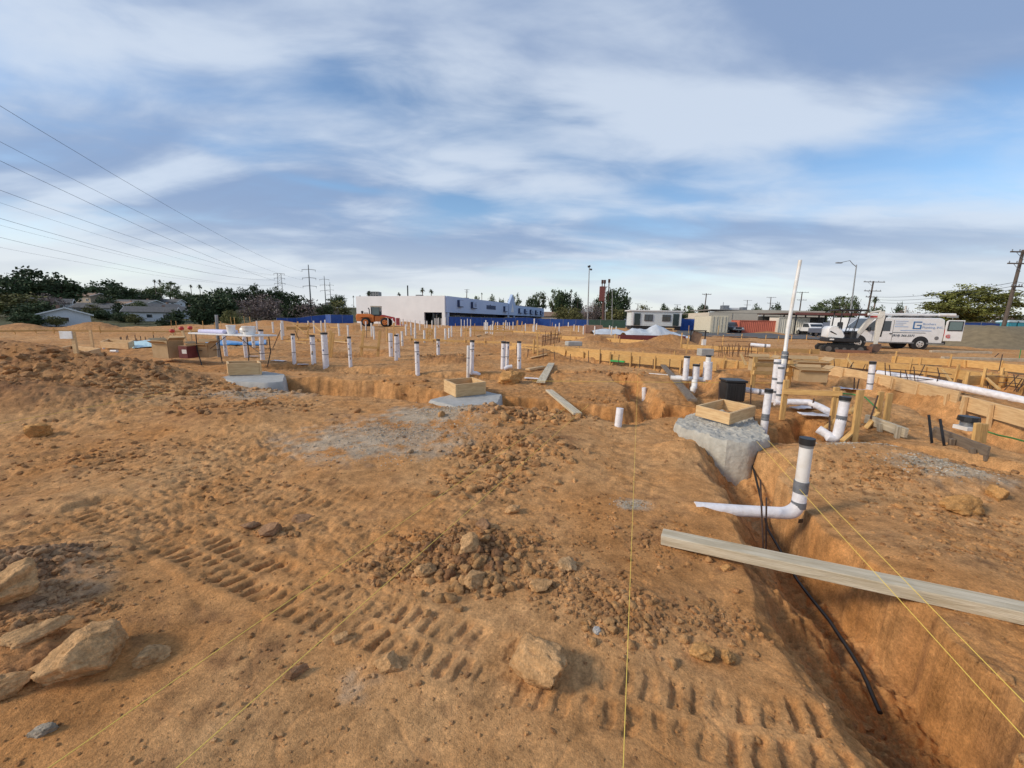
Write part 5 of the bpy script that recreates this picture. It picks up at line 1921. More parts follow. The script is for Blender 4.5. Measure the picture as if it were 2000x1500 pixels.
# ---------------------------------------------------------------- cream building, carport and containers on the right
def cream_hall():
    a = at_depth(1382, 645, 74)
    t_ = thing('cream_hall', 'long low cream building behind the containers', 'building', (a.x, a.y, .2), R(-3))
    MB().box((10.5, 5, 1.75), (21, 10, 3.5)).build('front_wall', CREAM, t_)
    MB().prism([(0, 0), (21, 0), (21, .55), (9, .62), (1.5, .2)], (0, .1, 3.5), (1, 0, 0), (0, 0, 1), (0, 1, 0), .3).build('parapet', CREAM, t_)
    MB().box((10.6, 5, 4.02), (20.6, 9.6, .16)).build('roof', mat('roof_felt', (.26, .25, .24), .9), t_)
    MB().box((17.3, 5, 1.7), (-6.6 + 13.4, 9.6, 3.4)).build('wing', CREAM, t_)
    for x in (4.2, 9.2, 13):
        MB().box((x, -.03, 1.75), (.08, .06, 3.4)).build('joint', mat('joint', (.40, .37, .31), .9), t_)
    MB().box((9.3, .0, 2.9), (.5, .14, .4)).build('vent', STUCCO, t_)
    for (x, y, w_, h) in ((4.6, 4, 1.2, .9), (6.7, 5, 1.8, .5), (8.2, 4, .9, .6)):
        MB().box((x, y, 4.1 + h / 2), (w_, 1.2, h)).build('roof_unit', STEEL if w_ < 1.5 else STUCCO, t_)
    MB().tube([(3.8, 3, 4.0), (3.8, 3, 5.6)], .05, 6).build('vent_pipe', STEEL, t_)
    return t_


cream_hall()
a = at_depth(1310, 640, 110)
t = thing('cream_hall', 'low cream shed left of the long cream building', 'building', (at_depth(1340, 640, 85).x, 85, .2))
MB().prism([(0, 0), (8, 0), (8, 3.2), (4, 3.4), (0, 2.2)], (0, 0, 0), (1, 0, 0), (0, 0, 1), (0, 1, 0), 6).build('wall', CREAM, t)
MB().box((4, 0, 3.4), (8.2, 6.2, .12)).build('roof', mat('roof_felt', (.26, .25, .24), .9), t)


def container(label, u, v, Y, ln, wd, h, rz, m, doors=True):
    b_ = at_depth(u, v, Y)
    b_.z = hz1(b_.x, b_.y) + .05
    t_ = thing('shipping_container', label, 'container', b_, R(rz))
    # corrugated body: x along the length, front doors at -y when short
    n = int(ln / .28)
    poly = []
    for i in range(n):
        x = -ln / 2 + ln * i / n
        q = ln / n
        poly += [(x, -wd / 2), (x + q * .35, -wd / 2), (x + q * .5, -wd / 2 + .05), (x + q * .85, -wd / 2 + .05)]
    poly += [(ln / 2, -wd / 2), (ln / 2, wd / 2), (-ln / 2, wd / 2)]
    MB().prism(poly, (0, 0, h / 2), (1, 0, 0), (0, 1, 0), (0, 0, 1), h - .2).build('corrugated_body', m, t_)
    for z_ in (.06, h - .06):
        for s_ in (-1, 1):
            MB().box((0, s_ * (wd / 2 - .02), z_), (ln + .02, .12, .12)).build('rail', m, t_)
    for sx in (-1, 1):
        for sy in (-1, 1):
            MB().box((sx * (ln / 2 - .03), sy * (wd / 2 - .03), h / 2), (.14, .14, h + .01)).build('corner_post', m, t_)
    return t_


CCREAM = mat('cream_container_paint', (.66, .60, .46), .6, .08)
CORNG = mat('orange_container_paint', (.62, .17, .10), .6, scale=1.2, col2=(.50, .13, .08))
CWHT = mat('white_container_paint', (.68, .64, .54), .6, .06)
t = container('cream shipping container seen on its door end', 1386, 646, 60.5, 2.44, 6.0, 2.55, -4, CCREAM)
for x in (-.6, .6):
    dd_ = MB().box((x, -3.05, 1.28), (1.12, .06, 2.3)).build('door', CCREAM, t)
    for k in (-.25, .25):
        MB().tube([(x + k, -3.11, .2), (x + k, -3.11, 2.4)], .025, 6).build('lock_bar', STEEL, dd_)
container('long orange shipping container before the cream building', 1474, 648, 61.5, 6.2, 2.44, 1.95, -3, CORNG)
container('pale shipping container right of the orange one', 1538, 650, 60.5, 4.4, 2.4, 2.5, -4, CWHT)

# carport
a = at_depth(1620, 648, 58)
t = thing('carport', 'dark open carport with a red-brown roof edge behind the mini excavator', 'carport', (a.x, 58, .2))
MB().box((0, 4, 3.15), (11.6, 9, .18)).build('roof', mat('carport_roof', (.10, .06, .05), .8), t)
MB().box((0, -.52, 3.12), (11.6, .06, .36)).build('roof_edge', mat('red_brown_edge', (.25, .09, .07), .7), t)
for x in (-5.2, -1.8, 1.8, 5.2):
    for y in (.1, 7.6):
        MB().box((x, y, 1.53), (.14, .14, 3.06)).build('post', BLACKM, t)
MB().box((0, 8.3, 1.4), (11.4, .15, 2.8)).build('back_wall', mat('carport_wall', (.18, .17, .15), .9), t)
a = at_depth(1626, 650, 50)
t = thing('block_wall', 'short concrete block wall left of the mini excavator', 'wall', (a.x, 50, .2))
for i in range(6):
    for j in range(9):
        MB().box((-1.1 + i * .41 + (.2 if j % 2 else 0), 0, .1 + j * .205), (.395, .2, .195)).build('block', CONCF, t)


# ---------------------------------------------------------------- vehicles
TYRE = mat('tyre_rubber', (.018, .018, .018), .85, .2)
CHROME = mat('chrome', (.75, .75, .75), .18, .05, metal=1.0)


def wheel(parent, x, y, z, r_, w_, rim=CHROME):
    """wheel with axle along local y"""
    t_ = MB().tube([(0, -w_ / 2, 0), (0, -w_ * .42, 0), (0, w_ * .42, 0), (0, w_ / 2, 0)], [r_ * .88, r_, r_, r_ * .88], 22).build('wheel', TYRE, parent, smooth=True)
    t_.location = (x, y, z)
    for s_ in (-1, 1):
        MB().tube([(0, s_ * w_ * .44, 0), (0, s_ * w_ * .53, 0)], r_ * .58, 16).build('rim', rim, t_, smooth=True)
        for k in range(5):
            a_ = k * 1.2566
            MB().box((math.cos(a_) * r_ * .34, s_ * w_ * .535, math.sin(a_) * r_ * .34), (r_ * .17, .012, r_ * .17)).build('rim_hole', BLACKM, t_)
    return t_


def work_van():
    rear = at_depth(1793, 688, 25.4)                         # near-side rear wheel
    yaw = R(180 - 12)                                        # nose points left and a little away
    rear = rear + Vector((math.sin(R(12)), math.cos(R(12)), 0))
    g = hz1(rear.x, rear.y)
    t_ = thing('work_van', 'white extended plumbing work van with roof tubes and its rear door open', 'van', (rear.x, rear.y, g), yaw)
    # local x forward from the rear axle, local y to the van's left = towards the camera is +y (nose left)
    W = 2.0
    prof = [(-1.2, .42), (4.35, .42), (4.45, .62), (4.42, .98), (4.2, 1.08), (3.45, 1.22), (2.72, 1.96), (2.5, 2.06), (-.92, 2.08), (-1.15, 1.98), (-1.24, 1.2)]
    bm_ = MB().prism(prof, (0, 0, 0), (1, 0, 0), (0, 0, 1), (0, 1, 0), W)
    body = bm_.build('body', WHITEP, t_, smooth=True, bevel=.05)
    s_ = 1
    yy = W / 2
    # wheel arches and wheels
    for x in (0, 3.5):
        for q in (-1, 1):
            MB().tube([(x, q * (yy - .25), .42), (x, q * (yy + .006), .42)], .47, 22).build('wheel_arch', BLACKM, t_, smooth=True)
            wheel(t_, x, q * (yy - .10), .37, .375, .24)
    # windows on both sides
    for q in (-1, 1):
        MB().prism([(2.62, 1.18), (3.28, 1.22), (2.78, 1.82), (2.62, 1.84)], (0, q * (yy + .004), 0), (1, 0, 0), (0, 0, 1), (0, 1, 0), .02).build('vent_window', GLASSD, t_)
        MB().prism([(1.78, 1.18), (2.5, 1.18), (2.5, 1.84), (1.78, 1.84)], (0, q * (yy + .004), 0), (1, 0, 0), (0, 0, 1), (0, 1, 0), .02).build('door_window', GLASSD, t_)
        for x in (1.62, 2.72):
            MB().box((x, q * (yy + .003), 1.2), (.012, .01, 1.4)).build('door_seam', BLACKM, t_)
        MB().box((1.72, q * (yy + .02), 1.02), (.13, .04, .06)).build('door_handle', BLACKM, t_)
        MB().box((3.05, q * (yy + .15), 1.28), (.1, .22, .3)).build('mirror', BLACKM, t_, bevel=.02)
        MB().box((1.0, q * (yy + .004), .44), (4.6, .02, .08)).build('sill', mat('grey_trim', (.2, .2, .2), .6), t_)
    MB().prism([(0, -.85), (0, .85), (.95, .78), (.95, -.78)], (3.36, 0, 1.3), (-.69, 0, .72), (0, 1, 0), (.72, 0, .69), .03).build('windscreen', GLASSD, t_)
    MB().box((4.5, 0, .52), (.14, 1.9, .2)).build('front_bumper', CHROME, t_, bevel=.02)
    MB().box((-1.33, 0, .48), (.16, 1.95, .2)).build('rear_bumper', BLACKM, t_, bevel=.02)
    for q in (-1, 1):
        MB().box((4.43, q * .72, .85), (.06, .3, .2)).build('headlight', PVC, t_)
        MB().box((-1.24, q * .93, 1.15), (.05, .1, .4)).build('tail_light', REDP, t_)
    # rack and tubes
    for x in (-.8, 0, 1.0, 2.0):
        MB().box((x, 0, 2.15), (.05, 1.8, .05)).build('rack_bar', BLACKM, t_)
        for q in (-1, 1):
            MB().box((x, q * .85, 2.1), (.05, .05, .12)).build('rack_foot', BLACKM, t_)
    MB().tube([(-1.75, .72, 2.28), (3.0, .72, 2.28)], .085, 14).build('roof_tube', WHITEP, t_, smooth=True)
    MB().tube([(-1.8, .72, 2.28), (-.9, .72, 2.28)], .11, 14).build('tube_end', PVC, t_, smooth=True)
    MB().tube([(-.8, .35, 2.26), (2.6, .35, 2.26)], .07, 14).build('roof_tube', WHITEP, t_, smooth=True)
    # open rear door swung out to the side: hinged at the rear corner
    rd = MB().prism([(0, .62), (.86, .62), (.86, 1.95), (.1, 1.95), (0, 1.86)], (-1.26, yy - .04, 0), (-.985, .17, 0), (0, 0, 1), (.17, .985, 0), .07).build('rear_door', WHITEP, t_, bevel=.012)
    MB().prism([(.12, 1.32), (.74, 1.32), (.74, 1.84), (.14, 1.84)], (-1.255, yy + .002, 0), (-.985, .17, 0), (0, 0, 1), (.17, .985, 0), .075).build('door_pane', glass_mat('van_glass', (.10, .15, .15)), rd)
    MB().prism([(.07, 1.27), (.79, 1.27), (.79, 1.89), (.09, 1.89)], (-1.257, yy - .003, 0), (-.985, .17, 0), (0, 0, 1), (.17, .985, 0), .073).build('door_gasket', BLACKM, rd)
    # lettering on the camera side; text faces +y, read from the outside (x runs to -local x)
    BLT = mat('blue_lettering', (.05, .16, .36), .5, .02)
    LBT = mat('pale_blue_lettering', (.28, .40, .62), .5, .02)
    GRT = mat('grey_lettering', (.10, .12, .14), .5, .02)

    def put(body_, size, x, z_, m_, shear=0.0, bold=0.0):      # one line of print is one part
        me_ = text_mesh(body_, size, m_, 'lettering', shear, bold)
        o_ = part('lettering', me_, t_, (x, yy + .008, z_), (R(90), 0, R(180)))
        return o_
    # square G emblem built from strokes
    em = MB()
    gx0, gz0, gs = .55, 1.36, .46
    for (cx_, cz_, sx_, sz_) in ((-.23, .44, .46, .07), (-.035, .23, .07, .35), (-.23, .02, .46, .07), (-.425, .13, .07, .15), (-.33, .235, .26, .06)):
        em.box((gx0 + cx_, yy + .008, gz0 + cz_), (sx_, .02, sz_))
    em.build('emblem', BLT, t_)
    put('Brothers', .20, .04, 1.62, LBT)
    put('Plumbing, INC.', .19, .04, 1.40, LBT)
    for (x0, x1, z_, hh_, m_) in ((1.55, .85, 1.84, .035, LBT), (1.55, .95, 1.72, .035, LBT), (1.55, 1.1, 1.60, .035, LBT), (1.55, .8, 1.48, .04, LBT), (1.2, -.5, 1.24, .045, LBT), (1.62, -.2, 1.10, .035, GRT)):
        MB().box(((x0 + x1) / 2, yy + .006, z_), (x0 - x1, .012, hh_)).build('faint_print_line', m_, t_)
    put('(818) 366-3371', .20, 1.62, .84, GRT, .25, .004)
    MB().tube([(-.85, yy + .004, .78), (-.85, yy + .012, .78)], .12, 18).build('filler_cap', mat('grey_trim', (.2, .2, .2), .6), t_)
    dm = text_mesh('G', .3, REDP, 'door_emblem', 0, .01)
    o_ = part('door_emblem', dm, rd, (-1.28, yy + .05, .82), (R(90), 0, R(170)))
    return t_


work_van()


def mini_excavator():
    b = at_depth(1652, 690, 20.6)
    g = hz1(b.x, b.y)
    t_ = thing('mini_excavator', 'white and black mini excavator standing before the van with its arm lowered', 'excavator', (b.x, b.y + .4, g + .0), R(-20))
    t_.scale = (.86, .86, .92)
    # x to the right (arm side)
    for y in (-.55, .55):
        tr = MB().prism([(-1.05, .12), (-.92, .0), (.95, .0), (1.08, .12), (1.1, .30), (.98, .44), (-.95, .44), (-1.1, .30)], (-.05, y, 0), (1, 0, 0), (0, 0, 1), (0, 1, 0), .32).build('track', TYRE, t_, bevel=.03)
        for k in range(5):
            MB().tube([(-.85 + k * .4, y - .18, .2), (-.85 + k * .4, y + .18, .2)], .10 if k not in (0, 4) else .16, 14).build('roller', mat('roller_steel', (.12, .11, .10), .6), tr, smooth=True)
        for k in range(16):
            MB().box((-1.0 + k * .125, y, .455), (.05, .33, .025)).build('track_pad', TYRE, tr)
    MB().box((0, 0, .42), (1.2, .8, .2)).build('undercarriage', BLACKM, t_)
    MB().tube([(0, 0, .5), (0, 0, .62)], .42, 20).build('turntable', BLACKM, t_)
    MB().box((-.12, 0, .72), (1.65, 1.35, .24)).build('frame', BLACKM, t_, bevel=.04)
    # rounded white engine cover at the back (left)
    MB().prism([(-.95, .84), (-.1, .78), (-.02, .95), (-.2, 1.3), (-.42, 1.50), (-.8, 1.52), (-.95, 1.38)], (0, 0, 0), (1, 0, 0), (0, 0, 1), (0, 1, 0), 1.0).build('engine_cover', WHITEP, t_, smooth=True, bevel=.05)
    MB().prism([(-.85, 1.18), (-.5, 1.02), (-.48, 1.06), (-.8, 1.24)], (0, -.51, 0), (1, 0, 0), (0, 0, 1), (0, 1, 0), .02).build('decal', BLACKM, t_)
    MB().box((-.75, -.69, .75), (.22, .03, .08)).build('plate', WHITEP, t_)
    # seat, console, canopy
    MB().box((.02, 0, 1.15), (.42, .5, .14)).build('seat', BLACKM, t_, bevel=.04)
    MB().box((-.2, 0, 1.45), (.14, .5, .6)).build('seat_back', BLACKM, t_, bevel=.04)
    MB().box((.42, 0, 1.0), (.3, .9, .5)).build('console', BLACKM, t_, bevel=.04)
    for y in (-.25, .25):
        MB().tube([(.38, y, 1.25), (.44, y, 1.55)], .015, 6).build('lever', BLACKM, t_)
    for y in (-.55, .55):
        MB().tube([(-.42, y, 1.4), (-.38, y, 2.38)], .035, 8).build('canopy_post', BLACKM, t_)
        MB().tube([(.30, y, 1.0), (.52, y, 2.38)], .03, 8).build('canopy_post', BLACKM, t_)
    MB().box((.1, 0, 2.42), (1.5, 1.35, .09)).build('canopy_roof', BLACKM, t_, bevel=.03)
    # boom, stick and bucket
    PALEW = mat('off_white_boom', (.70, .67, .60), .5, .06)
    MB().prism([(.45, .75), (.65, .70), (1.42, 1.95), (1.75, 2.02), (1.85, 2.2), (1.3, 2.22), (1.12, 1.98)], (0, -.05, 0), (1, 0, 0), (0, 0, 1), (0, 1, 0), .2).build('boom', PALEW, t_, bevel=.015)
    MB().tube([(.72, -.05, .85), (1.15, -.05, 1.55)], .06, 10).build('boom_cylinder', STEEL, t_, smooth=True)
    MB().tube([(1.15, -.05, 1.55), (1.35, -.05, 1.86)], .03, 8).build('boom_ram', CHROME, t_, smooth=True)
    MB().prism([(1.62, 2.36), (1.85, 2.40), (1.92, 2.1), (1.78, .55), (1.62, .52), (1.55, 1.9)], (0, -.05, 0), (1, 0, 0), (0, 0, 1), (0, 1, 0), .16).build('stick', PALEW, t_, bevel=.012)
    MB().tube([(1.2, -.05, 2.30), (1.7, -.05, 2.42)], .055, 10).build('stick_cylinder', PALEW, t_, smooth=True)
    MB().tube([(1.95, -.05, 2.1), (1.88, -.05, .95)], .045, 8).build('bucket_cylinder', BLACKM, t_, smooth=True)
    MB().box((1.35, -.16, 2.08), (.34, .02, .09)).build('decal', REDP, t_)
    MB().prism([(1.55, .52), (1.9, .55), (1.95, .35), (1.8, .08), (1.5, .05), (1.42, .25)], (0, -.05, 0), (1, 0, 0), (0, 0, 1), (0, 1, 0), .42).build('bucket', mat('worn_bucket', (.13, .08, .06), .7), t_, bevel=.01)
    for k in range(4):
        MB().box((1.42, -.2 + k * .1, .06), (.16, .035, .03)).build('bucket_tooth', STEEL, t_)
    # blade at the right end
    MB().box((1.25, 0, .22), (.08, 1.5, .36)).build('dozer_blade', mat('dirty_blade', (.26, .12, .07), .8), t_)
    MB().box((.3, -.85, .1), (1.6, .3, .16), rz=.03).build('mud_on_track', mat('dirty_blade', (.26, .12, .07), .8), t_)
    return t_


mini_excavator()


def wheel_loader():
    b = at_depth(737, 634, 62)
    b.z = hz1(b.x, b.y)
    t_ = thing('wheel_loader', 'orange wheel loader parked before the white store wall', 'loader', b, R(6))
    ORG_ = mat('loader_orange', (.68, .20, .03), .45, .1, coat=.2)
    RED_ = mat('loader_red', (.55, .05, .06), .5, .1)
    for x in (-1.5, 1.45):
        for y in (-.95, .95):
            wheel(t_, x, y, .68, .70, .5, ORG_)
    MB().prism([(-3.0, .8), (-.4, .7), (-.3, 1.7), (-.8, 1.95), (-2.9, 1.95), (-3.1, 1.6)], (0, 0, 0), (1, 0, 0), (0, 0, 1), (0, 1, 0), 1.5).build('engine_hood', ORG_, t_, bevel=.08)
    for x in (-1.5, 1.45):
        for y in (-.95, .95):
            MB().prism([(-.85, 1.3), (-.5, 1.55), (.5, 1.55), (.85, 1.3), (.5, 1.45), (-.5, 1.45)], (x, y, 0), (1, 0, 0), (0, 0, 1), (0, 1, 0), .55).build('fender', ORG_, t_)
    MB().prism([(-.3, .8), (1.3, .75), (1.7, 1.2), (.3, 1.9), (-.3, 1.7)], (0, 0, 0), (1, 0, 0), (0, 0, 1), (0, 1, 0), 1.0).build('front_frame', ORG_, t_, bevel=.05)
    MB().box((-.1, 0, 1.75), (1.4, 1.3, .2)).build('cab_floor', BLACKM, t_)
    for x in (-.72, .55):
        for y in (-.62, .62):
            MB().box((x, y, 2.45), (.09, .09, 1.3)).build('cab_post', BLACKM, t_)
    MB().box((-.08, 0, 2.42), (1.2, 1.18, 1.2)).build('cab_glass', glass_mat('cab_glass', (.08, .13, .13)), t_)
    MB().box((-.08, 0, 3.14), (1.5, 1.45, .14)).build('cab_roof', mat('cream_roof', (.68, .64, .5), .5), t_, bevel=.03)
    MB().tube([(-1.2, .3, 1.9), (-1.25, .3, 2.7), (-1.4, .3, 2.9)], .08, 8).build('exhaust_stack', BLACKM, t_)
    MB().tube([(-2.2, -.2, 1.9), (-2.2, -.2, 2.3), (-2.2, -.2, 2.4)], [.1, .2, .12], 8).build('air_intake', BLACKM, t_)
    for y in (-.45, .45):
        MB().prism([(.6, 1.7), (.9, 1.85), (2.6, 1.5), (3.2, .55), (3.0, .5), (2.4, 1.2)], (0, y, 0), (1, 0, 0), (0, 0, 1), (0, 1, 0), .16).build('lift_arm', RED_, t_)
    MB().prism([(3.0, .35), (3.1, 1.35), (3.3, 1.4), (3.25, .5), (4.1, .3), (4.1, .22)], (0, 0, 0), (1, 0, 0), (0, 0, 1), (0, 1, 0), 2.5).build('bucket', RED_, t_)
    return t_


wheel_loader()


def pickup(label, u, v, Y, rz, m):
    b = at_depth(u, v, Y)
    b.z = hz1(b.x, b.y)
    t_ = thing('pickup_truck', label, 'truck', b, R(rz))
    MB().prism([(-2.6, .5), (2.6, .5), (2.65, .95), (1.3, 1.05), (.75, 1.72), (-.7, 1.75), (-.85, 1.08), (-2.6, 1.05)], (0, 0, 0), (1, 0, 0), (0, 0, 1), (0, 1, 0), 1.8).build('body', m, t_, smooth=True, bevel=.05)
    for q in (-1, 1):
        MB().prism([(-.62, 1.12), (1.1, 1.12), (.68, 1.64), (-.58, 1.66)], (0, q * .905, 0), (1, 0, 0), (0, 0, 1), (0, 1, 0), .02).build('side_window', GLASSD, t_)
        for x in (-1.6, 1.7):
            wheel(t_, x, q * .82, .36, .37, .24)
        MB().box((2.64, q * .65, .8), (.05, .3, .18)).build('headlight', PVC, t_)
    MB().box((1.05, 0, 1.38), (.03, 1.5, .45), m=Matrix.Rotation(R(-40), 3, 'Y')).build('windscreen', GLASSD, t_)
    MB().box((2.66, 0, .62), (.1, 1.8, .2)).build('bumper', CHROME, t_)
    MB().box((2.66, 0, .82), (.04, .9, .2)).build('grille', BLACKM, t_)
    return t_


pickup('dark pickup truck with a white hood between the cream and orange containers', 1421, 648, 62, -86, mat('dark_truck', (.10, .10, .11), .35, .1, coat=.4))
pickup('white pickup truck parked in the shade of the carport', 1584, 652, 57, -100, WHITEP)
pickup('grey truck with a white canopy parked behind the mini excavator', 1628, 652, 46, 8, mat('slate_truck', (.11, .12, .15), .4, .1, coat=.3))
BM = bpy.data.objects
t = thing('box_trailer', 'white box trailer behind the canopy of the mini excavator', 'trailer', (at_depth(1672, 650, 40).x, 40, hz1(at_depth(1672, 650, 40).x, 40)), R(4))
MB().box((0, 0, 1.35), (4.2, 2.0, 1.7)).build('box_body', WHITEP, t, bevel=.05)
for x in (-.5, .5):
    for y in (-.95, .95):
        wheel(t, x, y, .33, .33, .2)

# ---------------------------------------------------------------- site office trailer
b = at_depth(1275, 642, 70)
t = thing('office_trailer', 'pale grey site office trailer with two windows and two dark doors', 'trailer', (b.x, 70, hz1(b.x, 70)), R(-2))
TR = mat('trailer_siding', (.62, .68, .70), .7, .05)
for k in range(12):                     # lap siding boards between doors
    MB().box((0, 0, .85 + k * .205 + .1), (8.8, 2.9 + (.02 if k % 2 else 0), .2)).build('siding_board', TR, t)
MB().box((0, 0, 3.46), (9.6, 3.3, .2)).build('roof', WHITEP, t)
for x in (-1.35, 1.75):
    f = MB().box((x, -1.5, 2.25), (1.45, .12, 1.15)).build('window', mat('bronze_frame', (.10, .09, .09), .5), t)
    for q in (-.33, .33):
        MB().box((x + q, -1.57, 2.25), (.58, .05, .95)).build('pane', GLASSD, f)
for x in (-3.3, 3.4):
    d_ = MB().box((x, -1.5, 1.95), (1.0, .12, 2.05)).build('door', mat('dark_green_door', (.03, .05, .05), .5), t)
    MB().box((x + .38, -1.59, 1.9), (.06, .06, .12)).build('handle', STEEL, d_)
for x in (-4.15, 4.15):
    MB().box((x, -1.5, 2.05), (.3, .1, 2.3)).build('corner_trim', WHITEP, t)
MB().box((0, -.1, .5), (8.6, 2.6, .62)).build('skirt', BLACKM, t)
for x in (-1, 0):
    for y in (-1.1, 1.1):
        wheel(t, x, y, .36, .36, .22)

# tarpaulin heap, sawhorse, red beam before it
def tarp(label, u, v, Y, pts, m, seed):
    b_ = at_depth(u, v, Y)
    b_.z = hz1(b_.x, b_.y)
    vs, fs = [], []
    nx, ny = 44, 18
    for j in range(ny + 1):
        for i in range(nx + 1):
            s_ = i / nx
            k = s_ * (len(pts) - 1)
            i0 = min(int(k), len(pts) - 2)
            fr = k - i0
            hgt = pts[i0][1] * (1 - fr) + pts[i0 + 1][1] * fr
            x = pts[0][0] + (pts[-1][0] - pts[0][0]) * s_
            yv = (j / ny - .5) * 3
            prof = max(0, 1 - (abs(yv) / 1.5) ** 1.6)
            z = hgt * prof * (1 + .22 * mnoise.noise(Vector((x * 1.4, yv * 1.4, seed)))) + .06 * abs(mnoise.noise(Vector((x * 4, yv * 4, seed))))
            vs.append((x, yv, z))
    for j in range(ny):
        for i in range(nx):
            a_ = j * (nx + 1) + i
            fs.append((a_, a_ + 1, a_ + nx + 2, a_ + nx + 1))
    o_ = MB().add(vs, fs).build('tarpaulin', m, None, smooth=True)
    o_.location = b_
    return tag(o_, label, 'tarpaulin')


TARP = mat('clear_tarp', (.60, .64, .68), .35, .1, scale=2, col2=(.46, .48, .50), coat=.3)
tarp('crumpled grey plastic tarpaulin heaped before the office trailer', 1262, 662, 37, [(-2.2, .4), (-1.8, .85), (-1.2, .8), (-.6, .7), (.1, 1.25), (1.0, .95), (1.8, .55), (3.0, .4), (3.8, .2)], TARP, 3)
tarp('low strip of white plastic left of the tarpaulin heap', 1190, 652, 44, [(-2.0, .3), (-1, .6), (0, .5), (1.2, .55), (2, .2)], TARP, 8)
b = at_depth(1272, 665, 30)
o_ = MB().box((0, 0, .3), (5.0, .25, .36), rz=-.12).build('steel_beam', mat('oxide_red', (.16, .03, .03), .6), None)
o_.location = (b.x, 30, hz1(b.x, 30) + .1)
tag(o_, 'dark red steel beam lying before the tarpaulin heap', 'beam')
b = at_depth(1306, 655, 40)
t = thing('sawhorse', 'timber sawhorse at the right of the tarpaulin heap', 'sawhorse', (b.x, 40, hz1(b.x, 40)))
MB().box((0, 0, .85), (1.0, .12, .12)).build('beam', WOODN, t)
for sx in (-1, 1):
    for sy in (-1, 1):
        MB().bar((sx * .38, sy * .05, .82), (sx * .52, sy * .35, -.02), .1, .04).build('leg', WOODN, t)
b = at_depth(1158, 646, 46)
o_ = MB().box((0, 0, .45), (2.0, 1.2, 1.1)).build('crate', mat('rust_crate', (.36, .20, .13), .8), None, bevel=.02)
o_.location = (b.x, 46, hz1(b.x, 46))
tag(o_, 'brown box crate at the end of the blue fence', 'crate')
# dark framed rack in front of the cream container
b = at_depth(1362, 668, 24)
t = thing('barrier_rack', 'dark framed rack holding a brown sheet before the cream container', 'rack', (b.x, 24, hz1(b.x, 24)))
for x in (-.45, .45):
    MB().box((x, 0, .42), (.06, .06, .9)).build('post', BLACKM, t)
MB().box((0, 0, .88), (1.0, .06, .06)).build('top_rail', BLACKM, t)
MB().box((-.1, .05, .42), (.6, .03, .75), m=Matrix.Rotation(R(18), 3, 'Y')).build('sheet', mat('brown_sheet', (.30, .19, .12), .8), t)
MB().box((.35, -.1, .18), (.2, .2, .36)).build('tub', PVC, t)

# ---------------------------------------------------------------- screened fences
BLUEF = mat('blue_screen', (.02, .09, .36), .7, scale=1.5, col2=(.015, .06, .27))
GREENF = mat('green_screen', (.025, .07, .05), .8, scale=1.5, col2=(.02, .05, .04))


def screen_fence(label, pts, m, h=1.8, gap=3.0):
    o0 = Vector((pts[0][0], pts[0][1], 0))
    t_ = thing('screened_fence', label, 'fence', (o0.x, o0.y, hz1(o0.x, o0.y)))
    z0 = hz1(o0.x, o0.y)
    for a_, b_ in zip(pts[:-1], pts[1:]):
        a2_, b2_ = Vector((*a_, 0)), Vector((*b_, 0))
        n = max(1, round((b2_ - a2_).length / gap))
        dr = (b2_ - a2_).normalized()
        nr = Vector((-dr.y, dr.x, 0))
        for i in range(n):
            p, q = a2_.lerp(b2_, i / n), a2_.lerp(b2_, (i + 1) / n)
            za, zb = hz1(p.x, p.y) - z0, hz1(q.x, q.y) - z0
            vs, fs = [], []
            k, kk = 6, 4
            for jj in range(kk + 1):
                for j in range(k + 1):
                    c = p.lerp(q, j / k) - o0
                    z_ = za + (zb - za) * j / k + .04 + (h - .06 - .06 * math.sin(math.pi * j / k) * random.random()) * jj / kk
                    w_ = nr * (.05 * random.uniform(-1, 1) if 0 < j < k else 0)
                    vs.append((c.x + w_.x, c.y + w_.y, z_))
            for jj in range(kk):
                for j in range(k):
                    a3 = jj * (k + 1) + j
                    fs.append((a3, a3 + 1, a3 + k + 2, a3 + k + 1))
            MB().add(vs, fs).build('screen_panel', m, t_, smooth=True)
            MB().tube([p - o0 + Vector((0, 0, za - .1)), p - o0 + Vector((0, 0, za + h + .06))], .035, 6).build('post', STEEL, t_)
            MB().tube([p - o0 + Vector((0, 0, za + h)), q - o0 + Vector((0, 0, zb + h))], .025, 5).build('top_rail', STEEL, t_)
    return t_


def gx(u, Y):
    return (at_depth(u, 625, Y).x, Y)


screen_fence('long blue screened fence in front of the shopfront', [gx(876, 74), gx(960, 84), gx(1050, 92), gx(1150, 92)], BLUEF)
screen_fence('dark green screened fence left of the office trailer', [gx(1150, 91), gx(1222, 88)], GREENF)
screen_fence('blue screened fence left of the white store', [gx(540, 80), gx(580, 86), gx(636, 88), gx(646, 80), gx(690, 84)], BLUEF, 1.8)
screen_fence('blue screened fence between the office trailer and the cream container', [gx(1325, 72), gx(1372, 71)], BLUEF, 2.2)
screen_fence('blue screened fence behind the open van door', [gx(1880, 40), gx(1955, 41)], BLUEF, 2.0)

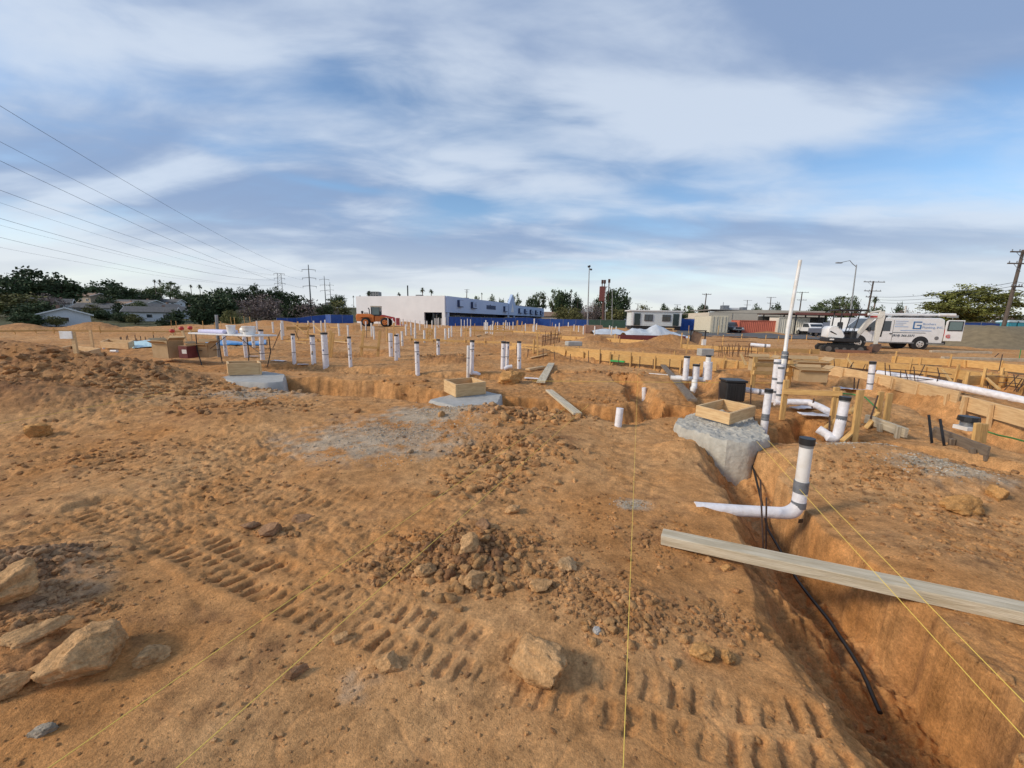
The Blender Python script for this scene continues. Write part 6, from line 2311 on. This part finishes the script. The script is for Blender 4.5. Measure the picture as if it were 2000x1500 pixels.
# portable toilets
TEAL = mat('teal_plastic', (.03, .28, .36), .5, .08)
for i, u in enumerate((1962, 1978, 1994)):
    b = at_depth(u, 650, 44)
    t = thing('portable_toilet', ('leftmost', 'middle', 'rightmost')[i] + ' teal portable toilet behind the gravel hill', 'toilet', (b.x, 44, hz1(b.x, 44) + .1), group='portable toilets')
    MB().box((0, 0, 1.0), (1.1, 1.15, 2.0)).build('cabin', TEAL, t, bevel=.04)
    MB().prism([(-.62, 0), (.62, 0), (.45, .16), (0, .24), (-.45, .16)], (0, 0, 2.0), (1, 0, 0), (0, 0, 1), (0, 1, 0), 1.25).build('roof', mat('pale_roof', (.55, .68, .72), .4), t)
    MB().box((0, -.6, 1.0), (.7, .04, 1.75)).build('door', TEAL, t)

# gravel hill on the right
def gravel_hill():
    c = at_depth(1985, 690, 27)
    n1, n2 = 60, 40
    vs, fs = [], []
    for j in range(n2 + 1):
        for i in range(n1 + 1):
            x, y = (i / n1 - .5) * 26, (j / n2 - .5) * 12
            ex = min(1, max(0, (13 - abs(x)) / 4.2))
            ey = min(1, max(0, (6 - abs(y)) / 4.0))
            h = 1.75 * (ex * ex * (3 - 2 * ex)) * (ey * ey * (3 - 2 * ey))
            h += .12 * mnoise.noise(Vector((x * .6, y * .6, 2))) * min(1, h) + .05 * mnoise.noise(Vector((x * 2, y * 2, 2))) * min(1, h)
            vs.append((x, y, h - .12))
    for j in range(n2):
        for i in range(n1):
            a_ = j * (n1 + 1) + i
            fs.append((a_, a_ + 1, a_ + n1 + 2, a_ + n1 + 1))
    o_ = MB().add(vs, fs).build('gravel_hill', mat('hill_gravel', (.23, .18, .105), .95, scale=3, col2=(.16, .125, .075), bump=.6, bscale=14), None, smooth=True)
    o_.location = (c.x + 10.5, 32, .2)
    o_['kind'] = 'structure'
    return o_


gravel_hill()
# kerb strips of concrete before the hill
for (u, v, Y, ln, lab) in ((1875, 690, 22.5, 3.2, 'low concrete kerb behind the rear bumper of the van'), (1985, 708, 17, 6, 'pale concrete strip at the right edge before the gravel hill')):
    b = at_depth(u, v, Y)
    o_ = MB().box((0, 0, .05), (ln, .18, .16), rz=-.1).build('concrete_kerb', mat('pale_kerb', (.50, .41, .29), .9), None, bevel=.02)
    o_.location = (b.x, Y, hz1(b.x, Y))
    tag(o_, lab, 'kerb')
# asphalt yard in front of the containers
vs, fs = [], []
nx, ny = 40, 12
A, B_, C2, D2 = [Vector(at_depth(u, v, Y)) for u, v, Y in ((1300, 650, 46), (1760, 655, 34), (1900, 640, 66), (1330, 640, 74))]
for j in range(ny + 1):
    for i in range(nx + 1):
        q = A.lerp(B_, i / nx).lerp(D2.lerp(C2, i / nx), j / ny)
        vs.append((q.x, q.y, 0))
hh = height(np.array([p[0] for p in vs]), np.array([p[1] for p in vs]))
vs = [(p[0], p[1], float(h) + .05) for p, h in zip(vs, hh)]
for j in range(ny):
    for i in range(nx):
        a_ = j * (nx + 1) + i
        fs.append((a_, a_ + 1, a_ + nx + 2, a_ + nx + 1))
o_ = MB().add(vs, fs).build('asphalt_yard', mat('asphalt', (.115, .11, .105), .95, .15, scale=1.5), None, smooth=True)
o_['kind'] = 'structure'
# ---------------------------------------------------------------- trees
LEAF = {}


def leaf_mat(name):
    m, n, l, b = new_mat(name)
    at = n.new('ShaderNodeAttribute')
    at.attribute_name = 'Col'
    oi = n.new('ShaderNodeObjectInfo')
    mr = n.new('ShaderNodeMapRange')
    mr.inputs[3].default_value, mr.inputs[4].default_value = .8, 1.25
    l.new(oi.outputs['Random'], mr.inputs[0])
    vm = n.new('ShaderNodeVectorMath')
    vm.operation = 'SCALE'
    l.new(at.outputs['Color'], vm.inputs[0])
    l.new(mr.outputs[0], vm.inputs['Scale'])
    l.new(vm.outputs[0], b.inputs['Base Color'])
    b.inputs['Roughness'].default_value = .8
    b.inputs['Specular IOR Level'].default_value = .2
    return m


LEAFM = leaf_mat('leaf')
BARK = mat('bark', (.13, .095, .07), .9, .25, scale=4, bump=.5, bscale=10)
PALMB = mat('palm_bark', (.22, .17, .13), .9, .2, scale=6)


def crown_mesh(seed, n_clump, n_leaf, shape, leaf, col, spread=.22, hollow=.35):
    """unit crown (radius about 1, centred at 0): leaves as small quads gathered in clumps; shape: function of unit direction -> radius"""
    g = np.random.default_rng(seed)
    d_ = g.normal(size=(n_clump, 3))
    d_ /= np.linalg.norm(d_, axis=1)[:, None]
    rr = (hollow + (1 - hollow) * g.random(n_clump) ** .5)
    rad_ = np.array([shape(q, g) for q in d_])
    c = d_ * (rr * rad_)[:, None]
    cs = spread * (.6 + .8 * g.random(n_clump))
    k = np.repeat(np.arange(n_clump), n_leaf)
    n = len(k)
    off = g.normal(size=(n, 3)) * .5
    off[:, 2] *= .7
    p = c[k] + off * cs[k][:, None]
    a_ = g.normal(size=(n, 3))
    a_ /= np.linalg.norm(a_, axis=1)[:, None]
    b_ = np.cross(a_, g.normal(size=(n, 3)))
    b_ /= np.linalg.norm(b_, axis=1)[:, None]
    s_ = leaf * (.6 + .8 * g.random(n))[:, None]
    v = np.stack([p - a_ * s_ - b_ * s_ * .55, p + a_ * s_ - b_ * s_ * .55, p + a_ * s_ + b_ * s_ * .55, p - a_ * s_ + b_ * s_ * .55], 1).reshape(-1, 3)
    me_ = bpy.data.meshes.new('crown')
    me_.vertices.add(len(v))
    me_.vertices.foreach_set('co', v.ravel().astype(np.float32))
    me_.loops.add(n * 4)
    me_.loops.foreach_set('vertex_index', np.arange(n * 4).astype(np.int32))
    me_.polygons.add(n)
    me_.polygons.foreach_set('loop_start', (np.arange(n) * 4).astype(np.int32))
    me_.update(calc_edges=True)
    cc = np.array(col)[None] * (.65 + .7 * g.random((n_clump, 1)))[k] * (.75 + .5 * g.random((n, 1)))
    ca = me_.color_attributes.new('Col', 'FLOAT_COLOR', 'POINT')
    ca.data.foreach_set('color', np.concatenate([np.repeat(cc, 4, 0), np.ones((n * 4, 1))], 1).ravel().astype(np.float32))
    me_.materials.append(LEAFM)
    return me_


round_ = lambda q, g: (.80 + .3 * g.random()) * (1 if q[2] > -.2 else .85)
oak_ = lambda q, g: (.7 + .45 * g.random()) * (1.0 - .35 * max(0, -q[2]))
flat_ = lambda q, g: (.75 + .4 * g.random())
CROWN = {
    'oak': [crown_mesh(10 + i, 90, 34, oak_, .055, (.085, .11, .045), .30) for i in range(3)],
    'dark': [crown_mesh(20 + i, 80, 36, round_, .06, (.052, .075, .034), .30) for i in range(3)],
    'euc': [crown_mesh(30 + i, 46, 44, oak_, .05, (.105, .13, .06), .24, .5) for i in range(3)],
    'bare': [crown_mesh(40 + i, 110, 26, round_, .035, (.20, .155, .14), .34) for i in range(2)],
    'olive': [crown_mesh(50 + i, 80, 34, oak_, .055, (.15, .145, .055), .30) for i in range(2)],
}
BIGCROWN = crown_mesh(77, 170, 90, flat_, .028, (.19, .20, .055), .17, .45)


def limb(a, b, r0_, r1_, wob, g):
    pts = [Vector(a).lerp(Vector(b), i / 4) + Vector((g.uniform(-wob, wob), g.uniform(-wob, wob), 0)) * (1 if 0 < i < 4 else 0) for i in range(5)]
    return pts, [r0_ + (r1_ - r0_) * i / 4 for i in range(5)]


def trunk_mesh(seed, spread=.55):
    g = random.Random(seed)
    m_ = MB()
    p, r_ = limb((0, 0, -.05), (g.uniform(-.05, .05), g.uniform(-.05, .05), .5), .045, .03, .02, g)
    m_.tube(p, r_, 7)
    for k in range(5):
        a_ = k * 1.256 + g.random()
        q, rr = limb(p[3 if k % 2 else 4], (math.cos(a_) * spread * .5, math.sin(a_) * spread * .5, g.uniform(.65, .95)), .022, .006, .03, g)
        m_.tube(q, rr, 5)
    return m_.mesh('trunk', BARK, True)


TRUNK = [trunk_mesh(i) for i in range(3)]
TREES = [
    # kind, u, v top, depth, width px, label
    ('dark', 20, 540, 150, 60, 'conifer-like dark tree at the left edge of the picture'),
    ('dark', 75, 527, 160, 72, 'tallest dark eucalyptus mass at left'),
    ('dark', 115, 545, 158, 66, 'dark tree right of the tallest one at left'),
    ('olive', 25, 572, 105, 90, 'olive green bushy tree low at the left edge'),
    ('dark', 68, 590, 100, 60, 'dark bush behind the left heap'),
    ('bare', 92, 575, 118, 50, 'bare grey tree above the grey house'),
    ('dark', 200, 548, 200, 50, 'dark round tree right of the tan house'),
    ('dark', 235, 560, 190, 44, 'dark tree between the tan house and the palms'),
    ('dark', 205, 582, 130, 34, 'dark tree behind the low white house'),
    ('olive', 180, 596, 118, 28, 'small olive tree before the tan house'),
    ('dark', 232, 590, 120, 22, 'narrow dark tree in front of the shingle roof'),
    ('oak', 270, 590, 130, 30, 'round tree among the hillside roofs'),
    ('oak', 300, 560, 260, 34, 'tree at the foot of the tall palms'),
    ('euc', 330, 552, 230, 36, 'open crowned tree beside the palms'),
    ('dark', 290, 575, 210, 40, 'dark hedge-like tree below the palms'),
    ('dark', 52, 612, 84, 50, 'dark shrub at the pad edge left of the white house'),
    ('olive', 108, 622, 86, 26, 'low olive shrub at the foot of the white house'),
    ('dark', 205, 606, 112, 40, 'dark round shrub right of the white house'),
    ('dark', 160, 603, 135, 22, 'dark tree behind the white house roof'),
    ('dark', 238, 612, 108, 34, 'dark shrub below the shingle roof'),
    ('olive', 262, 616, 104, 26, 'olive shrub before the hillside houses'),
    ('dark', 340, 606, 118, 30, 'dark shrub between the gabled houses'),
    ('dark', 330, 620, 96, 40, 'low dark hedge below the gabled houses'),
    ('dark', 285, 598, 150, 26, 'dark tree over the blue-grey roof'),
    ('dark', 150, 560, 230, 40, 'dark tree on the skyline behind the tan house'),
    ('oak', 265, 566, 240, 40, 'tree on the skyline left of the palms'),
    ('oak', 360, 572, 230, 40, 'tree on the skyline right of the open crowned trees'),
    ('dark', 390, 575, 210, 34, 'dark tree below the full-headed palm'),
    ('dark', 415, 572, 105, 70, 'broad dark oak right of the hillside houses'),
    ('dark', 395, 590, 98, 44, 'left shoulder of the broad dark oak clump'),
    ('olive', 450, 605, 95, 34, 'olive shrub right of the broad dark oak'),
    ('dark', 440, 563, 180, 40, 'dark tree behind the broad oak'),
    ('dark', 468, 566, 185, 34, 'dark tree left of the pylons'),
    ('dark', 495, 556, 190, 24, 'lone round-topped dark tree below the power lines'),
    ('dark', 520, 566, 190, 34, 'dark tree right of the lone round-topped one'),
    ('dark', 545, 565, 195, 34, 'dark tree at the foot of the lattice pylon'),
    ('bare', 495, 580, 120, 70, 'grey leafless thicket left of the tall pole pylon'),
    ('bare', 525, 578, 118, 70, 'grey leafless thicket below the lattice pylon'),
    ('dark', 578, 575, 115, 50, 'dark tree before the tall pole pylon'),
    ('bare', 615, 588, 112, 70, 'brown leafless thicket left of the white store'),
    ('dark', 635, 595, 100, 30, 'dark bush beside the white store'),
    ('olive', 655, 590, 125, 50, 'olive thicket against the white store'),
    ('dark', 660, 578, 300, 30, 'far dark trees at the left roof corner of the store'),
    ('oak', 892, 582, 200, 20, 'round tree crown over the store roof nearest the corner'),
    ('oak', 930, 582, 210, 16, 'small tree crown over the middle of the store roof'),
    ('oak', 962, 582, 200, 20, 'left of two round tree crowns over the store roof'),
    ('oak', 980, 583, 195, 16, 'right of two round tree crowns over the store roof'),
    ('euc', 1006, 574, 190, 24, 'open crowned tree behind the gabled pier of the store'),
    ('euc', 1052, 569, 175, 34, 'tall eucalyptus just right of the store'),
    ('dark', 1040, 583, 170, 26, 'dark tree leaning behind the store end'),
    ('euc', 1084, 567, 170, 26, 'second eucalyptus right of the store'),
    ('dark', 1100, 570, 165, 34, 'dense dark tree left of the flood light pole'),
    ('dark', 1128, 577, 165, 20, 'dark tree touching the flood light pole'),
    ('olive', 1105, 598, 130, 44, 'low green tree under the dense dark one'),
    ('olive', 1125, 604, 125, 30, 'low shrub left of the flood light pole'),
    ('bare', 1155, 592, 140, 40, 'brown shrub between the flood light pole and the phone mast'),
    ('dark', 1172, 580, 145, 22, 'dark tree left of the brown phone mast'),
    ('dark', 1205, 565, 140, 44, 'large dark eucalyptus right of the phone mast'),
    ('euc', 1222, 577, 140, 20, 'ragged right crown beside the large dark eucalyptus'),
    ('olive', 1200, 602, 120, 40, 'low green shrubs under the phone mast'),
    ('olive', 1258, 598, 130, 28, 'yellow-green shrub over the office trailer roof'),
    ('dark', 1300, 597, 140, 20, 'dark shrub over the right of the trailer roof'),
    ('dark', 1328, 602, 110, 30, 'dark tree right of the office trailer'),
    ('oak', 1347, 600, 120, 22, 'tree left of the leaning power pole'),
    ('dark', 1374, 595, 110, 20, 'dark tree at the foot of the leaning power pole'),
    ('dark', 1480, 597, 130, 18, 'small dark tree over the middle of the cream building'),
    ('dark', 1515, 594, 130, 20, 'round dark tree over the cream building right of the power pole'),
    ('dark', 1595, 600, 85, 36, 'dark domed tree behind the carport roof'),
    ('euc', 1620, 583, 110, 50, 'pale open crowned tree left of the street lamp'),
    ('euc', 1645, 580, 105, 34, 'green crowned tree at the street lamp'),
    ('oak', 1668, 584, 100, 24, 'green tree just right of the street lamp'),
    ('oak', 1710, 597, 85, 26, 'round tree right of the dark utility pole'),
    ('bare', 1770, 603, 95, 30, 'brown shrub over the van roof'),
    ('dark', 1758, 595, 110, 14, 'small dark tree over the van roof'),
    ('bare', 1800, 612, 80, 60, 'brown hedge over the rear of the van'),
    ('dark', 1850, 612, 62, 60, 'dark hedge under the big spreading tree'),
    ('bare', 1945, 612, 58, 60, 'brown thicket at the foot of the leaning pole at right'),
    ('dark', 1985, 615, 60, 50, 'dark shrubs at the right edge behind the toilets'),
]
cnt = {}
for (kind, u, vt, Y, wpx, lab) in TREES:
    tp = at_depth(u, vt, Y)
    gz_ = hz1(tp.x, Y)
    H_ = max(2.5, tp.z - gz_)
    Wd = wpx / F * Y
    i = cnt.get(kind, 0)
    cnt[kind] = i + 1
    t_ = thing('tree', lab, 'tree', (tp.x, Y, gz_), random.random() * 6.28)
    lowf = .30 if kind in ('euc',) else .12
    if H_ < Wd * .75:
        lowf = .02
    ch = H_ * (1 - lowf)
    part('trunk', TRUNK[i % 3], t_, (0, 0, 0), (0, 0, 0), (max(2.5, H_ * .9), max(2.5, H_ * .9), H_ * .95))
    part('crown', CROWN[kind][i % len(CROWN[kind])], t_, (0, 0, gz_ * 0 + H_ - ch * .52), (0, 0, i), (Wd * .52, Wd * .52, ch * .54))

# the big spreading tree on the right
b = at_depth(1893, 645, 50)
gz_ = hz1(b.x, 50)
t = thing('tree', 'big spreading green tree behind the open rear door of the van', 'tree', (b.x, 50, gz_))
tr = MB()
g = random.Random(3)
Ht = at_depth(1893, 563, 50).z - gz_
for k in range(3):
    base_ = Vector((-.3 + k * .35, 0, -.1))
    md_ = Vector((-1.2 + k * 1.2, g.uniform(-.3, .3), 1.6))
    p, r_ = limb(base_, md_, .16, .11, .05, g)
    tr.tube(p, r_, 8)
    for j in range(5):
        a_ = g.uniform(0, 6.28)
        q, rr = limb(md_, (md_.x * 1.6 + math.cos(a_) * 2.4, math.sin(a_) * 2.2, g.uniform(2.6, Ht * .75)), .09, .02, .2, g)
        tr.tube(q, rr, 6)
tr.build('trunk', mat('pale_bark', (.30, .26, .20), .9, .2, scale=3), t, smooth=True)
part('crown', BIGCROWN, t, (-.2, 0, Ht * .66), (0, 0, .6), (4.9, 4.3, Ht * .37))

# ---------------------------------------------------------------- palms
def palm_meshes():
    g = random.Random(5)
    m_ = MB()
    for k in range(26):
        a_ = k * 2.399
        el_ = g.uniform(-.7, 1.2)
        ln = g.uniform(.8, 1.1)
        pts_ = []
        for i in range(6):
            s_ = i / 5
            r_ = s_ * ln
            pts_.append(Vector((math.cos(a_) * math.cos(el_) * r_, math.sin(a_) * math.cos(el_) * r_, math.sin(el_) * r_ - .45 * s_ * s_)))
        side = Vector((-math.sin(a_), math.cos(a_), 0))
        for i in range(5):
            w0_, w1_ = .17 * math.sin(math.pi * (i / 5 * .9 + .08)), .17 * math.sin(math.pi * ((i + 1) / 5 * .9 + .08))
            m_.add([pts_[i] - side * w0_, pts_[i] + side * w0_, pts_[i + 1] + side * w1_, pts_[i + 1] - side * w1_], [(0, 1, 2, 3)])
    fr = m_.mesh('fronds', mat('palm_leaf', (.06, .08, .03), .8, .3), False, recalc=False)
    tk = MB().tube([(0, 0, -.02), (.01, 0, .4), (0, .005, .8), (0, 0, 1)], [.028, .02, .017, .018], 8).mesh('trunk', PALMB, True)
    return fr, tk


PF, PT = palm_meshes()
PALMS = [(229, 551, 260, 6, 'left of two small palms above the dark trees at left'), (237, 550, 260, 7, 'right of two small palms above the dark trees at left'), (301, 545, 230, 8, 'left of the tall pair of palms on the left skyline'), (311, 545, 235, 8, 'right of the tall pair of palms on the left skyline'),
         (333, 548, 240, 10, 'palm in the open crowned trees on the left skyline'), (372, 555, 235, 8, 'slim palm right of the open crowned trees'), (389, 554, 220, 12, 'full-headed palm on the left skyline'), (414, 565, 300, 5, 'leftmost of the tiny palms left of the dark oak'), (433, 561, 300, 5, 'tiny palm above the dark oak'),
         (720, 566, 190, 14, 'palm over the roof of the white store beside the office block'), (779, 570, 180, 10, 'small palm over the middle of the white store roof'), (825, 560, 150, 13, 'left of two full palms over the white store roof'), (842, 563, 150, 13, 'right of two full palms over the white store roof'),
         (941, 571, 230, 5, 'left of two thin palms over the shopfront'), (961, 573, 230, 5, 'right of two thin palms over the shopfront'), (1116, 564, 170, 9, 'palm rising from the dark trees left of the flood light pole'), (1297, 592, 150, 12, 'palm over the right end of the office trailer'), (1338, 596, 160, 7, 'small palm right of the office trailer'),
         (1711, 578, 90, 16, 'palm beside the dark utility pole at right'), (690, 577, 330, 5, 'tiny palm at the left corner of the store roof'), (703, 576, 330, 5, 'tiny palm at the store roof left of the office block')]
for (u, vt, Y, wpx, lab) in PALMS:
    tp = at_depth(u, vt, Y)
    gz_ = hz1(tp.x, Y)
    r_ = wpx / F * Y / 2
    t_ = thing('palm_tree', lab, 'palm', (tp.x, Y, gz_), random.random() * 6, 'palm trees on the skyline')
    H_ = tp.z - gz_ - r_ * .7
    part('trunk', PT, t_, (0, 0, 0), (0, 0, 0), (9, 9, H_))
    part('crown', PF, t_, (0, 0, H_), (0, 0, 0), (r_, r_, r_))

# ---------------------------------------------------------------- poles, pylons and wires
POLEW = mat('pole_wood', (.13, .10, .08), .9, .2, scale=3)
GALV = mat('galvanised', (.36, .37, .37), .6, .1, metal=.4)


def util_pole(label, u, v0, u1, v1, Y, arms=((.97, 2.4), (.72, 1.8)), r_=.14, tilt=True, rz=0, m=None, foot=None):
    a = at_depth(u, v0, Y)
    b_ = at_depth(u1, v1, Y)
    t_ = thing('utility_pole', label, 'utility pole', a)
    MB().tube([Vector((0, 0, -.3)), b_ - a], r_, 8, r2=r_ * .7).build('shaft', m or POLEW, t_, smooth=True)
    for (f_, w_) in arms:
        c = (b_ - a) * f_
        dx = Vector((math.cos(rz), math.sin(rz), 0))
        MB().bar(c - dx * w_ / 2 + Vector((0, -r_ - .05, 0)), c + dx * w_ / 2 + Vector((0, -r_ - .05, 0)), .1, .12).build('crossarm', POLEW, t_)
        for k in (-.45, -.2, .2, .45):
            MB().tube([c + dx * w_ * k + Vector((0, -r_ - .05, .06)), c + dx * w_ * k + Vector((0, -r_ - .05, .24))], .045, 6).build('insulator', STEEL, t_)
        MB().bar(c - dx * w_ * .3 + Vector((0, -r_ - .02, 0)), c + Vector((0, -r_ - .02, -w_ * .25)), .03, .03).build('arm_brace', STEEL, t_)
    return t_, a, b_


util_pole('tall leaning utility pole at the right edge', 1958, 645, 1999, 488, 40, ((.97, 3.0), (.83, 3.0), (.55, 1.1)), .17)
util_pole('dark utility pole right of the street lamp', 1688, 645, 1706, 549, 75, ((.98, 4.0), (.80, 3.2), (.68, 2.2)), .17)
util_pole('utility pole above the pale container', 1561, 612, 1567, 570, 130, ((.97, 4.0), (.62, 3.2)), .2)
util_pole('utility pole over the middle of the cream building', 1503, 612, 1506, 580, 170, ((.97, 4.2), (.62, 3.2)), .2)
util_pole('leaning wooden pole left of the cream building', 1375, 612, 1380, 573, 105, ((.95, 2.4),), .17)
util_pole('far utility pole left of the cream building ridge', 1458, 610, 1460, 586, 230, ((.97, 5), (.6, 4)), .22)
util_pole('utility pole over the store roof', 911, 592, 912, 565, 190, ((.96, 2.4), (.8, 1.6)), .22)
util_pole('far utility pole over the office trailer', 1245, 608, 1246, 593, 210, ((.97, 3.2),), .18)
util_pole('far utility pole right of the trailer roof', 1322, 608, 1323, 595, 210, ((.97, 3.6),), .18)


def base_at(u, v, Y):
    p = at_depth(u, v, Y)
    return Vector((p.x, Y, hz1(p.x, Y)))


# flood light pole
b = base_at(1147, 640, 85)
t = thing('flood_light_pole', 'tall slim flood light pole behind the blue fence', 'light pole', b)
tp = at_depth(1151, 522, 85) - b
MB().tube([(0, 0, -.2), tp], .14, 8, r2=.09).build('shaft', GALV, t, smooth=True)
MB().tube([tp, tp + Vector((-.1, 0, .35))], .3, 10).build('lamp_head', BLACKM, t, smooth=True)
MB().tube([tp + Vector((.35, 0, -.6)), tp + Vector((.4, 0, -.3))], .25, 10).build('lamp_head', BLACKM, t, smooth=True)
# brown phone mast
b = base_at(1178, 640, 100)
t = thing('phone_mast', 'brown mobile phone mast among the trees', 'mast', b)
BRM = mat('mast_brown', (.10, .05, .04), .8, .15)
tp = at_depth(1179, 548, 100) - b
MB().tube([(0, 0, -.2), (tp.x * .7, 0, tp.z * .7)], .4, 8, r2=.35).build('trunk', BRM, t, smooth=True)
MB().box((tp.x - .2, 0, tp.z * .72), (1.3, .8, 3.6)).build('antenna_panel', mat('panel_brown', (.22, .07, .06), .7), t)
for dx, dz in ((-.3, 1.0), (.3, 1.0), (1.4, 1.02)):
    MB().tube([(tp.x + dx, 0, tp.z * .55), (tp.x + dx, 0, tp.z * dz)], .12, 6).build('antenna_pole', BRM, t)
    MB().box((tp.x + dx, -.1, tp.z * dz - .3), (.5, .3, .9)).build('antenna_panel', BRM, t)
for k in range(8):
    MB().box((tp.x + .1, 0, tp.z * (.45 + .06 * k)), (2.0 if k % 2 else 1.4, .1, .1)).build('step_bracket', BRM, t)
for (u, vt, lab) in ((1196, 565, 'thin light pole right of the brown phone mast'), (1183, 562, 'thin grey pole touching the brown phone mast')):
    b = base_at(u - 1, 640, 95)
    t = thing('light_pole', lab, 'light pole', b)
    tp = at_depth(u, vt, 95) - b
    MB().tube([(0, 0, -.2), tp], .1, 6, r2=.07).build('shaft', GALV, t)
    MB().box(tp, (.5, .3, .15)).build('lamp_head', BLACKM, t)
# street lamp with curved arm
b = base_at(1657, 645, 60)
t = thing('street_lamp', 'street lamp with a curved arm above the mini excavator', 'street lamp', b)
tp = at_depth(1673, 517, 60) - b
MB().tube([(0, 0, -.2), tp], .12, 8, r2=.07).build('post', GALV, t, smooth=True)
e_ = at_depth(1640, 513, 60) - b
mid_ = (tp + e_) / 2 + Vector((.2, 0, .45))
MB().tube([tp - Vector((0, 0, .3)), tp + Vector((-.6, 0, .1)), mid_, e_], .05, 6).build('arm', GALV, t, smooth=True)
MB().box(e_ + Vector((-.1, 0, -.02)), (.9, .35, .16)).build('lamp_head', GALV, t, bevel=.04)
# thin white post over the van
b = base_at(1766, 640, 55)
t = thing('white_post', 'thin white vent post rising behind the van roof', 'post', b)
tp = at_depth(1769, 599, 55) - b
MB().tube([(0, 0, -.2), tp], .09, 8).build('shaft', PVC, t)
MB().tube([tp, tp + Vector((0, 0, .12))], .12, 8).build('cap', PVC, t)
b = base_at(1862, 640, 48)
t = thing('street_sign', 'pale street name sign behind the van door', 'sign', b)
tp = at_depth(1861, 618, 48) - b
MB().tube([(0, 0, -.1), tp], .03, 6).build('post', GALV, t)
MB().box(tp, (1.4, .03, .3)).build('sign_plate', mat('pale_sign', (.55, .60, .62), .5), t)


def pylon(label, u, vt, Y, arm, lattice=False, vb=None):
    tp = at_depth(u, vt, Y)
    b_ = Vector((tp.x, Y, hz1(tp.x, Y)))
    t_ = thing('power_pylon', label, 'pylon', b_, group='power pylons on the left skyline')
    H_ = tp.z - b_.z
    if lattice:
        hw = 2.2
        for sx in (-1, 1):
            MB().tube([(sx * hw, 0, -.5), (sx * hw * .7, 0, H_)], .22, 6).build('leg', GALV, t_)
        for k in range(7):
            z0_, z1_ = H_ * k / 7, H_ * (k + 1) / 7
            MB().tube([(-hw * .9, 0, z0_), (hw * .9, 0, z1_)], .1, 5).build('lattice_brace', GALV, t_)
            MB().tube([(hw * .9, 0, z0_), (-hw * .9, 0, z1_)], .1, 5).build('lattice_brace', GALV, t_)
        fr_ = (.98, .84, .68)
    else:
        MB().tube([(0, 0, -.5), (0, 0, H_)], .55, 8, r2=.25).build('shaft', mat('pylon_steel', (.16, .17, .17), .7, .1), t_, smooth=True)
        fr_ = (.88, .70, .52)
    for f_ in fr_:
        MB().tube([(-arm, 0, H_ * f_ + .2), (0, 0, H_ * f_ + .6), (arm, 0, H_ * f_ + .2)], .16, 5).build('crossarm', mat('pylon_steel', (.16, .17, .17), .7, .1), t_)
        for sx in (-1, 1):
            MB().tube([(sx * arm * .95, 0, H_ * f_ + .2), (sx * arm * .95, 0, H_ * f_ - 1.0)], .12, 5).build('insulator', STEEL, t_)
    return b_, H_


pb, pH = pylon('tall single pole pylon left of the white store', 602, 517, 260, 4.6)
lb, lH = pylon('lattice pylon with two legs left of the tall single pole', 545, 534, 330, 4.6, True)
pylon('second single pole pylon nearer the store', 633, 539, 400, 5, False)
pylon('third and smallest pylon nearest the store roof', 644, 551, 520, 5, False)


def wire(label, a, b_, sag=0.0, r_=.02, group=None, m=BLACKM):
    pts_ = []
    for i in range(13):
        s_ = i / 12
        p = Vector(a).lerp(Vector(b_), s_)
        p.z -= sag * 4 * s_ * (1 - s_)
        pts_.append(p)
    o_ = MB().tube(pts_, r_, 4, cap=False).build('power_line', m, None, loc=pts_[0])
    return tag(o_, label, 'wire', group)


# the transmission lines climb out of the picture at upper left, passing beside the camera
WN = ['topmost', 'second', 'third', 'fourth', 'fifth', 'sixth', 'seventh', 'eighth', 'lowest']
ENDS = [(pb, pH, -4.4, .88), (pb, pH, -4.4, .70), (pb, pH, -4.4, .52), (lb, lH, 4.4, .98), (lb, lH, -4.4, .98), (lb, lH, -4.4, .84), (lb, lH, 4.4, .84), (lb, lH, -4.4, .68), (lb, lH, 4.4, .68)]
for i, (v_left, Yn, rr) in enumerate(((197, 62, .035), (268, 66, .030), (306, 70, .035), (362, 80, .035), (387, 84, .022), (418, 86, .035), (432, 90, .020), (456, 92, .030), (476, 96, .020))):
    eb, eH, ax, f_ = ENDS[i]
    e_ = Vector((eb.x + ax * .95, eb.y, eb.z + eH * f_ - 1.0))
    a = at_depth(0, v_left, Yn)
    a = a + (a - e_) * .06
    wire(WN[i] + ' of the transmission lines crossing the upper left sky', a, e_, (e_ - a).length * .016, rr)
# distribution lines on the right
for i, (v0, v1, sg) in enumerate(((580, 552, .5), (585, 559, .6), (590, 565, .7))):
    wire(('upper', 'middle', 'lower')[i] + ' of three wires strung left from the leaning pole at right', at_depth(1712, v0, 74), at_depth(1978, v1, 40.3), sg, .022)
for i, (v0, v1) in enumerate(((550, 551), (558, 558), (566, 567))):
    wire(('upper', 'middle', 'lower')[i] + ' of three wires running off the right edge from the leaning pole', at_depth(1984, v0, 40), at_depth(2080, v1 + 6, 34), .15, .02)
